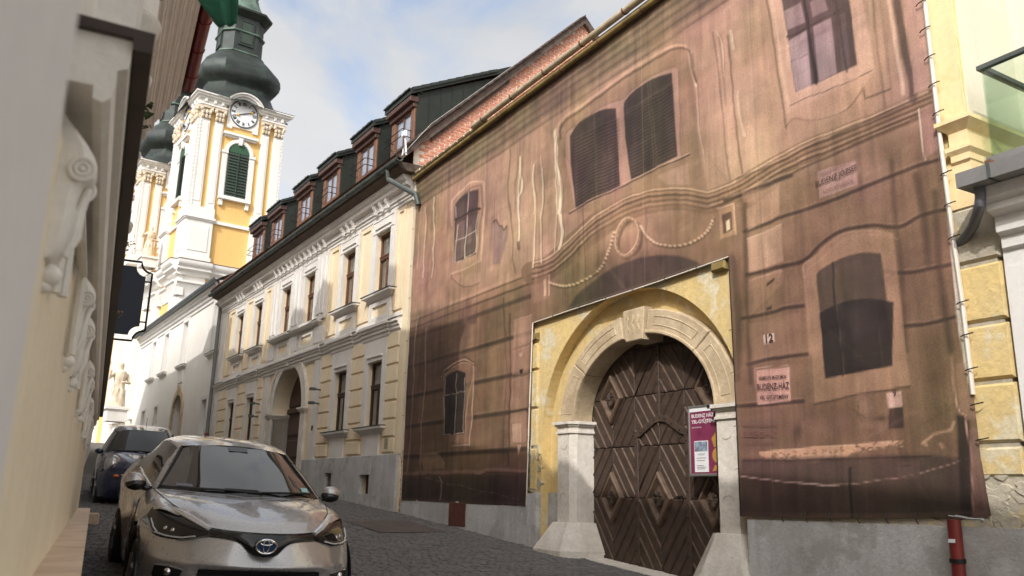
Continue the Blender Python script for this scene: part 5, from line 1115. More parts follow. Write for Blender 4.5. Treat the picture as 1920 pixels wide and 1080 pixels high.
# verge: timber boards, tiles along the edge, lightning wire
vb = MB(); vb.prism([(e0[0], e0[1]-.02), (RX, RZ+.02), (RX, RZ-.22), (e0[0]+.2, e0[1]-.05)], .05, .15, ax='x'); vb.build('verge_board', M['timber'], HB, smooth=0)
vb = MB(); vb.prism([(RX, RZ+.02), (RX+1.5, RZ-1.5), (RX+1.5, RZ-1.75), (RX, RZ-.22)], .05, .15, ax='x'); vb.build('verge_board', M['timber'], HB, smooth=0)
vb = MB(); vb.prism([(.3, roofline(.3)-.22), (2.4, roofline(2.4)-.22), (2.4, roofline(2.4)-.34), (.3, roofline(.3)-.36)], .04, .09, ax='x'); vb.build('verge_board', M['timber'], HB, smooth=0)
for k in range(26):
    y = e0[0] + k*.205
    vt = MB(); z0, z1 = roofline(y), roofline(y+.23); vt.add([(.0, y, z0+.02), (.20, y, z0+.02), (.20, y+.23, z1+.0), (.0, y+.23, z1+.0), (.0, y, z0+.07), (.20, y, z0+.07), (.20, y+.23, z1+.03), (.0, y+.23, z1+.03)], [(0, 1, 2, 3), (4, 7, 6, 5), (0, 4, 5, 1), (1, 5, 6, 2), (2, 6, 7, 3), (3, 7, 4, 0)]); vt.build('verge_tile', M['timber'], HB, smooth=0)
MB().tube([(.23, -.5, 7.3), (.23, .2, roofline(.2)+.10), (.23, 3.2, roofline(3.2)+.06)], .009, 5).build('lightning_wire', M['steel'], HB)
# ================================================================== white house further up
HC = thing('white_house', 'plain white two-storey house with tall narrow windows below the church tower', 'house', FC, (0, 0, .7))
def gC(s): p = FC.w(s, 0, 0); return ground(p[0], p[1])
W2 = M['white_clean']
cs0 = -16.6
def spx(x, y): return FC.at(x, y)[0]
upp = [(spx(287, 680), 5.28, 7.2), (spx(310, 670), 5.28, 7.2), (spx(346, 650), 5.22, 7.2), (spx(404, 622), 5.16, 7.2)]
low = [(spx(267, 795), 2.95, 3.75), (spx(290, 793), 2.9, 3.75), (spx(380, 787), 2.05, 3.38)]
dc, dw = spx(331, 785), .82
holes = [(c-.42, c+.42, a, b) for c, a, b in upp] + [(c-.40, c+.40, a, b) for c, a, b in low] + [(dc-dw, dc+dw, -.2, 3.95)]
mb = MB(); wall_holes(mb, cs0, -.02, -.6, 7.9, 0, holes, .3)
ar = ell(dc, 3.15, dw, .8, math.pi, 0, 16)
for (a, b), (c, d) in zip(ar[:-1], ar[1:]): mb.add([(a, 0, b), (c, 0, d), (c, 0, 3.95), (a, 0, 3.95)], [(0, 1, 2, 3)]); mb.add([(a, 0, b), (a, .4, b), (c, .4, d), (c, 0, d)], [(0, 1, 2, 3)])
recalc(mb.build('wall', mat('grey_white_render', S(234, 229, 220), .88, col2=S(224, 217, 206), scale=.8, amt=.5, streak=.15, bump=.2, bscale=25), HC, smooth=0))
mb = MB(); mb.add([(cs0, 0, -1), (cs0, 7, -1), (cs0, 7, 8), (cs0, 0, 8)], [(0, 1, 2, 3)]); mb.box(cs0+.1, -.1, .8, .9, -.6, 7.8); mb.build('end_wall', W2, HC, smooth=0)
def cwin(c, a, b, bars=2, m_=W2):
    h = b-a; w = .40; f = MB()
    for x0, x1, z0, z1 in ((-w, -w+.07, 0, h), (w-.07, w, 0, h), (-w+.07, w-.07, 0, .07), (-w+.07, w-.07, h-.07, h), (-.04, .04, .07, h-.07)): f.box(c+x0, c+x1, .2, .26, a+z0, a+z1)
    for k in range(1, bars+1): z = a + h*k/(bars+1); f.box(c-w+.07, c-.04, .2, .25, z-.025, z+.025); f.box(c+.04, c+w-.07, .2, .25, z-.025, z+.025)
    o = f.build('window', m_, HC, smooth=0); MB().box(c-w+.05, c+w-.05, .235, .245, a+.05, b-.05).build('pane', M['glass2'] if bars == 1 else M['glass'], o, smooth=0)
for c, a, b in upp:
    cwin(c, a, b, 1); m2 = MB(); w = .42
    for x0, x1, z0, z1 in ((-w-.18, -w, a, b+.2), (w, w+.18, a, b+.2), (-w, w, b, b+.2)): m2.box(c+x0, c+x1, -.04, 0, z0, z1)
    m2.build('window_surround', W2, HC, smooth=0); m2 = MB(); m2.wrap([(0, a-.2), (.04, a-.14), (.1, a-.1), (.16, a-.06), (.16, a)], c-.58, c+.58, .02); recalc(m2.build('window_sill', W2, HC, smooth=0)); MB().box(c-.76, c+.76, -.175, 0, a+.002, a+.018).build('sill_flashing', M['zinc'], HC, smooth=0)
c = upp[2][0]; MB().box(c-.42, c+.42, -.04, 0, 4.45, 5.0, .03).build('apron', W2, HC, smooth=0); MB().box(c-.62, c+.62, -.06, 0, 7.4, 7.75).build('window_head', W2, HC, smooth=0)
for c, a, b in low:
    cwin(c, a, b, 2); m2 = MB(); w = .40
    for x0, x1, z0, z1 in ((-w-.14, -w, a, b+.14), (w, w+.14, a, b+.14), (-w, w, b, b+.14)): m2.box(c+x0, c+x1, -.03, 0, z0, z1)
    m2.build('window_surround', W2, HC, smooth=0)
# door with stone arch
ts = np.linspace(math.pi, 0, 13); P = [(dc + (dw+.26)*math.cos(t), 3.15 + 1.08*math.sin(t)) for t in ts] + [(dc + dw*math.cos(t), 3.15 + .8*math.sin(t)) for t in ts][::-1]; MB().prism(P, -.06, .04).build('arch_stone', M['stonearch'], HC, smooth=30)
MB().prism([(dc-.14, 4.35), (dc+.14, 4.35), (dc+.1, 3.9), (dc-.1, 3.9)], -.1, .02).build('keystone', M['stonearch'], HC, smooth=0)
for sgn in (-1, 1): a, b = sorted((dc+sgn*dw, dc+sgn*(dw+.26))); MB().box(a, b, -.06, .04, .2, 3.15).build('door_jamb', M['stonearch'], HC, smooth=0)
dd = MB().box(dc-dw, dc+dw, .34, .4, .2, 3.95).build('door', M['woodred'], HC, smooth=0)
for sgn in (-1, 1):
    for k in range(4): a, b = sorted((dc+sgn*.08, dc+sgn*(dw-.1))); MB().box(a, b, .31, .34, .9+k*.72, 1.5+k*.72, .03).build('door_panel', M['woodred'], dd, smooth=0)
# cornice and gutter
MB().sweep([(0, 7.30), (-.05, 7.34), (-.05, 7.44), (-.12, 7.5), (-.12, 7.6), (-.2, 7.66), (-.2, 7.72), (-.3, 7.80), (-.3, 7.86), (0, 7.9)], cs0, -.05).build('cornice', W2, HC, smooth=0)
MB().sweep(halfpipe(-.40, 7.96, .12), cs0, .0).build('gutter', mat('blue_grey_gutter', S(112, 122, 128), .45, metal=.4, col2=S(86, 96, 102), scale=3, amt=.7), HC, smooth=50)
MB().sweep([(-.38, 7.9), (2.6, 9.6), (6.0, 7.9), (2.6, 9.5)], cs0, -.02).build('roof', M['zinc'], HC, smooth=0)
MB().tube([(-.18, -.36, 7.86), (-.18, -.30, 7.5), (-.18, -.12, 7.15), (-.18, -.12, 2.0)], .07, 8).build('drainpipe', M['zinc2'], HC); MB().tube([(-.18, -.12, 2.0), (-.18, -.12, .5)], .085, 8).build('drainpipe_foot', M['redpipe'], HC)
# ================================================================== church with two towers
CH = thing('baroque_church', 'white and yellow baroque church with two green-domed clock towers', 'church', FT, (0, 0, 1.5))
WC, OC, CU = M['white_clean'], M['ochre'], M['copper']
TWN = 7.0; B0 = .6
def fx(mb, face, y0):
    """face coordinates (u right, p out of the wall negative, z) -> church coordinates"""
    if face == 'front': mb.v = [(u, y0 + B0 + p, z) for u, p, z in mb.v]
    else: mb.v = [(B0 + p, y0 + TWN - u, z) for u, p, z in mb.v]
    return mb
def leafcap(mb, a, b, z0, z1):
    """acanthus capital on a pilaster a..b"""
    c = (a+b)/2; w = (b-a)/2
    mb.box(a, b, -.16, 0, z0, z1-.1); mb.box(a-.12, b+.12, -.3, 0, z1-.14, z1)
    for r in range(2):
        for k in range(3): mb.ball((c + (k-1)*w*.75, -.2-.04*r, z0+.2+.3*r), .14, 6, sz=1.3, sx=.8)
    for sg in (-1, 1): mb.ball((c+sg*(w+.02), -.26, z1-.26), .14, 6)
def oct_loft(mb, c, rows, ch=.42):
    """rows of (half width, z): square plan with chamfered corners"""
    v = []
    for h, z in rows:
        k = h*(1-ch)
        for x, y in ((h, -k), (h, k), (k, h), (-k, h), (-h, k), (-h, -k), (-k, -h), (k, -h)): v.append((c[0]+x, c[1]+y, z))
    f = [(i*8+j, i*8+(j+1) % 8, (i+1)*8+(j+1) % 8, (i+1)*8+j) for i in range(len(rows)-1) for j in range(8)]
    f.append(tuple(range((len(rows)-1)*8, len(rows)*8)))
    return mb.add(v, f)
pil = [(.60, 1.22), (1.56, 2.12), (4.86, 5.40), (5.74, 6.40)]
def arched(c, w, z0, zs, r, n=14): return [(c-w, z0), (c+w, z0)] + [(c + w*math.cos(t), zs + r*math.sin(t)) for t in np.linspace(0, math.pi, n)]
def tower(y0, clocks=True):
    P_ = lambda mb, nm, m_, par=CH, sm=30: mb.build(nm, m_, par, smooth=sm)
    P_(MB().box(B0, TWN-B0, y0+B0, y0+TWN-B0, 0, 26.0), 'tower_wall', OC)
    for face in ('front', 'left'):
        X = lambda mb: fx(mb, face, y0)
        for a, b in pil:
            P_(X(MB().box(a, b, -.16, .02, 18.3, 24.65)), 'pilaster', WC)
            P_(X(MB().box(a+.1, b-.1, -.19, -.155, 18.7, 24.4)), 'pilaster_panel', WC)
            m2 = MB(); leafcap(m2, a, b, 24.6, 25.55); P_(X(m2), 'capital', M['statue'])
        # quoining of small stones along the outer edges
        m2 = MB()
        for k in range(24): m2.box(.56, .66, -.2, -.1, 18.4+k*.26, 18.4+k*.26+.2); m2.box(TWN-.66, TWN-.56, -.2, -.1, 18.4+k*.26, 18.4+k*.26+.2)
        o = P_(X(m2), 'edge_stones', WC); o['kind'] = 'stuff'
        # bell window
        c = 3.41
        P_(X(MB().prism(arched(c, .98, 19.45, 22.72, .98), -.10, .02)), 'window_surround', WC)
        P_(X(MB().prism(arched(c, .73, 19.5, 22.7, .73), -.115, -.09)), 'window_recess', M['louvre'])
        lv = MB()
        for k in range(15): z = 19.62 + k*.215; lv.add([(c-.68, -.12, z), (c+.68, -.12, z), (c+.68, -.19, z-.12), (c-.68, -.19, z-.12), (c-.68, -.12, z-.03), (c+.68, -.12, z-.03)], [(0, 1, 2, 3), (3, 2, 5, 4)])
        lvo = P_(X(lv), 'louvre', M['louvre'], sm=0); P_(X(MB().box(c-.03, c+.03, -.22, -.1, 19.5, 22.75)), 'mullion', M['louvre'])
        P_(X(MB().prism(arched(c, .73, 22.72, 22.72, .70), -.14, -.10)), 'louvre_head', M['gh'])
        m2 = MB()
        for a, b in ((2.28, 2.62), (4.20, 4.54)): m2.box(a, b, -.14, 0, 19.45, 22.55); m2.box(a-.05, b+.05, -.2, 0, 22.55, 22.75)
        P_(X(m2), 'window_jamb', WC)
        ts = np.linspace(math.pi, 0, 15); pr = [(c + 1.0*math.cos(t), 22.72 + 1.0*math.sin(t)) for t in ts] + [(c + .76*math.cos(t), 22.72 + .76*math.sin(t)) for t in ts][::-1]
        P_(X(MB().prism(pr, -.2, 0)), 'archivolt', WC); P_(X(MB().prism([(c-.16, 23.85), (c+.16, 23.85), (c+.1, 23.3), (c-.1, 23.3)], -.3, 0)), 'keystone', WC)
        m2 = MB(); m2.box(2.3, 4.52, -.22, 0, 23.78, 23.9); m2.box(2.2, 4.62, -.34, 0, 23.9, 24.08); P_(X(m2), 'hood_mould', WC)
        m2 = MB(); m2.box(2.3, 4.5, -.32, 0, 19.2, 19.45); m2.box(2.38, 2.62, -.2, 0, 18.75, 19.2); m2.box(4.18, 4.42, -.2, 0, 18.75, 19.2); P_(X(m2), 'window_sill', WC)
        # entablature and arched cornice over the clock
        for a, b in ((.5, 2.2), (4.78, 6.5)):
            m2 = MB(); m2.box(a, b, -.22, 0, 25.55, 25.62); m2.box(a-.05, b+.05, -.30, 0, 25.62, 25.74); P_(X(m2), 'architrave', WC)
            P_(X(MB().box(a+.02, b-.02, -.18, 0, 25.74, 26.1)), 'frieze', WC)
            for u in (a+.28, a+.9, b-.28): P_(X(MB().box(u-.1, u+.1, -.36, -.1, 25.80, 26.1, .04)), 'modillion', WC)
        cen = 3.46; rr = 1.32
        arcp = [(cen + rr*math.cos(t), 25.75 + rr*1.0*math.sin(t)) for t in np.linspace(math.pi*.86, math.pi*.14, 15)]
        path = [(0.0, 26.35), (arcp[0][0]-.18, 26.33)] + arcp + [(arcp[-1][0]+.18, 26.33), (TWN, 26.35)]
        m2 = MB(); n = len(path)
        prof = [(.0, -.32), (-.28, -.30), (-.34, -.20), (-.48, -.14), (-.48, -.04), (-.6, .0), (-.6, .10), (.3, .16)]
        v = []
        for i, (u, z) in enumerate(path):
            q0, q1 = path[max(i-1, 0)], path[min(i+1, n-1)]; du, dz = q1[0]-q0[0], q1[1]-q0[1]; l = math.hypot(du, dz); nu, nz2 = -dz/l, du/l
            for p, h in prof:
                v.append((u + nu*h, p, z + nz2*h))
        # mitre the two ends so that the cornice turns the corner
        k = len(prof)
        for i in (0, n-1):
            for j in range(k):
                u, p, z = v[i*k+j]; v[i*k+j] = ((B0 + p if i == 0 else TWN - B0 - p), p, z)
        f = [(i*k+j, i*k+j+1, (i+1)*k+j+1, (i+1)*k+j) for i in range(n-1) for j in range(k-1)]
        m2.add(v, f); P_(X(m2), 'cornice', WC)
        # flashing on top of it
        m2 = MB(); v = []
        for i, (u, z) in enumerate(path):
            v += [(v_[0], -.63, v_[2]) for v_ in [(u if 0 < i < n-1 else (B0-.63 if i == 0 else TWN-B0+.63), 0, z+.12)]] + [(u if 0 < i < n-1 else (B0+.3 if i == 0 else TWN-B0-.3), .35, z+.22)]
        m2.add(v, [(2*i, 2*i+1, 2*i+3, 2*i+2) for i in range(n-1)]); P_(X(m2), 'cornice_flashing', CU)
        # clock panel and clock
        P_(X(MB().prism([(2.36, 24.45), (2.75, 24.45), (2.75, 24.62), (4.18, 24.62), (4.18, 24.45), (4.58, 24.45), (4.58, 25.75)] + [(cen + 1.1*math.cos(t), 25.75 + 1.1*math.sin(t)) for t in np.linspace(0, math.pi, 16)] + [(2.36, 25.75)], -.12, .02)), 'clock_panel', WC)
        if clocks:
            dial = MB(); dial.prism([(cen + .94*math.cos(t), 25.72 + .98*math.sin(t)) for t in np.linspace(0, 2*math.pi, 40, endpoint=False)], -.17, -.10); clk = P_(X(dial), 'clock_face', M['clock'])
            rim = MB(); rim.tube([(cen + .96*math.cos(t), -.15, 25.72 + 1.0*math.sin(t)) for t in np.linspace(0, 2*math.pi, 41)], .045, 6); P_(X(rim), 'clock_rim', M['zinc'], clk)
            nm = MB()
            for h, bars in enumerate(('|', '||', '|||', '|V', 'V', 'V|', 'V||', 'V|||', '|X', 'X', 'X|', 'X||')):
                an = math.radians(90 - 30*(h+1)); cr = .76; w_ = .085; tot = (len(bars)-1)*w_
                for i, chh in enumerate(bars):
                    off = -tot/2 + i*w_; ca, sa = math.cos(an), math.sin(an)
                    def pt(t_, r_): return (cen + (cr+r_)*ca + t_*sa*1.0, 25.72 + (cr+r_)*sa - t_*ca)
                    ss = {'|': [((off, -.13), (off, .13))], 'V': [((off, -.13), (off-.045, .13)), ((off, -.13), (off+.045, .13))], 'X': [((off-.045, -.13), (off+.045, .13)), ((off+.045, -.13), (off-.045, .13))]}[chh]
                    for (t1, r1), (t2, r2) in ss:
                        a, b = pt(t1, r1), pt(t2, r2); nm.tube([(a[0], -.175, a[1]), (b[0], -.175, b[1])], .022, 4)
            o = P_(X(nm), 'numerals', M['black'], clk); o['kind'] = 'stuff'
            for ang, ln in ((22, .80), (202, .62)):
                hd = MB(); ca, sa = math.cos(math.radians(ang)), math.sin(math.radians(ang)); hd.tube([(cen, -.2, 25.72), (cen+ln*ca, -.2, 25.72+ln*sa)], [.035, .02], 5); P_(X(hd), 'hand', M['black'], clk)
                st = MB(); st.ball((cen+ln*.72*ca, -.2, 25.72+ln*.72*sa), .10, 8); P_(X(st), 'gilded_star', M['gold'], clk)
        # pedestal storey
        for a, b in ((.34, 2.2), (4.62, 6.66)):
            P_(X(MB().box(a+.08, b-.06, -.26, .02, 14.85, 17.35)), 'pedestal', WC); P_(X(MB().box(a+.28, b-.28, -.30, -.25, 15.2, 17.0, .03)), 'pedestal_panel', WC)
            m2 = MB(); m2.box(a, b, -.34, 0, 17.35, 17.45); m2.box(a-.06, b+.04, -.42, 0, 17.45, 17.6); P_(X(m2), 'pedestal_cornice', WC); P_(X(MB().box(a+.06, b-.04, -.3, 0, 17.62, 18.3)), 'plinth_block', WC)
            P_(X(MB().box(a-.02, b+.02, -.36, 0, 14.45, 14.85)), 'pedestal_base', WC)
        m2 = MB(); m2.box(2.2, 4.62, -.14, 0, 17.35, 17.58); P_(X(m2), 'band', WC)
        # main entablature, breaking forward over the corner piers
        pr = [(-.05, 13.45), (-.2, 13.5), (-.25, 13.65), (-.5, 13.8), (-.5, 13.95), (-.62, 14.05), (-.7, 14.2), (-.7, 14.38), (0, 14.45)]
        for a, b, e in ((.1, 2.25, -.25), (2.25, 4.6, 0), (4.6, 6.9, -.25)):
            m2 = MB(); m2.sweep([(p+e, z) for p, z in pr] + [(.1, 14.45), (.1, 13.45)], a, b); P_(X(m2), 'main_cornice', WC)
            P_(X(MB().sweep([(-.72+e, 14.385), (-.72+e, 14.43), (.05, 14.52), (.05, 14.45)], a-.02, b+.02)), 'cornice_flashing', M['soffit'])
            m2 = MB(); m2.sweep([(-.06+e*.9, 12.1), (-.1+e*.9, 12.5), (-.22+e*.9, 12.7), (-.26+e*.9, 12.85), (-.38+e*.9, 12.95), (-.38+e*.9, 13.08), (.1, 13.1), (.1, 12.1)], a+.1, b-.1 if e else b); P_(X(m2), 'architrave', WC)
            if e: P_(X(MB().box(a+.2, b-.2, -.22, .02, 13.05, 13.5)), 'frieze', WC); P_(X(MB().box(a+.35, b-.35, -.26, .02, 2.0, 12.3)), 'corner_pier', WC)
    # dome
    c = (TWN/2, y0+TWN/2)
    rows = [(3.55, 26.35), (3.3, 26.55), (2.85, 27.0), (2.5, 27.6), (2.28, 28.2), (2.34, 28.36), (2.62, 28.55), (2.80, 28.85), (2.86, 29.2), (2.82, 29.6), (2.66, 29.95), (2.38, 30.3), (2.0, 30.7), (1.74, 31.0), (1.60, 31.15), (1.56, 31.3)]
    dm = P_(oct_loft(MB(), c, rows), 'dome', CU, sm=40)
    bl = MB()
    for h, z in ((1.66, 31.2), (1.6, 32.9)): oct_loft(bl, c, [(h-.12, z-.1), (h, z-.05), (h, z+.05), (h-.12, z+.1)])
    P_(bl, 'lantern_band', M['copperlight'], dm)
    ln = P_(oct_loft(MB(), c, [(1.48, 31.2), (1.46, 34.3)]), 'lantern', CU, dm)
    for face in ('front', 'left'):
        m2 = MB(); u = TWN/2; m2.box(u-.42, u+.42, 2.9-1.52, 2.9-1.4, 32.0, 33.7); lw_ = P_(fx(m2, face, y0), 'lantern_shutter', M['louvre'], dm)
        m2 = MB()
        for a, b, d_, e_ in ((u-.52, u-.42, 31.9, 33.8), (u+.42, u+.52, 31.9, 33.8), (u-.42, u+.42, 33.7, 33.8), (u-.55, u+.55, 31.78, 31.9)): m2.box(a, b, 2.9-1.56, 2.9-1.4, d_, e_)
        P_(fx(m2, face, y0), 'shutter_frame', CU, dm)
    P_(oct_loft(MB(), c, [(1.5, 34.1), (1.95, 34.45), (1.97, 34.6), (1.7, 34.75)]), 'lantern_eave', M['copper'], dm)
    P_(oct_loft(MB(), c, [(1.8, 34.6), (1.3, 35.1), (1.0, 35.9), (.85, 36.6)]), 'lantern_roof', M['copperlight'], dm, 40)
    P_(oct_loft(MB(), c, [(.95, 36.5), (.85, 36.9), (.7, 38.5), (.3, 42.0), (.05, 45.0)]), 'spire', CU, dm, 40)
M['gh'] = mat('green_shutter_head', S(46, 84, 58), .7, amt=.3)
tower(0.0); tower(15.6, False)
# the front between and below the towers
b = MB(); b.box(.9, 12, 6.5, 16.2, 0, 15.0); b.build('nave_wall', M['cream'], CH, smooth=0)
for y_ in (7.6, 9.4, 13.2, 15.0):
    MB().box(.62, .92, y_-.45, y_+.45, 2, 13.4).build('nave_pilaster', WC, CH, smooth=0)
    m2 = MB(); m2.box(.45, .92, y_-.6, y_+.6, 12.6, 13.4); m2.box(.3, .92, y_-.7, y_+.7, 4.6, 5.1); m2.build('capital', WC, CH, smooth=0)
m2 = MB(); m2.sweep([(.9, 13.4), (.5, 13.5), (.3, 13.9), (0, 14.1), (0, 14.4), (.9, 14.6)], 0, 1); m2.v = [(p, 6.6 + x*9.4, z) for x, p, z in m2.v]; m2.build('main_cornice', WC, CH, smooth=0)
for a, b_ in ((.2, 2.2), (4.7, 6.8)):
    for face in ('front', 'left'): fx(MB().box(a+.1, b_-.1, -.42, .0, 2.0, 5.0), face, 0).build('pier_plinth', WC, CH, smooth=0); fx(MB().box(a, b_, -.52, .0, 5.0, 5.35), face, 0).build('plinth_cornice', WC, CH, smooth=0)
w_ = MB(); w_.prism(arched(3.4, .55, 7.5, 10.2, .55), -.2, -.1); fx(w_, 'left', 0).build('niche_window', M['gh'], CH, smooth=0)
w_ = MB(); w_.prism(arched(3.4, .8, 7.2, 10.2, .8), -.1, .0); fx(w_, 'left', 0).build('window_surround', WC, CH, smooth=0)
# statues in front
def statue(fr_s, fr_y, z, h, label, grp):
    t = thing('statue', label, 'statue', FT, (fr_s, fr_y, z), grp)
    ped = MB(); ped.box(fr_s-.5, fr_s+.5, fr_y-.5, fr_y+.5, z, z+h*.22); ped.box(fr_s-.6, fr_s+.6, fr_y-.6, fr_y+.6, z+h*.2, z+h*.25); ped.build('pedestal', WC, t, smooth=0)
    b = MB(); z0 = z+h*.25; H = h*.75
    b.lathe([(.36*H/2, 0), (.34*H/2, .15*H), (.26*H/2, .4*H), (.24*H/2, .55*H), (.30*H/2, .72*H), (.26*H/2, .8*H), (.10*H/2, .84*H), (.11*H/2, .88*H), (.13*H/2, .93*H), (.09*H/2, .99*H)], (fr_s, fr_y, z0), 10)
    for k in range(9):
        a = k*.7; b.tube([(fr_s+.15*H*math.cos(a), fr_y+.15*H*math.sin(a), z0+.02*H), (fr_s+.13*H*math.cos(a+.2), fr_y+.13*H*math.sin(a+.2), z0+.4*H)], .03*H, 5)
    b.tube([(fr_s-.13*H, fr_y, z0+.74*H), (fr_s-.26*H, fr_y-.1, z0+.6*H), (fr_s-.22*H, fr_y-.3, z0+.8*H)], [.05*H, .045*H, .03*H], 6); b.tube([(fr_s+.13*H, fr_y, z0+.74*H), (fr_s+.2*H, fr_y-.1, z0+.55*H), (fr_s+.02*H, fr_y-.3, z0+.55*H)], [.05*H, .045*H, .03*H], 6)
    b.build('figure', M['statue'], t); return t
def onray(px, py, Y):
    r = ray(px, py); r = r*(Y/r[1]); q = r - FT.P0; return -np.dot(q, FT.d), np.dot(q, FT.n), r[2]
s_, y_, z_ = onray(217, 770, 50); statue(s_, y_, z_-.6, 3.2, 'robed stone saint standing on a white pedestal at the left end of the street', 'statues before the church')
s_, y_, z_ = onray(276, 492, 61); statue(s_, y_, z_-.4, 3.0, 'pale stone figure high up between the two church towers', 'statues before the church')
# ================================================================== house on the left (seen from close by)
HL = thing('cream_shop_house', 'cream stucco house at the left edge with scroll corbels and a dark-edged cornice', 'house', FL, (0, .16, -1.55))
LW, LC = M['lwhite'], M['lcream']
LE = 14.2
m2 = MB(); m2.box(-8, LE, .16, 4, -3.0, .76); m2.build('wall', LC, HL, smooth=0)
m2 = MB(); m2.box(-8, LE, .165, 4, .76, 6.4); m2.build('upper_wall', LW, HL, smooth=0)
MB().box(LE, LE+.8, .30, 3.5, -3, 3.2).build('end_pilaster', LC, HL, smooth=0)
MB().box(-4, .87, .072, .16, -3.2, 3.4).build('pier', M['lpier'], HL, smooth=0)
MB().box(.62, 1.02, .10, .16, -3.2, -.02).build('pier_base', mat('stained_yellow_plaster', S(206, 172, 122), .9, col2=S(170, 132, 88), scale=4, amt=.9, streak=.4), HL, smooth=0)
# stone ledge in slabs
s = .2
while s < 14.3:
    e = min(s + 1.35 + rng.uniform(-.1, .1), 14.4); MB().box(s, e-.004, -.0, .162, -.36, -.32).build('ledge_slab', M['marble'], HL, smooth=0); s = e
m2 = MB(); m2.box(.2, 14.3, .02, .162, -3.0, -.362); m2.build('plinth', M['wooddark'], HL, smooth=0)
m2 = MB(); m2.box(14.42, 14.9, -.14, .1, -.62, -.40, .02); m2.build('step_stone', M['marble'], HL, smooth=0); m2 = MB(); m2.box(14.42, 14.7, -.1, .1, -.9, -.62); m2.build('step_stone', M['marble'], HL, smooth=0)
# lower cornice with dark flashing
cz0 = 1.93; ce = 13.4
prof = [(.168, .86), (.110, .86), (.108, .83), (.088, .822), (.072, .838), (.067, .87), (.067, .905), (.046, .915), (.043, .935), (.043, .985), (.168, .985)]
MB().sweep(prof, cz0, ce).build('cornice', LW, HL, smooth=30)
MB().sweep([(.0, .955), (.0, 1.005), (.168, 1.012), (.168, .987), (.045, .984), (.040, .955)], cz0-.02, ce).build('cornice_flashing', M['flash'], HL, smooth=0)
def cr_(P, n):
    P = [np.array(q, float) for q in P]; Q = [2*P[0]-P[1]] + P + [2*P[-1]-P[-2]]; out = []
    for i in range(len(P)-1):
        p0, p1, p2, p3 = Q[i:i+4]
        for k in range(n): t = k/n; out.append(.5*((2*p1) + (-p0+p2)*t + (2*p0-5*p1+4*p2-p3)*t*t + (-p0+3*p1-3*p2+p3)*t**3))
    return out + [P[-1]]
def corbel(s):
    w = .075
    m2 = MB(); P = [(.165, .485), (.146, .49), (.128, .525), (.118, .58), (.116, .64), (.108, .675), (.088, .695), (.084, .725), (.095, .755), (.125, .79), (.165, .83)]
    P2 = [tuple(q) for q in cr_(P, 4)]
    n = len(P2); v = []; ws_ = (-1, -.8, -.3, .3, .8, 1); ins_ = (.35, .1, 0, 0, .1, .35)
    for x_, e_ in zip(ws_, ins_): v += [(s + x_*w, a + (.165-a)*e_, b) for a, b in P2]
    f = [(i*n+j, i*n+j+1, (i+1)*n+j+1, (i+1)*n+j) for i in range(5) for j in range(n-1)] + [tuple(range(n)), tuple(range(5*n, 6*n))[::-1]]
    m2.add(v, f); o = recalc(m2.build('corbel', LW, HL, smooth=60))
    for x_ in (s-w-.004, s+w+.004):
        m3 = MB()
        for q in (.026, .014): m3.tube([(x_, .112 + q*math.cos(t), .70 + q*math.sin(t)) for t in np.linspace(0, 2*math.pi, 14)], .006, 6, False)
        m3.ball((x_, .112, .70), .008, 8)
        m3.build('scroll', LW, o)
    m3 = MB(); m3.ball((s, .150, .462), .027, 12, sz=1.0); m3.ball((s, .158, .437), .018, 10); m3.tube([(s, .095, .68), (s, .108, .62), (s, .112, .56), (s, .125, .51)], [.008, .012, .016, .008], 8); m3.build('pendant', LW, o)
for s in (2.12, 3.62, 4.4, 6.0, 6.8, 8.5, 9.3, 11.0, 11.8): corbel(s)
# moulded frames on the wall between the pairs of corbels
for a, b in ((2.3, 3.45), (4.6, 5.85), (7.0, 8.3), (9.5, 10.8)):
    m2 = MB()
    for q, y_ in ((0, .145), (.04, .13)): m2.tube([(a+q, y_, .46), (a+q, y_, .80-q), (b-q, y_, .80-q), (b-q, y_, .46)], .014, 6)
    m2.build('wall_moulding', LW, HL)
# rounded sill consoles of the upper windows
for px, py in ((300, 75), (284, 165), (264, 300), (256, 345), (248, 440)):
    s, z = FL.at(px, py, -.02)
    if not (2 < s < 14): continue
    m2 = MB(); m2.lathe([(.02, -.16), (.09, -.12), (.14, -.06), (.155, .0), (.175, .02), (.18, .05), (.16, .065), (.155, .3)], (s, .16, z), 20, math.pi, 2*math.pi); m2.build('sill_console', LW, HL, smooth=50)
m2 = MB(); m2.box(2.5, 2.54, .06, .17, 1.01, 3.5); m2.box(3.4, 3.44, .06, .17, 1.01, 3.5); m2.build('window_architrave', LW, HL, smooth=0)
# eaves cornice and red gutter
ep = [(.17, 5.10), (.13, 5.12)]
y_, z_ = .13, 5.12
for k in range(6):          # alternating fascias, coves and beads
    ep += [(y_, z_+.13), (y_-.02, z_+.135)]
    ep += [(y_-.02-.055*(1-math.cos(t)), z_+.135+.06*math.sin(t)) for t in np.linspace(.2, math.pi/2, 5)]
    ep += [(y_-.075-.02*math.sin(t), z_+.195+.025-.025*math.cos(t)) for t in np.linspace(.3, math.pi, 5)]
    y_ -= .10; z_ += .20
ep += [(-.50, 6.40), (.17, 6.45)]
MB().sweep(ep, -8, LE-.1).build('eaves_cornice', LW, HL, smooth=0)
MB().sweep(halfpipe(-.60, 6.52, .10), -8, 13.95).build('gutter', M['redpipe'], HL, smooth=50)
for s in np.arange(8, 13.9, .9): MB().sweep(halfpipe(-.60, 6.52, .113), s, s+.03).build('gutter_bracket', M['redpipe'], HL, smooth=50)
MB().sweep([(-.5, 6.46), (-.5, 6.5), (1.5, 7.6), (4.5, 9.4), (4.5, 6.46)], -8, LE).build('roof', M['tile'], HL, smooth=0)
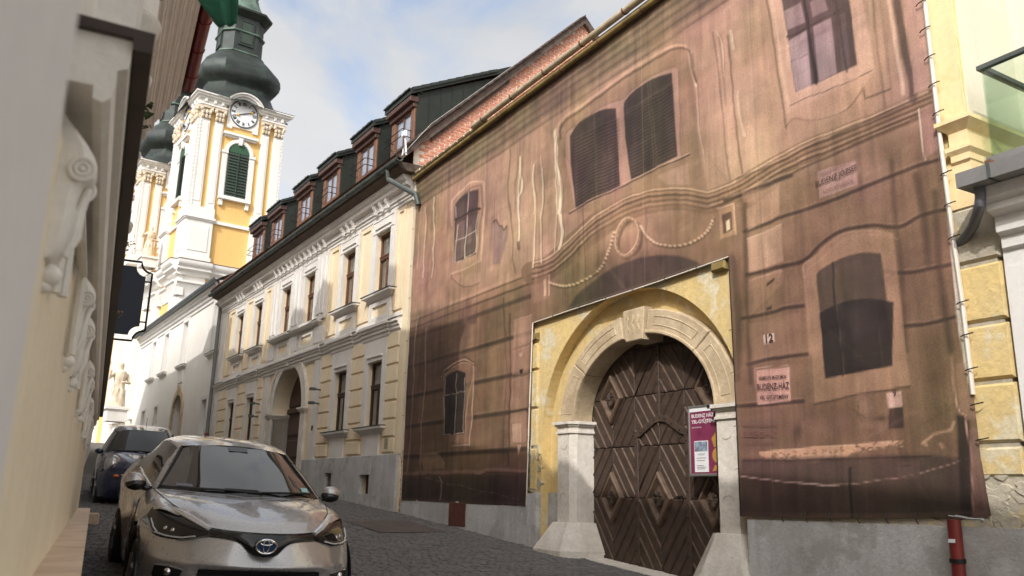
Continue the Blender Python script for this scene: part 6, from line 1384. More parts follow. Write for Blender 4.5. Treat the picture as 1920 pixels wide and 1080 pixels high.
m2 = MB(); m2.box(8.8, LE, .25, 3.8, 6.4, 9.55); m2.sweep([(.1, 9.55), (.1, 9.7), (3.9, 9.85), (3.9, 9.55)], 8.7, LE); m2.build('attic', LC, HL, smooth=0)
m2 = MB(); m2.box(12.2, 12.75, .3, .9, 9.6, 11.4); m2.build('chimney', M['brick'], HL, smooth=0)
# houses further along the left side, out of sight behind it; their roofs throw the shade on the sunny fronts
def neighbour(s0, s1, prof, chim, label):
    t = thing('town_house', label, 'house', FL, ((s0+s1)/2, .5, -.5), 'houses hidden along the left side')
    m2 = MB(); m2.prism([(s0, -2), (s1, -2)] + [(a, b) for a, b in prof][::-1], .35, 6.5); m2.build('wall', M['white_clean'], t, smooth=0)
    for a, w, z in chim: m2 = MB(); m2.box(a-w/2, a+w/2, .4, 1.1, 9, z); m2.build('chimney', M['brick'], t, smooth=0)
neighbour(14.3, 28.0, [(14.3, 9.8), (21.9, 9.8), (25.3, 9.5), (28, 9.5)], [(14.8, .7, 10.6), (17.0, .7, 11.4), (19.4, .9, 10.7)], 'tall plastered house behind the cream shop house, its chimneys shading the yellow front')
neighbour(28.05, 45, [(28.05, 10.7), (31.7, 10.3), (31.75, 9.5), (38.5, 8.3), (45, 7.6)], [(28.9, .8, 12.0), (30.2, .5, 11.2)], 'lower plastered house at the far left, opposite the white house')
# ---- flag
fg = thing('flag', 'dark green flag hanging from a pole high on the left', 'flag', FL, (7.0, -.3, 3.6))
def ray_at(px, py, Y): r = ray(px, py); return r*(Y/r[1])
def toL(p): q = np.array(p) - FL.P0; return (-np.dot(q, FL.d), np.dot(q, FL.n), q[2])
Yf = 6.2
pts = [ray_at(*p, Yf) for p in ((362, -14), (452, -70), (442, 46), (413, 50))]
G = np.zeros((9, 12, 3))
for i in range(9):
    for j in range(12):
        u, v_ = i/8, j/11; p = (pts[0]*(1-u)+pts[1]*u)*(1-v_) + (pts[3]*(1-u)+pts[2]*u)*v_; p = p + np.array((0, .025*math.sin(u*9+v_*2), 0)); G[i, j] = toL(p)
fo = MB().grid(G).build('cloth', M['green'], fg); fo.modifiers.new('s', 'SOLIDIFY').thickness = .004
a = toL(ray_at(352, -12, Yf)); b = toL(ray_at(470, -75, Yf)); MB().tube([(a[0], .2, a[2]-.2), a, b], .016, 8).build('pole', M['iron'], fg)
# ---- hanging sign
Ys = 9.6
HS = thing('hanging_sign', 'blank dark navy shop sign with scalloped corners in a wrought iron frame', 'sign', FL, (9.6, -.3, 2.2))
ctr = toL(ray_at(245, 566, Ys)); tr_ = toL(ray_at(285, 500, Ys)); br_ = toL(ray_at(268, 636, Ys))
yr = (tr_[1]+br_[1])/2 + .03; zt_, zb_ = tr_[2]+.0, br_[2]-.0; yl = yr + .58; sS = Ys/ldir[1]
def scallop(y0, y1, z0, z1, r):
    P = []
    for (cy, cz, a0) in ((y0, z0, 90), (y1, z0, 180), (y1, z1, 270), (y0, z1, 0)):
        for k in range(7): a = math.radians(a0 - 90*k/6); P.append((cy + r*math.cos(a), cz + r*math.sin(a)))
    return P
pb = scallop(yr+.02, yl-.02, zb_+.03, zt_-.03, .10); MB().prism(pb, sS-.012, sS+.012, ax='x').build('board', M['navy'], HS, smooth=0)
pf = scallop(yr-.04, yl+.04, zb_-.03, zt_+.03, .115); pf.append(pf[0]); MB().tube([(sS, a, b) for a, b in pf], .012, 6).build('frame', M['iron'], HS)
m2 = MB()
for z in (zb_+.18, zt_-.18): m2.tube([(sS, yr-.04, z), (sS, yr+.03, z)], .009, 5)
for z, e in ((zb_-.03, .04), (zt_+.03, -.04)): m2.tube([(sS, (yl+yr)/2, z), (sS, (yl+yr)/2, z+e)], .009, 5)
m2.tube([(sS, yl, (zb_+zt_)/2+.2), (sS, .2, (zb_+zt_)/2+.2)], .014, 6); m2.build('bracket', M['iron'], HS)
# ---- plants on the cornice edge
def plant(px, py, Y, n, r, lab, mflower):
    c = toL(ray_at(px, py, Y)); t = thing('trailing_plant', lab, 'plant', FL, (c[0], c[1]+.05, c[2]-r), 'plants on the left cornice')
    for nm, m_, k in (('leaves', M['leaf'], n), ('flowers', M['leafy'], mflower)):
        b = MB()
        for i in range(k):
            p = np.array(c) + rng.normal(0, r*.5, 3); a, e = rng.uniform(0, 6.28), rng.uniform(-.6, .8); l = r*rng.uniform(.25, .5); u = np.array((math.cos(a)*math.cos(e), math.sin(a)*math.cos(e), math.sin(e))); w = np.cross(u, rng.normal(0, 1, 3)); w = w/np.linalg.norm(w)*l*.35
            b.add([p, p+u*l*.5+w, p+u*l, p+u*l*.5-w], [(0, 1, 2, 3)])
        if k: b.build(nm, m_, t, smooth=0)
    b = MB(); b.tube([(c[0], c[1]+.15, c[2]-r), (c[0], c[1], c[2])], .008, 5); b.build('stem', M['leaf'], t)
plant(248, 205, 6.0, 130, .14, 'dark leafy plant drooping over the dark cornice edge near the top left', 0)
plant(240, 455, 7.0, 26, .05, 'small yellow flower beside the dark cornice, just above the navy sign', 20)
plant(224, 588, 8.6, 22, .032, 'yellow leaves poking out at the lower left corner of the navy sign', 24)
plant(206, 680, 10.0, 24, .035, 'tiny yellow flower lowest down on the dark cornice edge', 18)
# ================================================================== modern house at the right edge
M['zinc3'] = mat('grey_pvc_pipe', S(104, 104, 108), .45, col2=S(90, 90, 94), amt=.5)
HR = thing('white_shop_house', 'low white house at the right edge with grey gutter and glass roof terrace', 'house', FA, (15.0, 0, -1.4))
m2 = MB(); m2.box(12.68, 20, .0, 4, -3, 2.2); m2.build('wall', M['white_clean'], HR, smooth=0)
MB().box(12.685, 20, -.012, .01, -3, 1.98).build('wall_panel', M['white_clean'], HR, smooth=0)
m2 = MB(); m2.sweep([(.0, 2.12), (-.04, 2.14), (-.04, 2.24), (-.10, 2.27), (-.10, 2.40), (-.2, 2.44), (-.2, 2.50), (-.26, 2.54), (-.26, 2.64), (.1, 2.66)], 12.70, 20); m2.build('cornice', M['white_clean'], HR, smooth=0)
m2 = MB(); m2.box(12.585, 20, -.42, -.12, 2.64, 2.77); m2.build('box_gutter', M['zinc2'], HR, smooth=0)
for s in (12.86, 13.5, 14.1): MB().box(s, s+.025, -.43, -.115, 2.64, 2.775).build('gutter_joint', M['zinc'], HR, smooth=0)
m2 = MB(); m2.box(12.70, 20, -.12, .3, 2.78, 2.95); m2.build('parapet', M['zinc2'], HR, smooth=0)
MB().tube([(12.70, -.27, 2.64), (12.70, -.27, 2.56), (12.68, -.26, 2.50), (12.62, -.20, 2.45), (12.50, -.08, 2.39), (12.38, .0, 2.34), (12.26, .07, 2.28)], .045, 12).build('downpipe', M['zinc3'], HR)
for k in range(6): # torn membrane / loose tiles at the gutter end
    a = 12.62 + k*.03; m2 = MB(); m2.box(a, a+.05, -.30+rng.uniform(0, .1), -.12, 2.775+rng.uniform(0, .03), 2.80+rng.uniform(0, .06)); m2.build('loose_tile', M['peelwhite'] if k < 3 else M['tile'], HR, smooth=0)
m2 = MB(); m2.box(12.40, 20, 1.0, 1.2, 2.6, 8.0); m2.build('terrace_wall', M['palecream'], HR, smooth=0)
m2 = MB(); m2.box(13.3, 13.45, .6, 1.0, 2.6, 8.0); m2.build('corner_render', M['white_clean'], HR, smooth=0)
gm = sheet_glass('green_safety_glass', (.86, .93, .89), .05)
BL = HR
MB().box(12.72, 14.0, -.06, -.045, 2.95, 3.80).build('glass_balustrade', gm, BL, smooth=0); MB().box(12.72, 12.735, -.04, .9, 2.95, 3.80).build('glass_balustrade', gm, BL, smooth=0)
m2 = MB(); m2.box(12.69, 14.0, -.085, -.03, 3.80, 3.84); m2.box(12.69, 12.75, -.03, .9, 3.80, 3.84); m2.build('handrail', M['zinc'], BL, smooth=0)
# ================================================================== cars
def mat_paint(name, col, metal, rough, coat=1.0):
    m = bpy.data.materials.new(name); m.use_nodes = True; b = m.node_tree.nodes['Principled BSDF']
    b.inputs['Base Color'].default_value = (*col, 1); b.inputs['Metallic'].default_value = metal; b.inputs['Roughness'].default_value = rough; b.inputs['Coat Weight'].default_value = coat; b.inputs['Coat Roughness'].default_value = .04
    t = m.node_tree; g = t.nodes.new('ShaderNodeTexCoord'); n = t.nodes.new('ShaderNodeTexNoise'); n.inputs['Scale'].default_value = 7; n.inputs['Detail'].default_value = 5
    mr = t.nodes.new('ShaderNodeMapRange'); mr.inputs['To Min'].default_value = rough*.8; mr.inputs['To Max'].default_value = rough*1.35
    t.links.new(g.outputs['Object'], n.inputs['Vector']); t.links.new(n.outputs['Fac'], mr.inputs['Value']); t.links.new(mr.outputs['Result'], b.inputs['Roughness'])
    return m
PAINT = mat_paint('grey_beige_metallic_paint', (.46, .445, .435), .6, .26)
BLUE = mat_paint('dark_blue_paint', (.009, .015, .055), .3, .25)
def plain(name, col, rough=.5, metal=0.0, spec=.5):
    m = bpy.data.materials.new(name); m.use_nodes = True; b = m.node_tree.nodes['Principled BSDF']
    b.inputs['Base Color'].default_value = (*col, 1); b.inputs['Roughness'].default_value = rough; b.inputs['Metallic'].default_value = metal; b.inputs['Specular IOR Level'].default_value = spec; return m
CG = plain('windscreen_glass', (.035, .038, .04), .03, 0, 1.0); CG.node_tree.nodes['Principled BSDF'].inputs['IOR'].default_value = 1.75
CG2 = plain('small_car_windscreen', (.012, .013, .014), .04, 0, .5)
SG = plain('side_glass', (.012, .013, .014), .05, 0, .8)
BP = plain('black_plastic', (.012, .012, .012), .45); GB = plain('gloss_black', (.01, .01, .011), .12, 0, .6); CHR = plain('chrome', (.75, .76, .78), .12, 1.0); LENS = plain('headlamp_lens', (.012, .012, .013), .05, 0, .55); RUB = plain('tyre_rubber', (.02, .02, .02), .85); ALU = plain('alloy', (.45, .45, .46), .35, .9); LEDM = plain('clear_lamp_bar', (.75, .76, .78), .2, .3); PLW = plain('plate_white', (.75, .76, .76), .5); PLB = plain('plate_blue', (.02, .06, .30), .5); AMB = plain('amber_lamp', (.6, .15, .02), .3); STK = plain('windscreen_sticker', (.35, .62, .60), .5); BLE = plain('emblem_blue', (.02, .05, .12), .15)
LAMPC = plain('round_lamp_glass', (.55, .54, .50), .12, .4)
def cr(P, n):
    """Catmull-Rom through the rows of P"""
    P = np.asarray(P, float); m = len(P); out = []
    Q = np.concatenate(([2*P[0]-P[1]], P, [2*P[-1]-P[-2]]))
    for i in range(m-1):
        p0, p1, p2, p3 = Q[i:i+4]
        for k in range(n):
            t = k/n; out.append(.5*((2*p1) + (-p0+p2)*t + (2*p0-5*p1+4*p2-p3)*t*t + (-p0+3*p1-3*p2+p3)*t**3))
    out.append(P[-1]); return np.array(out)
def patch(ctrl, n=5, m=5):
    C_ = [cr(r, m) for r in ctrl]; return np.swapaxes(cr(np.array(C_), n), 0, 0)
def both(mb, ctrl, n=5, m=5):
    G = patch(ctrl, n, m); mb.grid(G); H = G.copy(); H[..., 0] *= -1; mb.grid(H, True); return mb
def side(mb, ctrl, sg, n=5, m=5):
    G = patch(ctrl, n, m)
    if sg < 0: G[..., 0] *= -1
    mb.grid(G, sg < 0); return mb
def sym_tube(mb, pts, r, n=6):
    mb.tube(pts, r, n); mb.tube([(-a, b, c) for a, b, c in pts], r, n); return mb
def car_root(name, label, pos, yaw, pitch, roll, cat='car'):
    o = bpy.data.objects.new(name, None); COL.objects.link(o); d = np.array((math.sin(yaw)*math.cos(pitch), math.cos(yaw)*math.cos(pitch), math.sin(pitch))); r = np.array((math.cos(yaw), -math.sin(yaw), 0)); u = np.cross(r, d)
    r2 = r*math.cos(roll) - u*math.sin(roll); u2 = u*math.cos(roll) + r*math.sin(roll)
    o.matrix_world = Matrix(((r2[0], d[0], u2[0], pos[0]), (r2[1], d[1], u2[1], pos[1]), (r2[2], d[2], u2[2], pos[2]), (0, 0, 0, 1))); OFF[o.name] = (0, 0, 0)
    o['label'] = label; o['category'] = cat; return o
def weld(ob, dist=.002, smooth=40):
    import bmesh
    bm = bmesh.new(); bm.from_mesh(ob.data); bmesh.ops.remove_doubles(bm, verts=bm.verts, dist=dist); bmesh.ops.recalc_face_normals(bm, faces=bm.faces); bm.to_mesh(ob.data); bm.free()
    ob.data.polygons.foreach_set('use_smooth', [True]*len(ob.data.polygons)); ob.data.set_sharp_from_angle(angle=math.radians(smooth)); return ob
def wheel(root, x, y, r=.335, w=.21):
    m2 = MB(); m2.lathe([(r*.62, -w/2), (r*.92, -w/2), (r, -w*.36), (r, w*.36), (r*.92, w/2), (r*.62, w/2)], (0, 0, 0), 28); m2.v = [(x + c, y + a, r + b) for a, b, c in m2.v]; wh = m2.build('wheel', RUB, root)
    sg = 1 if x > 0 else -1
    m2 = MB()
    for k in range(5):
        a0 = 2*math.pi*k/5; m2.tube([(x+sg*w*.42, y, r), (x+sg*w*.46, y+r*.6*math.cos(a0), r+r*.6*math.sin(a0))], [.05, .03], 6)
    m2.build('rim', ALU, wh)
# ---------------- grey-beige crossover in the foreground
CA = car_root('parked_car', 'grey-beige crossover car parked nose-on in the foreground on the left', (1.89, 7.30, -1.185), .042, .075, .045)
hood = [[(0, .02, .830), (.15, .03, .832), (.30, .07, .836), (.43, .13, .845)],
        [(0, .20, .905), (.2, .22, .912), (.42, .29, .918), (.57, .37, .918)],
        [(0, .50, .968), (.25, .52, .985), (.50, .57, .990), (.68, .64, .968)],
        [(0, .80, 1.020), (.25, .82, 1.030), (.52, .87, 1.035), (.745, .93, 1.010)],
        [(0, 1.03, 1.055), (.27, 1.07, 1.060), (.56, 1.17, 1.058), (.79, 1.34, 1.045)]]
body = MB()
both(body, hood, 6, 6)
fender = [[(.57, .37, .918), (.585, .365, .912), (.60, .36, .905), (.61, .36, .90), (.615, .36, .895)],
          [(.68, .64, .968), (.735, .63, .962), (.775, .625, .95), (.79, .62, .942), (.80, .62, .93)],
          [(.745, .93, 1.010), (.81, .93, .985), (.868, .935, .93), (.893, .94, .86), (.898, .95, .80)],
          [(.79, 1.34, 1.045), (.845, 1.33, 1.0), (.888, 1.33, .92), (.903, 1.32, .84), (.905, 1.30, .74)]]
both(body, fender, 6, 5)
bump_top = [(0, -.02, .655), (.10, -.015, .675), (.22, .02, .765), (.43, .10, .785), (.62, .19, .742), (.80, .39, .738), (.885, .66, .81), (.898, .95, .80)]
bump_mid = [(0, -.07, .60), (.12, -.065, .605), (.28, -.045, .628), (.46, .015, .645), (.62, .10, .642), (.80, .32, .63), (.90, .60, .68), (.912, .82, .74)]
bump_cre = [(0, -.085, .575), (.15, -.08, .575), (.31, -.06, .580), (.48, -.01, .585), (.63, .065, .575), (.80, .27, .56), (.90, .54, .58), (.914, .66, .66)]
bump_low = [(0, -.06, .545), (.16, -.055, .545), (.33, -.04, .545), (.49, .005, .54), (.62, .055, .50), (.79, .26, .46), (.893, .50, .46), (.905, .53, .50)]
bump_bot = [(0, .02, .19), (.16, .02, .19), (.33, .03, .19), (.52, .05, .2), (.64, .085, .2), (.79, .27, .2), (.88, .48, .21), (.89, .50, .25)]
both(body, [bump_top, bump_mid, bump_cre, bump_low], 4, 5)
both(body, [[bump_low[i] for i in (3, 4, 5, 6, 7)], [tuple((np.array(bump_low[i])*.5+np.array(bump_bot[i])*.5) + np.array((0, -.02, 0))) for i in (3, 4, 5, 6, 7)], [bump_bot[i] for i in (3, 4, 5, 6, 7)]], 4, 5)
ys = [1.30, 1.75, 2.3, 2.9, 3.4, 3.9, 4.25]
belt = [(.80, 1.36, 1.043), (.80, 1.80, 1.075), (.80, 2.3, 1.10), (.79, 2.9, 1.14), (.77, 3.4, 1.20), (.73, 3.9, 1.24), (.66, 4.25, 1.20)]
sho = [(.885, 1.33, .92), (.875, 1.8, .93), (.87, 2.3, .94), (.885, 2.9, .97), (.915, 3.4, 1.0), (.88, 3.9, 1.0), (.74, 4.28, .98)]
mid_ = [(.905, 1.30, .74), (.875, 1.8, .72), (.862, 2.3, .70), (.872, 2.9, .74), (.905, 3.4, .80), (.89, 3.9, .80), (.78, 4.3, .75)]
lo_ = [(.895, 1.24, .50), (.872, 1.8, .45), (.862, 2.3, .45), (.868, 2.9, .45), (.89, 3.2, .62), (.88, 3.9, .6), (.78, 4.3, .5)]
sl_ = [(.86, 1.22, .24), (.85, 1.8, .24), (.845, 2.3, .24), (.85, 2.85, .24), (.86, 3.1, .45), (.84, 3.95, .3), (.74, 4.28, .25)]
both(body, [belt, sho, mid_, lo_, sl_], 5, 5)
roof = [[(0, 1.86, 1.475), (.2, 1.875, 1.470), (.37, 1.91, 1.458), (.52, 1.99, 1.425), (.56, 2.0, 1.41)],
        [(0, 2.25, 1.535), (.22, 2.25, 1.530), (.42, 2.26, 1.512), (.56, 2.28, 1.472), (.595, 2.28, 1.45)],
        [(0, 2.8, 1.552), (.24, 2.8, 1.548), (.45, 2.8, 1.528), (.58, 2.8, 1.482), (.615, 2.8, 1.455)],
        [(0, 3.5, 1.50), (.22, 3.5, 1.495), (.42, 3.5, 1.47), (.54, 3.5, 1.42), (.58, 3.5, 1.39)],
        [(0, 4.15, 1.34), (.2, 4.15, 1.335), (.38, 4.13, 1.31), (.5, 4.1, 1.27), (.54, 4.1, 1.25)]]
both(body, roof, 5, 5)
# A-pillars: from fender to roof
both(body, [[(.745, 1.33, 1.055), (.775, 1.345, 1.05), (.80, 1.37, 1.043)], [(.64, 1.66, 1.245), (.67, 1.67, 1.24), (.695, 1.69, 1.232)], [(.52, 1.99, 1.425), (.545, 2.0, 1.42), (.565, 2.02, 1.405)]], 6, 4)
weld(body.build('body', PAINT, CA, smooth=0), .004, 50)
ws = [[(0, 1.00, 1.055), (.27, 1.045, 1.06), (.54, 1.145, 1.058), (.745, 1.33, 1.055)],
      [(0, 1.29, 1.215), (.25, 1.32, 1.212), (.48, 1.40, 1.205), (.665, 1.56, 1.185)],
      [(0, 1.58, 1.355), (.22, 1.60, 1.350), (.43, 1.66, 1.338), (.588, 1.79, 1.310)],
      [(0, 1.86, 1.475), (.2, 1.875, 1.470), (.37, 1.91, 1.458), (.52, 1.99, 1.425)]]
G = MB(); both(G, ws, 6, 6); wso = weld(G.build('windscreen', CG, CA, smooth=0), .002, 60)
# black borders and wiper tray of the windscreen
G = MB(); both(G, [[(0, .985, 1.05), (.27, 1.03, 1.055), (.54, 1.13, 1.054), (.75, 1.315, 1.05)], [(0, 1.03, 1.082), (.27, 1.075, 1.086), (.54, 1.175, 1.084), (.735, 1.35, 1.077)]], 2, 6); G.v = [(a, b-.004, c+.003) for a, b, c in G.v]; G.build('scuttle', GB, wso)
G = MB(); sym_tube(G, [(.748, 1.325, 1.05), (.668, 1.555, 1.19), (.592, 1.785, 1.315), (.526, 1.985, 1.432)], .012, 6); G.tube([(x, 1.862+abs(x)**2*.45, 1.476-.17*abs(x)**2) for x in np.linspace(-.52, .52, 13)], .008, 5); G.build('seal', BP, wso)
G = MB(); G.tube([(-.62, 1.12, 1.085), (-.2, 1.035, 1.095), (.12, 1.03, 1.085)], .010, 5); G.tube([(.0, 1.02, 1.085), (.35, 1.06, 1.10), (.66, 1.23, 1.095)], .010, 5); G.tube([(.14, 1.02, 1.07), (.10, 1.05, 1.10), (-.2, 1.045, 1.10)], .012, 5); G.build('wiper', BP, CA)
def onws(x, t):     # point on the windscreen
    g_ = patch(ws, 20, 20); j = min(range(g_.shape[1]), key=lambda k: abs(g_[int(t*(g_.shape[0]-1)), k, 0]-abs(x))); p = g_[int(t*(g_.shape[0]-1)), j]; return np.array((p[0] if x > 0 else -p[0], p[1], p[2]))
def onws_quad(x0, x1, t0, t1, nm, m_):
    q = [onws(x0, t0), onws(x1, t0), onws(x1, t1), onws(x0, t1)]; G = MB(); G.add([p + np.array((0, -.006, .006)) for p in q], [(0, 1, 2, 3)]); G.build(nm, m_, wso, smooth=0)
onws_quad(.575, .665, .10, .19, 'sticker', STK); onws_quad(-.60, -.47, .08, .12, 'sticker', plain('grey_sticker', (.2, .2, .24), .5)); onws_quad(-.09, .09, .88, .985, 'camera_housing', GB)
# side windows
for sg in (-1, 1):
    G = MB(); side(G, [[(.80, 1.37, 1.046), (.802, 1.8, 1.078), (.802, 2.3, 1.103), (.792, 2.9, 1.143), (.775, 3.35, 1.195)], [(.70, 1.70, 1.235), (.715, 1.95, 1.25), (.72, 2.35, 1.28), (.71, 2.9, 1.30), (.69, 3.38, 1.29)], [(.568, 2.02, 1.405), (.597, 2.28, 1.45), (.617, 2.8, 1.455), (.60, 3.2, 1.43), (.585, 3.45, 1.40)]], sg, 5, 5); w_ = G.build('side_window', SG, CA)
    G = MB(); G.tube([(sg*.803, 1.40, 1.052), (sg*.806, 1.8, 1.08), (sg*.806, 2.3, 1.105), (sg*.796, 2.9, 1.145)], .010, 5); G.build('window_trim', GB, w_)
    # mirror
    G = MB(); G.ball((sg*.945, 1.50, 1.095), .10, 16, sz=.74, sx=1.0, sy=.62); mo_ = G.build('mirror', PAINT, CA)
    G = MB(); G.ball((sg*.935, 1.488, 1.068), .10, 16, sz=.62, sx=.96, sy=.58); G.tube([(sg*.79, 1.50, 1.03), (sg*.88, 1.50, 1.045)], [.035, .03], 8); G.build('mirror_base', GB, mo_)
    # headlamp: glossy upper strip, dark lens, bright lamp bar
    up_ = [(.43, .125, .843), (.50, .22, .880), (.57, .365, .914), (.64, .52, .945), (.70, .65, .955), (.765, .78, .965)]
    md_ = [(.432, .108, .815), (.52, .165, .828), (.61, .265, .845), (.70, .40, .865), (.78, .55, .89), (.83, .74, .925)]
    lw_ = [(.435, .098, .788), (.53, .135, .765), (.63, .19, .742), (.73, .30, .738), (.815, .43, .752), (.862, .70, .86)]
    sh = np.array((.003, -.008, .003))
    G = MB(); side(G, [[np.array(p)+sh for p in up_], [np.array(p)+sh*1.6 for p in md_], [np.array(p)+sh for p in lw_]], sg, 6, 6); hl = G.build('headlight', LENS, CA)
    G = MB(); G.tube([((p[0]+.004)*sg, p[1]-.014, p[2]+.0) for p in [np.array(u)*.86+np.array(v)*.14 for u, v in zip(up_, md_)]], [.020, .028, .030, .026, .02, .008], 6); G.build('lamp_bar', LEDM, hl)
    G = MB(); G.tube([((p[0]+.004)*sg, p[1]-.016, p[2]+.014) for p in lw_[1:5]], .007, 5); G.tube([(.80*sg, .395, .77), (.825*sg, .46, .80), (.842*sg, .58, .855)], .006, 5); G.build('lamp_bar', LEDM, hl)
    G = MB(); pd = [np.array(md_[1])*.7+np.array(lw_[1])*.3, np.array(md_[4])*.7+np.array(lw_[4])*.3, np.array(md_[4])*.25+np.array(lw_[4])*.75, np.array(md_[3])*.2+np.array(lw_[3])*.8, np.array(md_[2])*.25+np.array(lw_[2])*.75]
    G.add([((p[0]+.006)*sg, p[1]-.016, p[2]) for p in pd], [(0, 1, 2, 3, 4)]); G.build('lamp_unit', GB, hl, smooth=0)
    for k_ in (.35, .62): 
        c = (np.array(md_[2])*.4+np.array(lw_[2])*.6)*(1-k_) + (np.array(md_[4])*.4+np.array(lw_[4])*.6)*k_; G = MB(); G.ball((c[0]*sg, c[1]-.004, c[2]), .026, 10); G.build('projector', CHR, hl)
    # fog lamp recess and lamp
    G = MB(); fr = [(.60, .058, .53), (.70, .14, .545), (.79, .258, .535), (.80, .275, .46), (.76, .22, .40), (.66, .10, .34)]
    G.add([((a+.004)*sg, b-.028, c) for a, b, c in fr], [tuple(range(6))]); fo_ = G.build('fog_recess', BP, CA, smooth=0)
    G = MB(); G.ball((.70*sg, .115, .50), .034, 12); G.build('fog_lamp', CHR, fo_); G = MB(); G.tube([(.60*sg, .03, .528), (.70*sg, .112, .545), (.79*sg, .23, .536)], .006, 5); G.build('fog_trim', PAINT, fo_)
    # wheel-arch cladding and wheel
    G = MB(); A_ = np.linspace(math.radians(-15), math.radians(195), 22); rr = []
    for q in (.335+.03, .335+.085): rr.append([((.905 if q < .4 else .918)*sg, .87 + q*1.06*math.cos(a), .345 + q*math.sin(a)) for a in A_])
    G.grid(np.array(rr), sg < 0); G.grid(np.array([[(.70*sg, b, c) for a, b, c in rr[0]], rr[0]]), sg < 0); G.build('wheel_arch', BP, CA); wheel(CA, .80*sg, .87); wheel(CA, .80*sg, 3.51)
    G = MB(); G.box(.60*sg, .70*sg, .4, 1.3, .25, .8); G.build('wheel_well', BP, CA, smooth=0)
# grille band, badge
G = MB(); both(G, [[(0, .015, .826), (.15, .025, .828), (.30, .065, .832), (.432, .122, .842)], [(0, -.03, .745), (.13, -.02, .755), (.27, .035, .802), (.434, .105, .815)], [(0, -.03, .655), (.10, -.025, .675), (.22, .012, .765), (.436, .094, .786)]], 4, 6); G.v = [(a, b-.006, c) for a, b, c in G.v]; gb = G.build('grille', GB, CA)
ce_ = (0, -.062, .742)
def el(rx, rz, n=24, cx=0, cz=0): return [(ce_[0]+cx+rx*math.cos(t), ce_[1]-.012, ce_[2]+cz+rz*math.sin(t)) for t in np.linspace(0, 2*math.pi, n)]
G = MB(); G.prism([(ce_[0]+.088*math.cos(t), ce_[2]+.060*math.sin(t)) for t in np.linspace(0, 2*math.pi, 28, endpoint=False)], ce_[1]-.006, ce_[1]+.05); em = G.build('emblem', BLE, gb)
G = MB(); G.tube(el(.083, .056), .0075, 6, False); G.tube(el(.025, .050), .0055, 6, False); G.tube(el(.052, .019, cz=.030), .0055, 6, False); G.build('emblem_rings', CHR, em)
# lower grille, slats, number plate
G = MB(); both(G, [[np.array(p)+np.array((0, -.012, -.004)) for p in bump_low[:4]], [(0, -.0, .40), (.16, .0, .40), (.33, .01, .40), (.50, .04, .40)], [(0, .03, .24), (.16, .03, .24), (.33, .04, .24), (.52, .06, .24)]], 4, 4); lg = G.build('lower_grille', BP, CA)
G = MB()
for z in (.50, .455, .41, .365): sym_tube(G, [(0, -.062, z), (.2, -.056, z), (.38, -.03, z), (.5, .005, z)], .007, 5)
G.build('grille_slat', BP, lg)
G = MB(); G.box(-.26, .26, -.105, -.085, .395, .505, .004); npl = G.build('number_plate', PLW, CA, smooth=0); G = MB(); G.box(-.26, -.215, -.1065, -.104, .395, .505); G.build('country_strip', PLB, npl, smooth=0)
G = MB(); G.tube([(0, .34, .0), (0, 4.0, .0)], .01, 4); G = MB(); G.box(-.75, .75, .5, 4.0, .2, .5); G.build('underbody', BP, CA, smooth=0)
G = MB(); sym_tube(G, [(a, b-.002, c+.002) for a, b, c in [hood[0][3], hood[1][3], hood[2][3], hood[3][3], hood[4][3]]], .005, 5); sym_tube(G, [(.0, .022, .833), (.15, .032, .835), (.30, .072, .839), (.43, .13, .848)], .004, 5); G.build('bonnet_gap', BP, CA)
for sg in (-1, 1):
    for l, r_ in (([(.896, .93, .81), (.885, .68, .815), (.86, .60, .80)], .003), ([(.806, 1.42, 1.05), (.888, 1.44, .92), (.908, 1.42, .74), (.90, 1.42, .5), (.865, 1.44, .28)], .004)):
        G = MB(); G.tube([(a*sg, b, c) for a, b, c in l], r_, 4); G.build('panel_gap', BP, CA)
G = MB(); G.box(-.70, .70, 1.30, 1.75, .98, 1.03); G.build('dashboard', BP, CA, smooth=0)
# ---------------- small blue car behind
CB = car_root('parked_car', 'small dark blue hatchback with round headlights parked behind the grey-beige car', (2.28, 17.4, ground(0, 17.4)-.07), .055, .07, .02)
body = MB()
both(body, [[(0, .03, .74), (.3, .06, .74), (.55, .16, .74), (.66, .24, .72)], [(0, .22, .86), (.3, .24, .87), (.5, .34, .86), (.60, .42, .83)], [(0, .6, .95), (.28, .62, .965), (.52, .68, .96), (.66, .75, .92)], [(0, .98, 1.02), (.28, 1.0, 1.025), (.52, 1.08, 1.02), (.72, 1.2, .985)]], 5, 5)
both(body, [[(.60, .42, .83), (.68, .40, .80), (.74, .42, .74), (.78, .48, .64)], [(.66, .75, .92), (.74, .74, .89), (.80, .74, .80), (.825, .74, .66)], [(.72, 1.2, .985), (.78, 1.2, .95), (.82, 1.2, .82), (.83, 1.2, .66)]], 5, 5)
both(body, [[(0, .03, .74), (.3, .06, .74), (.55, .16, .74), (.66, .24, .72), (.78, .48, .64), (.825, .74, .66)], [(0, -.02, .58), (.3, .0, .58), (.56, .1, .58), (.70, .22, .57), (.80, .46, .56), (.83, .6, .6)], [(0, -.03, .40), (.3, -.01, .40), (.57, .09, .40), (.71, .21, .40), (.80, .42, .40), (.82, .5, .42)], [(0, .04, .2), (.3, .05, .2), (.57, .14, .2), (.7, .24, .2), (.78, .42, .2), (.8, .48, .22)]], 4, 5)
both(body, [[(.74, 1.2, .985), (.75, 1.8, 1.0), (.75, 2.6, 1.03), (.70, 3.4, 1.08)], [(.82, 1.2, .82), (.82, 1.8, .84), (.82, 2.6, .86), (.77, 3.5, .9)], [(.83, 1.2, .66), (.825, 1.8, .6), (.825, 2.6, .6), (.79, 3.6, .6)], [(.81, 1.2, .25), (.80, 1.8, .22), (.80, 2.6, .22), (.76, 3.6, .3)]], 5, 4)
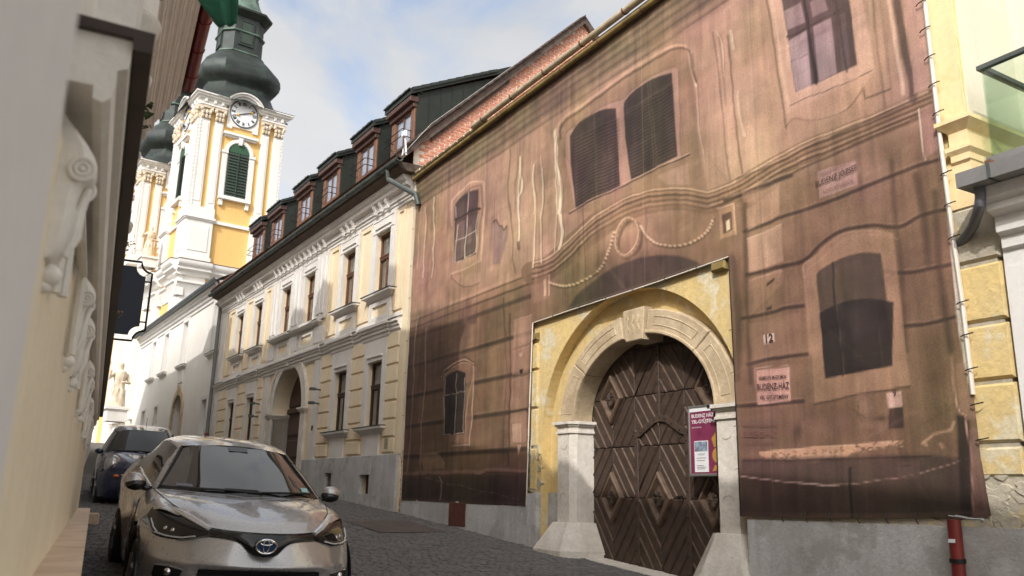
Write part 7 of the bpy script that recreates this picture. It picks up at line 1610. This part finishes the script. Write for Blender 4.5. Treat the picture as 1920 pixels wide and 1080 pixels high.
both(body, [[(0, 1.78, 1.45), (.25, 1.8, 1.445), (.44, 1.86, 1.42), (.53, 1.92, 1.38)], [(0, 2.3, 1.535), (.27, 2.3, 1.53), (.47, 2.32, 1.50), (.57, 2.34, 1.43)], [(0, 2.9, 1.53), (.27, 2.9, 1.52), (.46, 2.9, 1.49), (.56, 2.9, 1.42)], [(0, 3.55, 1.40), (.25, 3.54, 1.39), (.42, 3.5, 1.36), (.5, 3.45, 1.30)]], 5, 5)
both(body, [[(.70, 1.19, .99), (.72, 1.2, .985), (.745, 1.23, .98)], [(.61, 1.56, 1.20), (.635, 1.57, 1.195), (.66, 1.6, 1.185)], [(.52, 1.90, 1.385), (.54, 1.92, 1.375), (.56, 1.96, 1.36)]], 5, 3)
weld(body.build('body', BLUE, CB, smooth=0), .004, 50)
G = MB(); both(G, [[(0, .98, 1.02), (.28, 1.0, 1.025), (.52, 1.07, 1.02), (.70, 1.19, .99)], [(0, 1.4, 1.26), (.26, 1.42, 1.255), (.47, 1.47, 1.24), (.61, 1.56, 1.20)], [(0, 1.78, 1.45), (.25, 1.8, 1.445), (.42, 1.84, 1.425), (.52, 1.90, 1.385)]], 6, 6); w_ = G.build('windscreen', CG2, CB)
G = MB(); G.tube([(-.6, 1.08, 1.03), (-.1, .985, 1.045), (.55, 1.06, 1.035)], .014, 5); sym_tube(G, [(.705, 1.185, .985), (.615, 1.555, 1.20), (.525, 1.9, 1.39)], .012, 5); G.build('wiper', BP, CB)
for sg in (-1, 1):
    G = MB(); side(G, [[(.745, 1.24, .985), (.755, 1.8, 1.005), (.755, 2.6, 1.035), (.71, 3.3, 1.08)], [(.56, 1.96, 1.36), (.575, 2.3, 1.42), (.57, 2.8, 1.42), (.54, 3.2, 1.36)]], sg, 4, 5); G.build('side_window', SG, CB)
    G = MB(); G.ball((.60*sg, .37, .80), .155, 18, sz=1.0, sx=.86, sy=.62); h_ = G.build('headlight', LAMPC, CB); G = MB(); G.tube([((.60+.135*math.cos(t))*sg, .31, .80+.155*math.sin(t)) for t in np.linspace(0, 2*math.pi, 24)], .012, 6, False); G.ball((.60*sg, .30, .80), .07, 10); G.build('lamp_ring', CHR, h_)
    G = MB(); G.ball((.83*sg, 1.38, .99), .08, 12, sz=.7, sy=.6); G.build('mirror', BLUE, CB)
    G = MB(); G.ball((.52*sg, .06, .60), .055, 8, sz=.6); G.build('indicator', AMB, CB); wheel(CB, .73*sg, .72, .29, .18); wheel(CB, .73*sg, 3.1, .29, .18)
G = MB(); sym_tube(G, [(.0, -.01, .645), (.2, .0, .64), (.44, .05, .62)], .016, 6); G.build('grille_bar', CHR, CB)
G = MB(); G.box(-.45, .45, -.035, .03, .25, .36); G.box(-.3, .3, -.03, .02, .60, .69); G.build('grille', BP, CB, smooth=0)
G = MB(); G.box(-.26, .26, -.05, -.03, .43, .54); npl = G.build('number_plate', PLW, CB, smooth=0); G = MB(); G.box(-.26, -.21, -.052, -.049, .43, .54); G.build('country_strip', PLB, npl, smooth=0)
G = MB(); G.tube([(0, 1.95, 1.49), (0, 2.05, 1.70)], .006, 5); G.build('aerial', BP, CB); G = MB(); G.box(-.7, .7, .4, 3.4, .15, .45); G.build('underbody', BP, CB, smooth=0)
# ================================================================== small things on the street
M['joint2'] = mat('reddish_paver', S(104, 92, 86), .9, col2=S(82, 74, 70), scale=4, amt=.8, bump=.4)
mp_ = MB(); s0 = ground(0, 13.9)
for i in range(6):
    x0 = 5.35; y0_ = 13.2 + i*.3; mp_.add([(x0, y0_, ground(0, y0_)+.02), (x0+1.2, y0_, ground(0, y0_)+.02), (x0+1.2, y0_+.28, ground(0, y0_+.28)+.02), (x0, y0_+.28, ground(0, y0_+.28)+.02)], [(0, 1, 2, 3)])
mp_.build('cover_patch', M['joint2'], street, smooth=0)
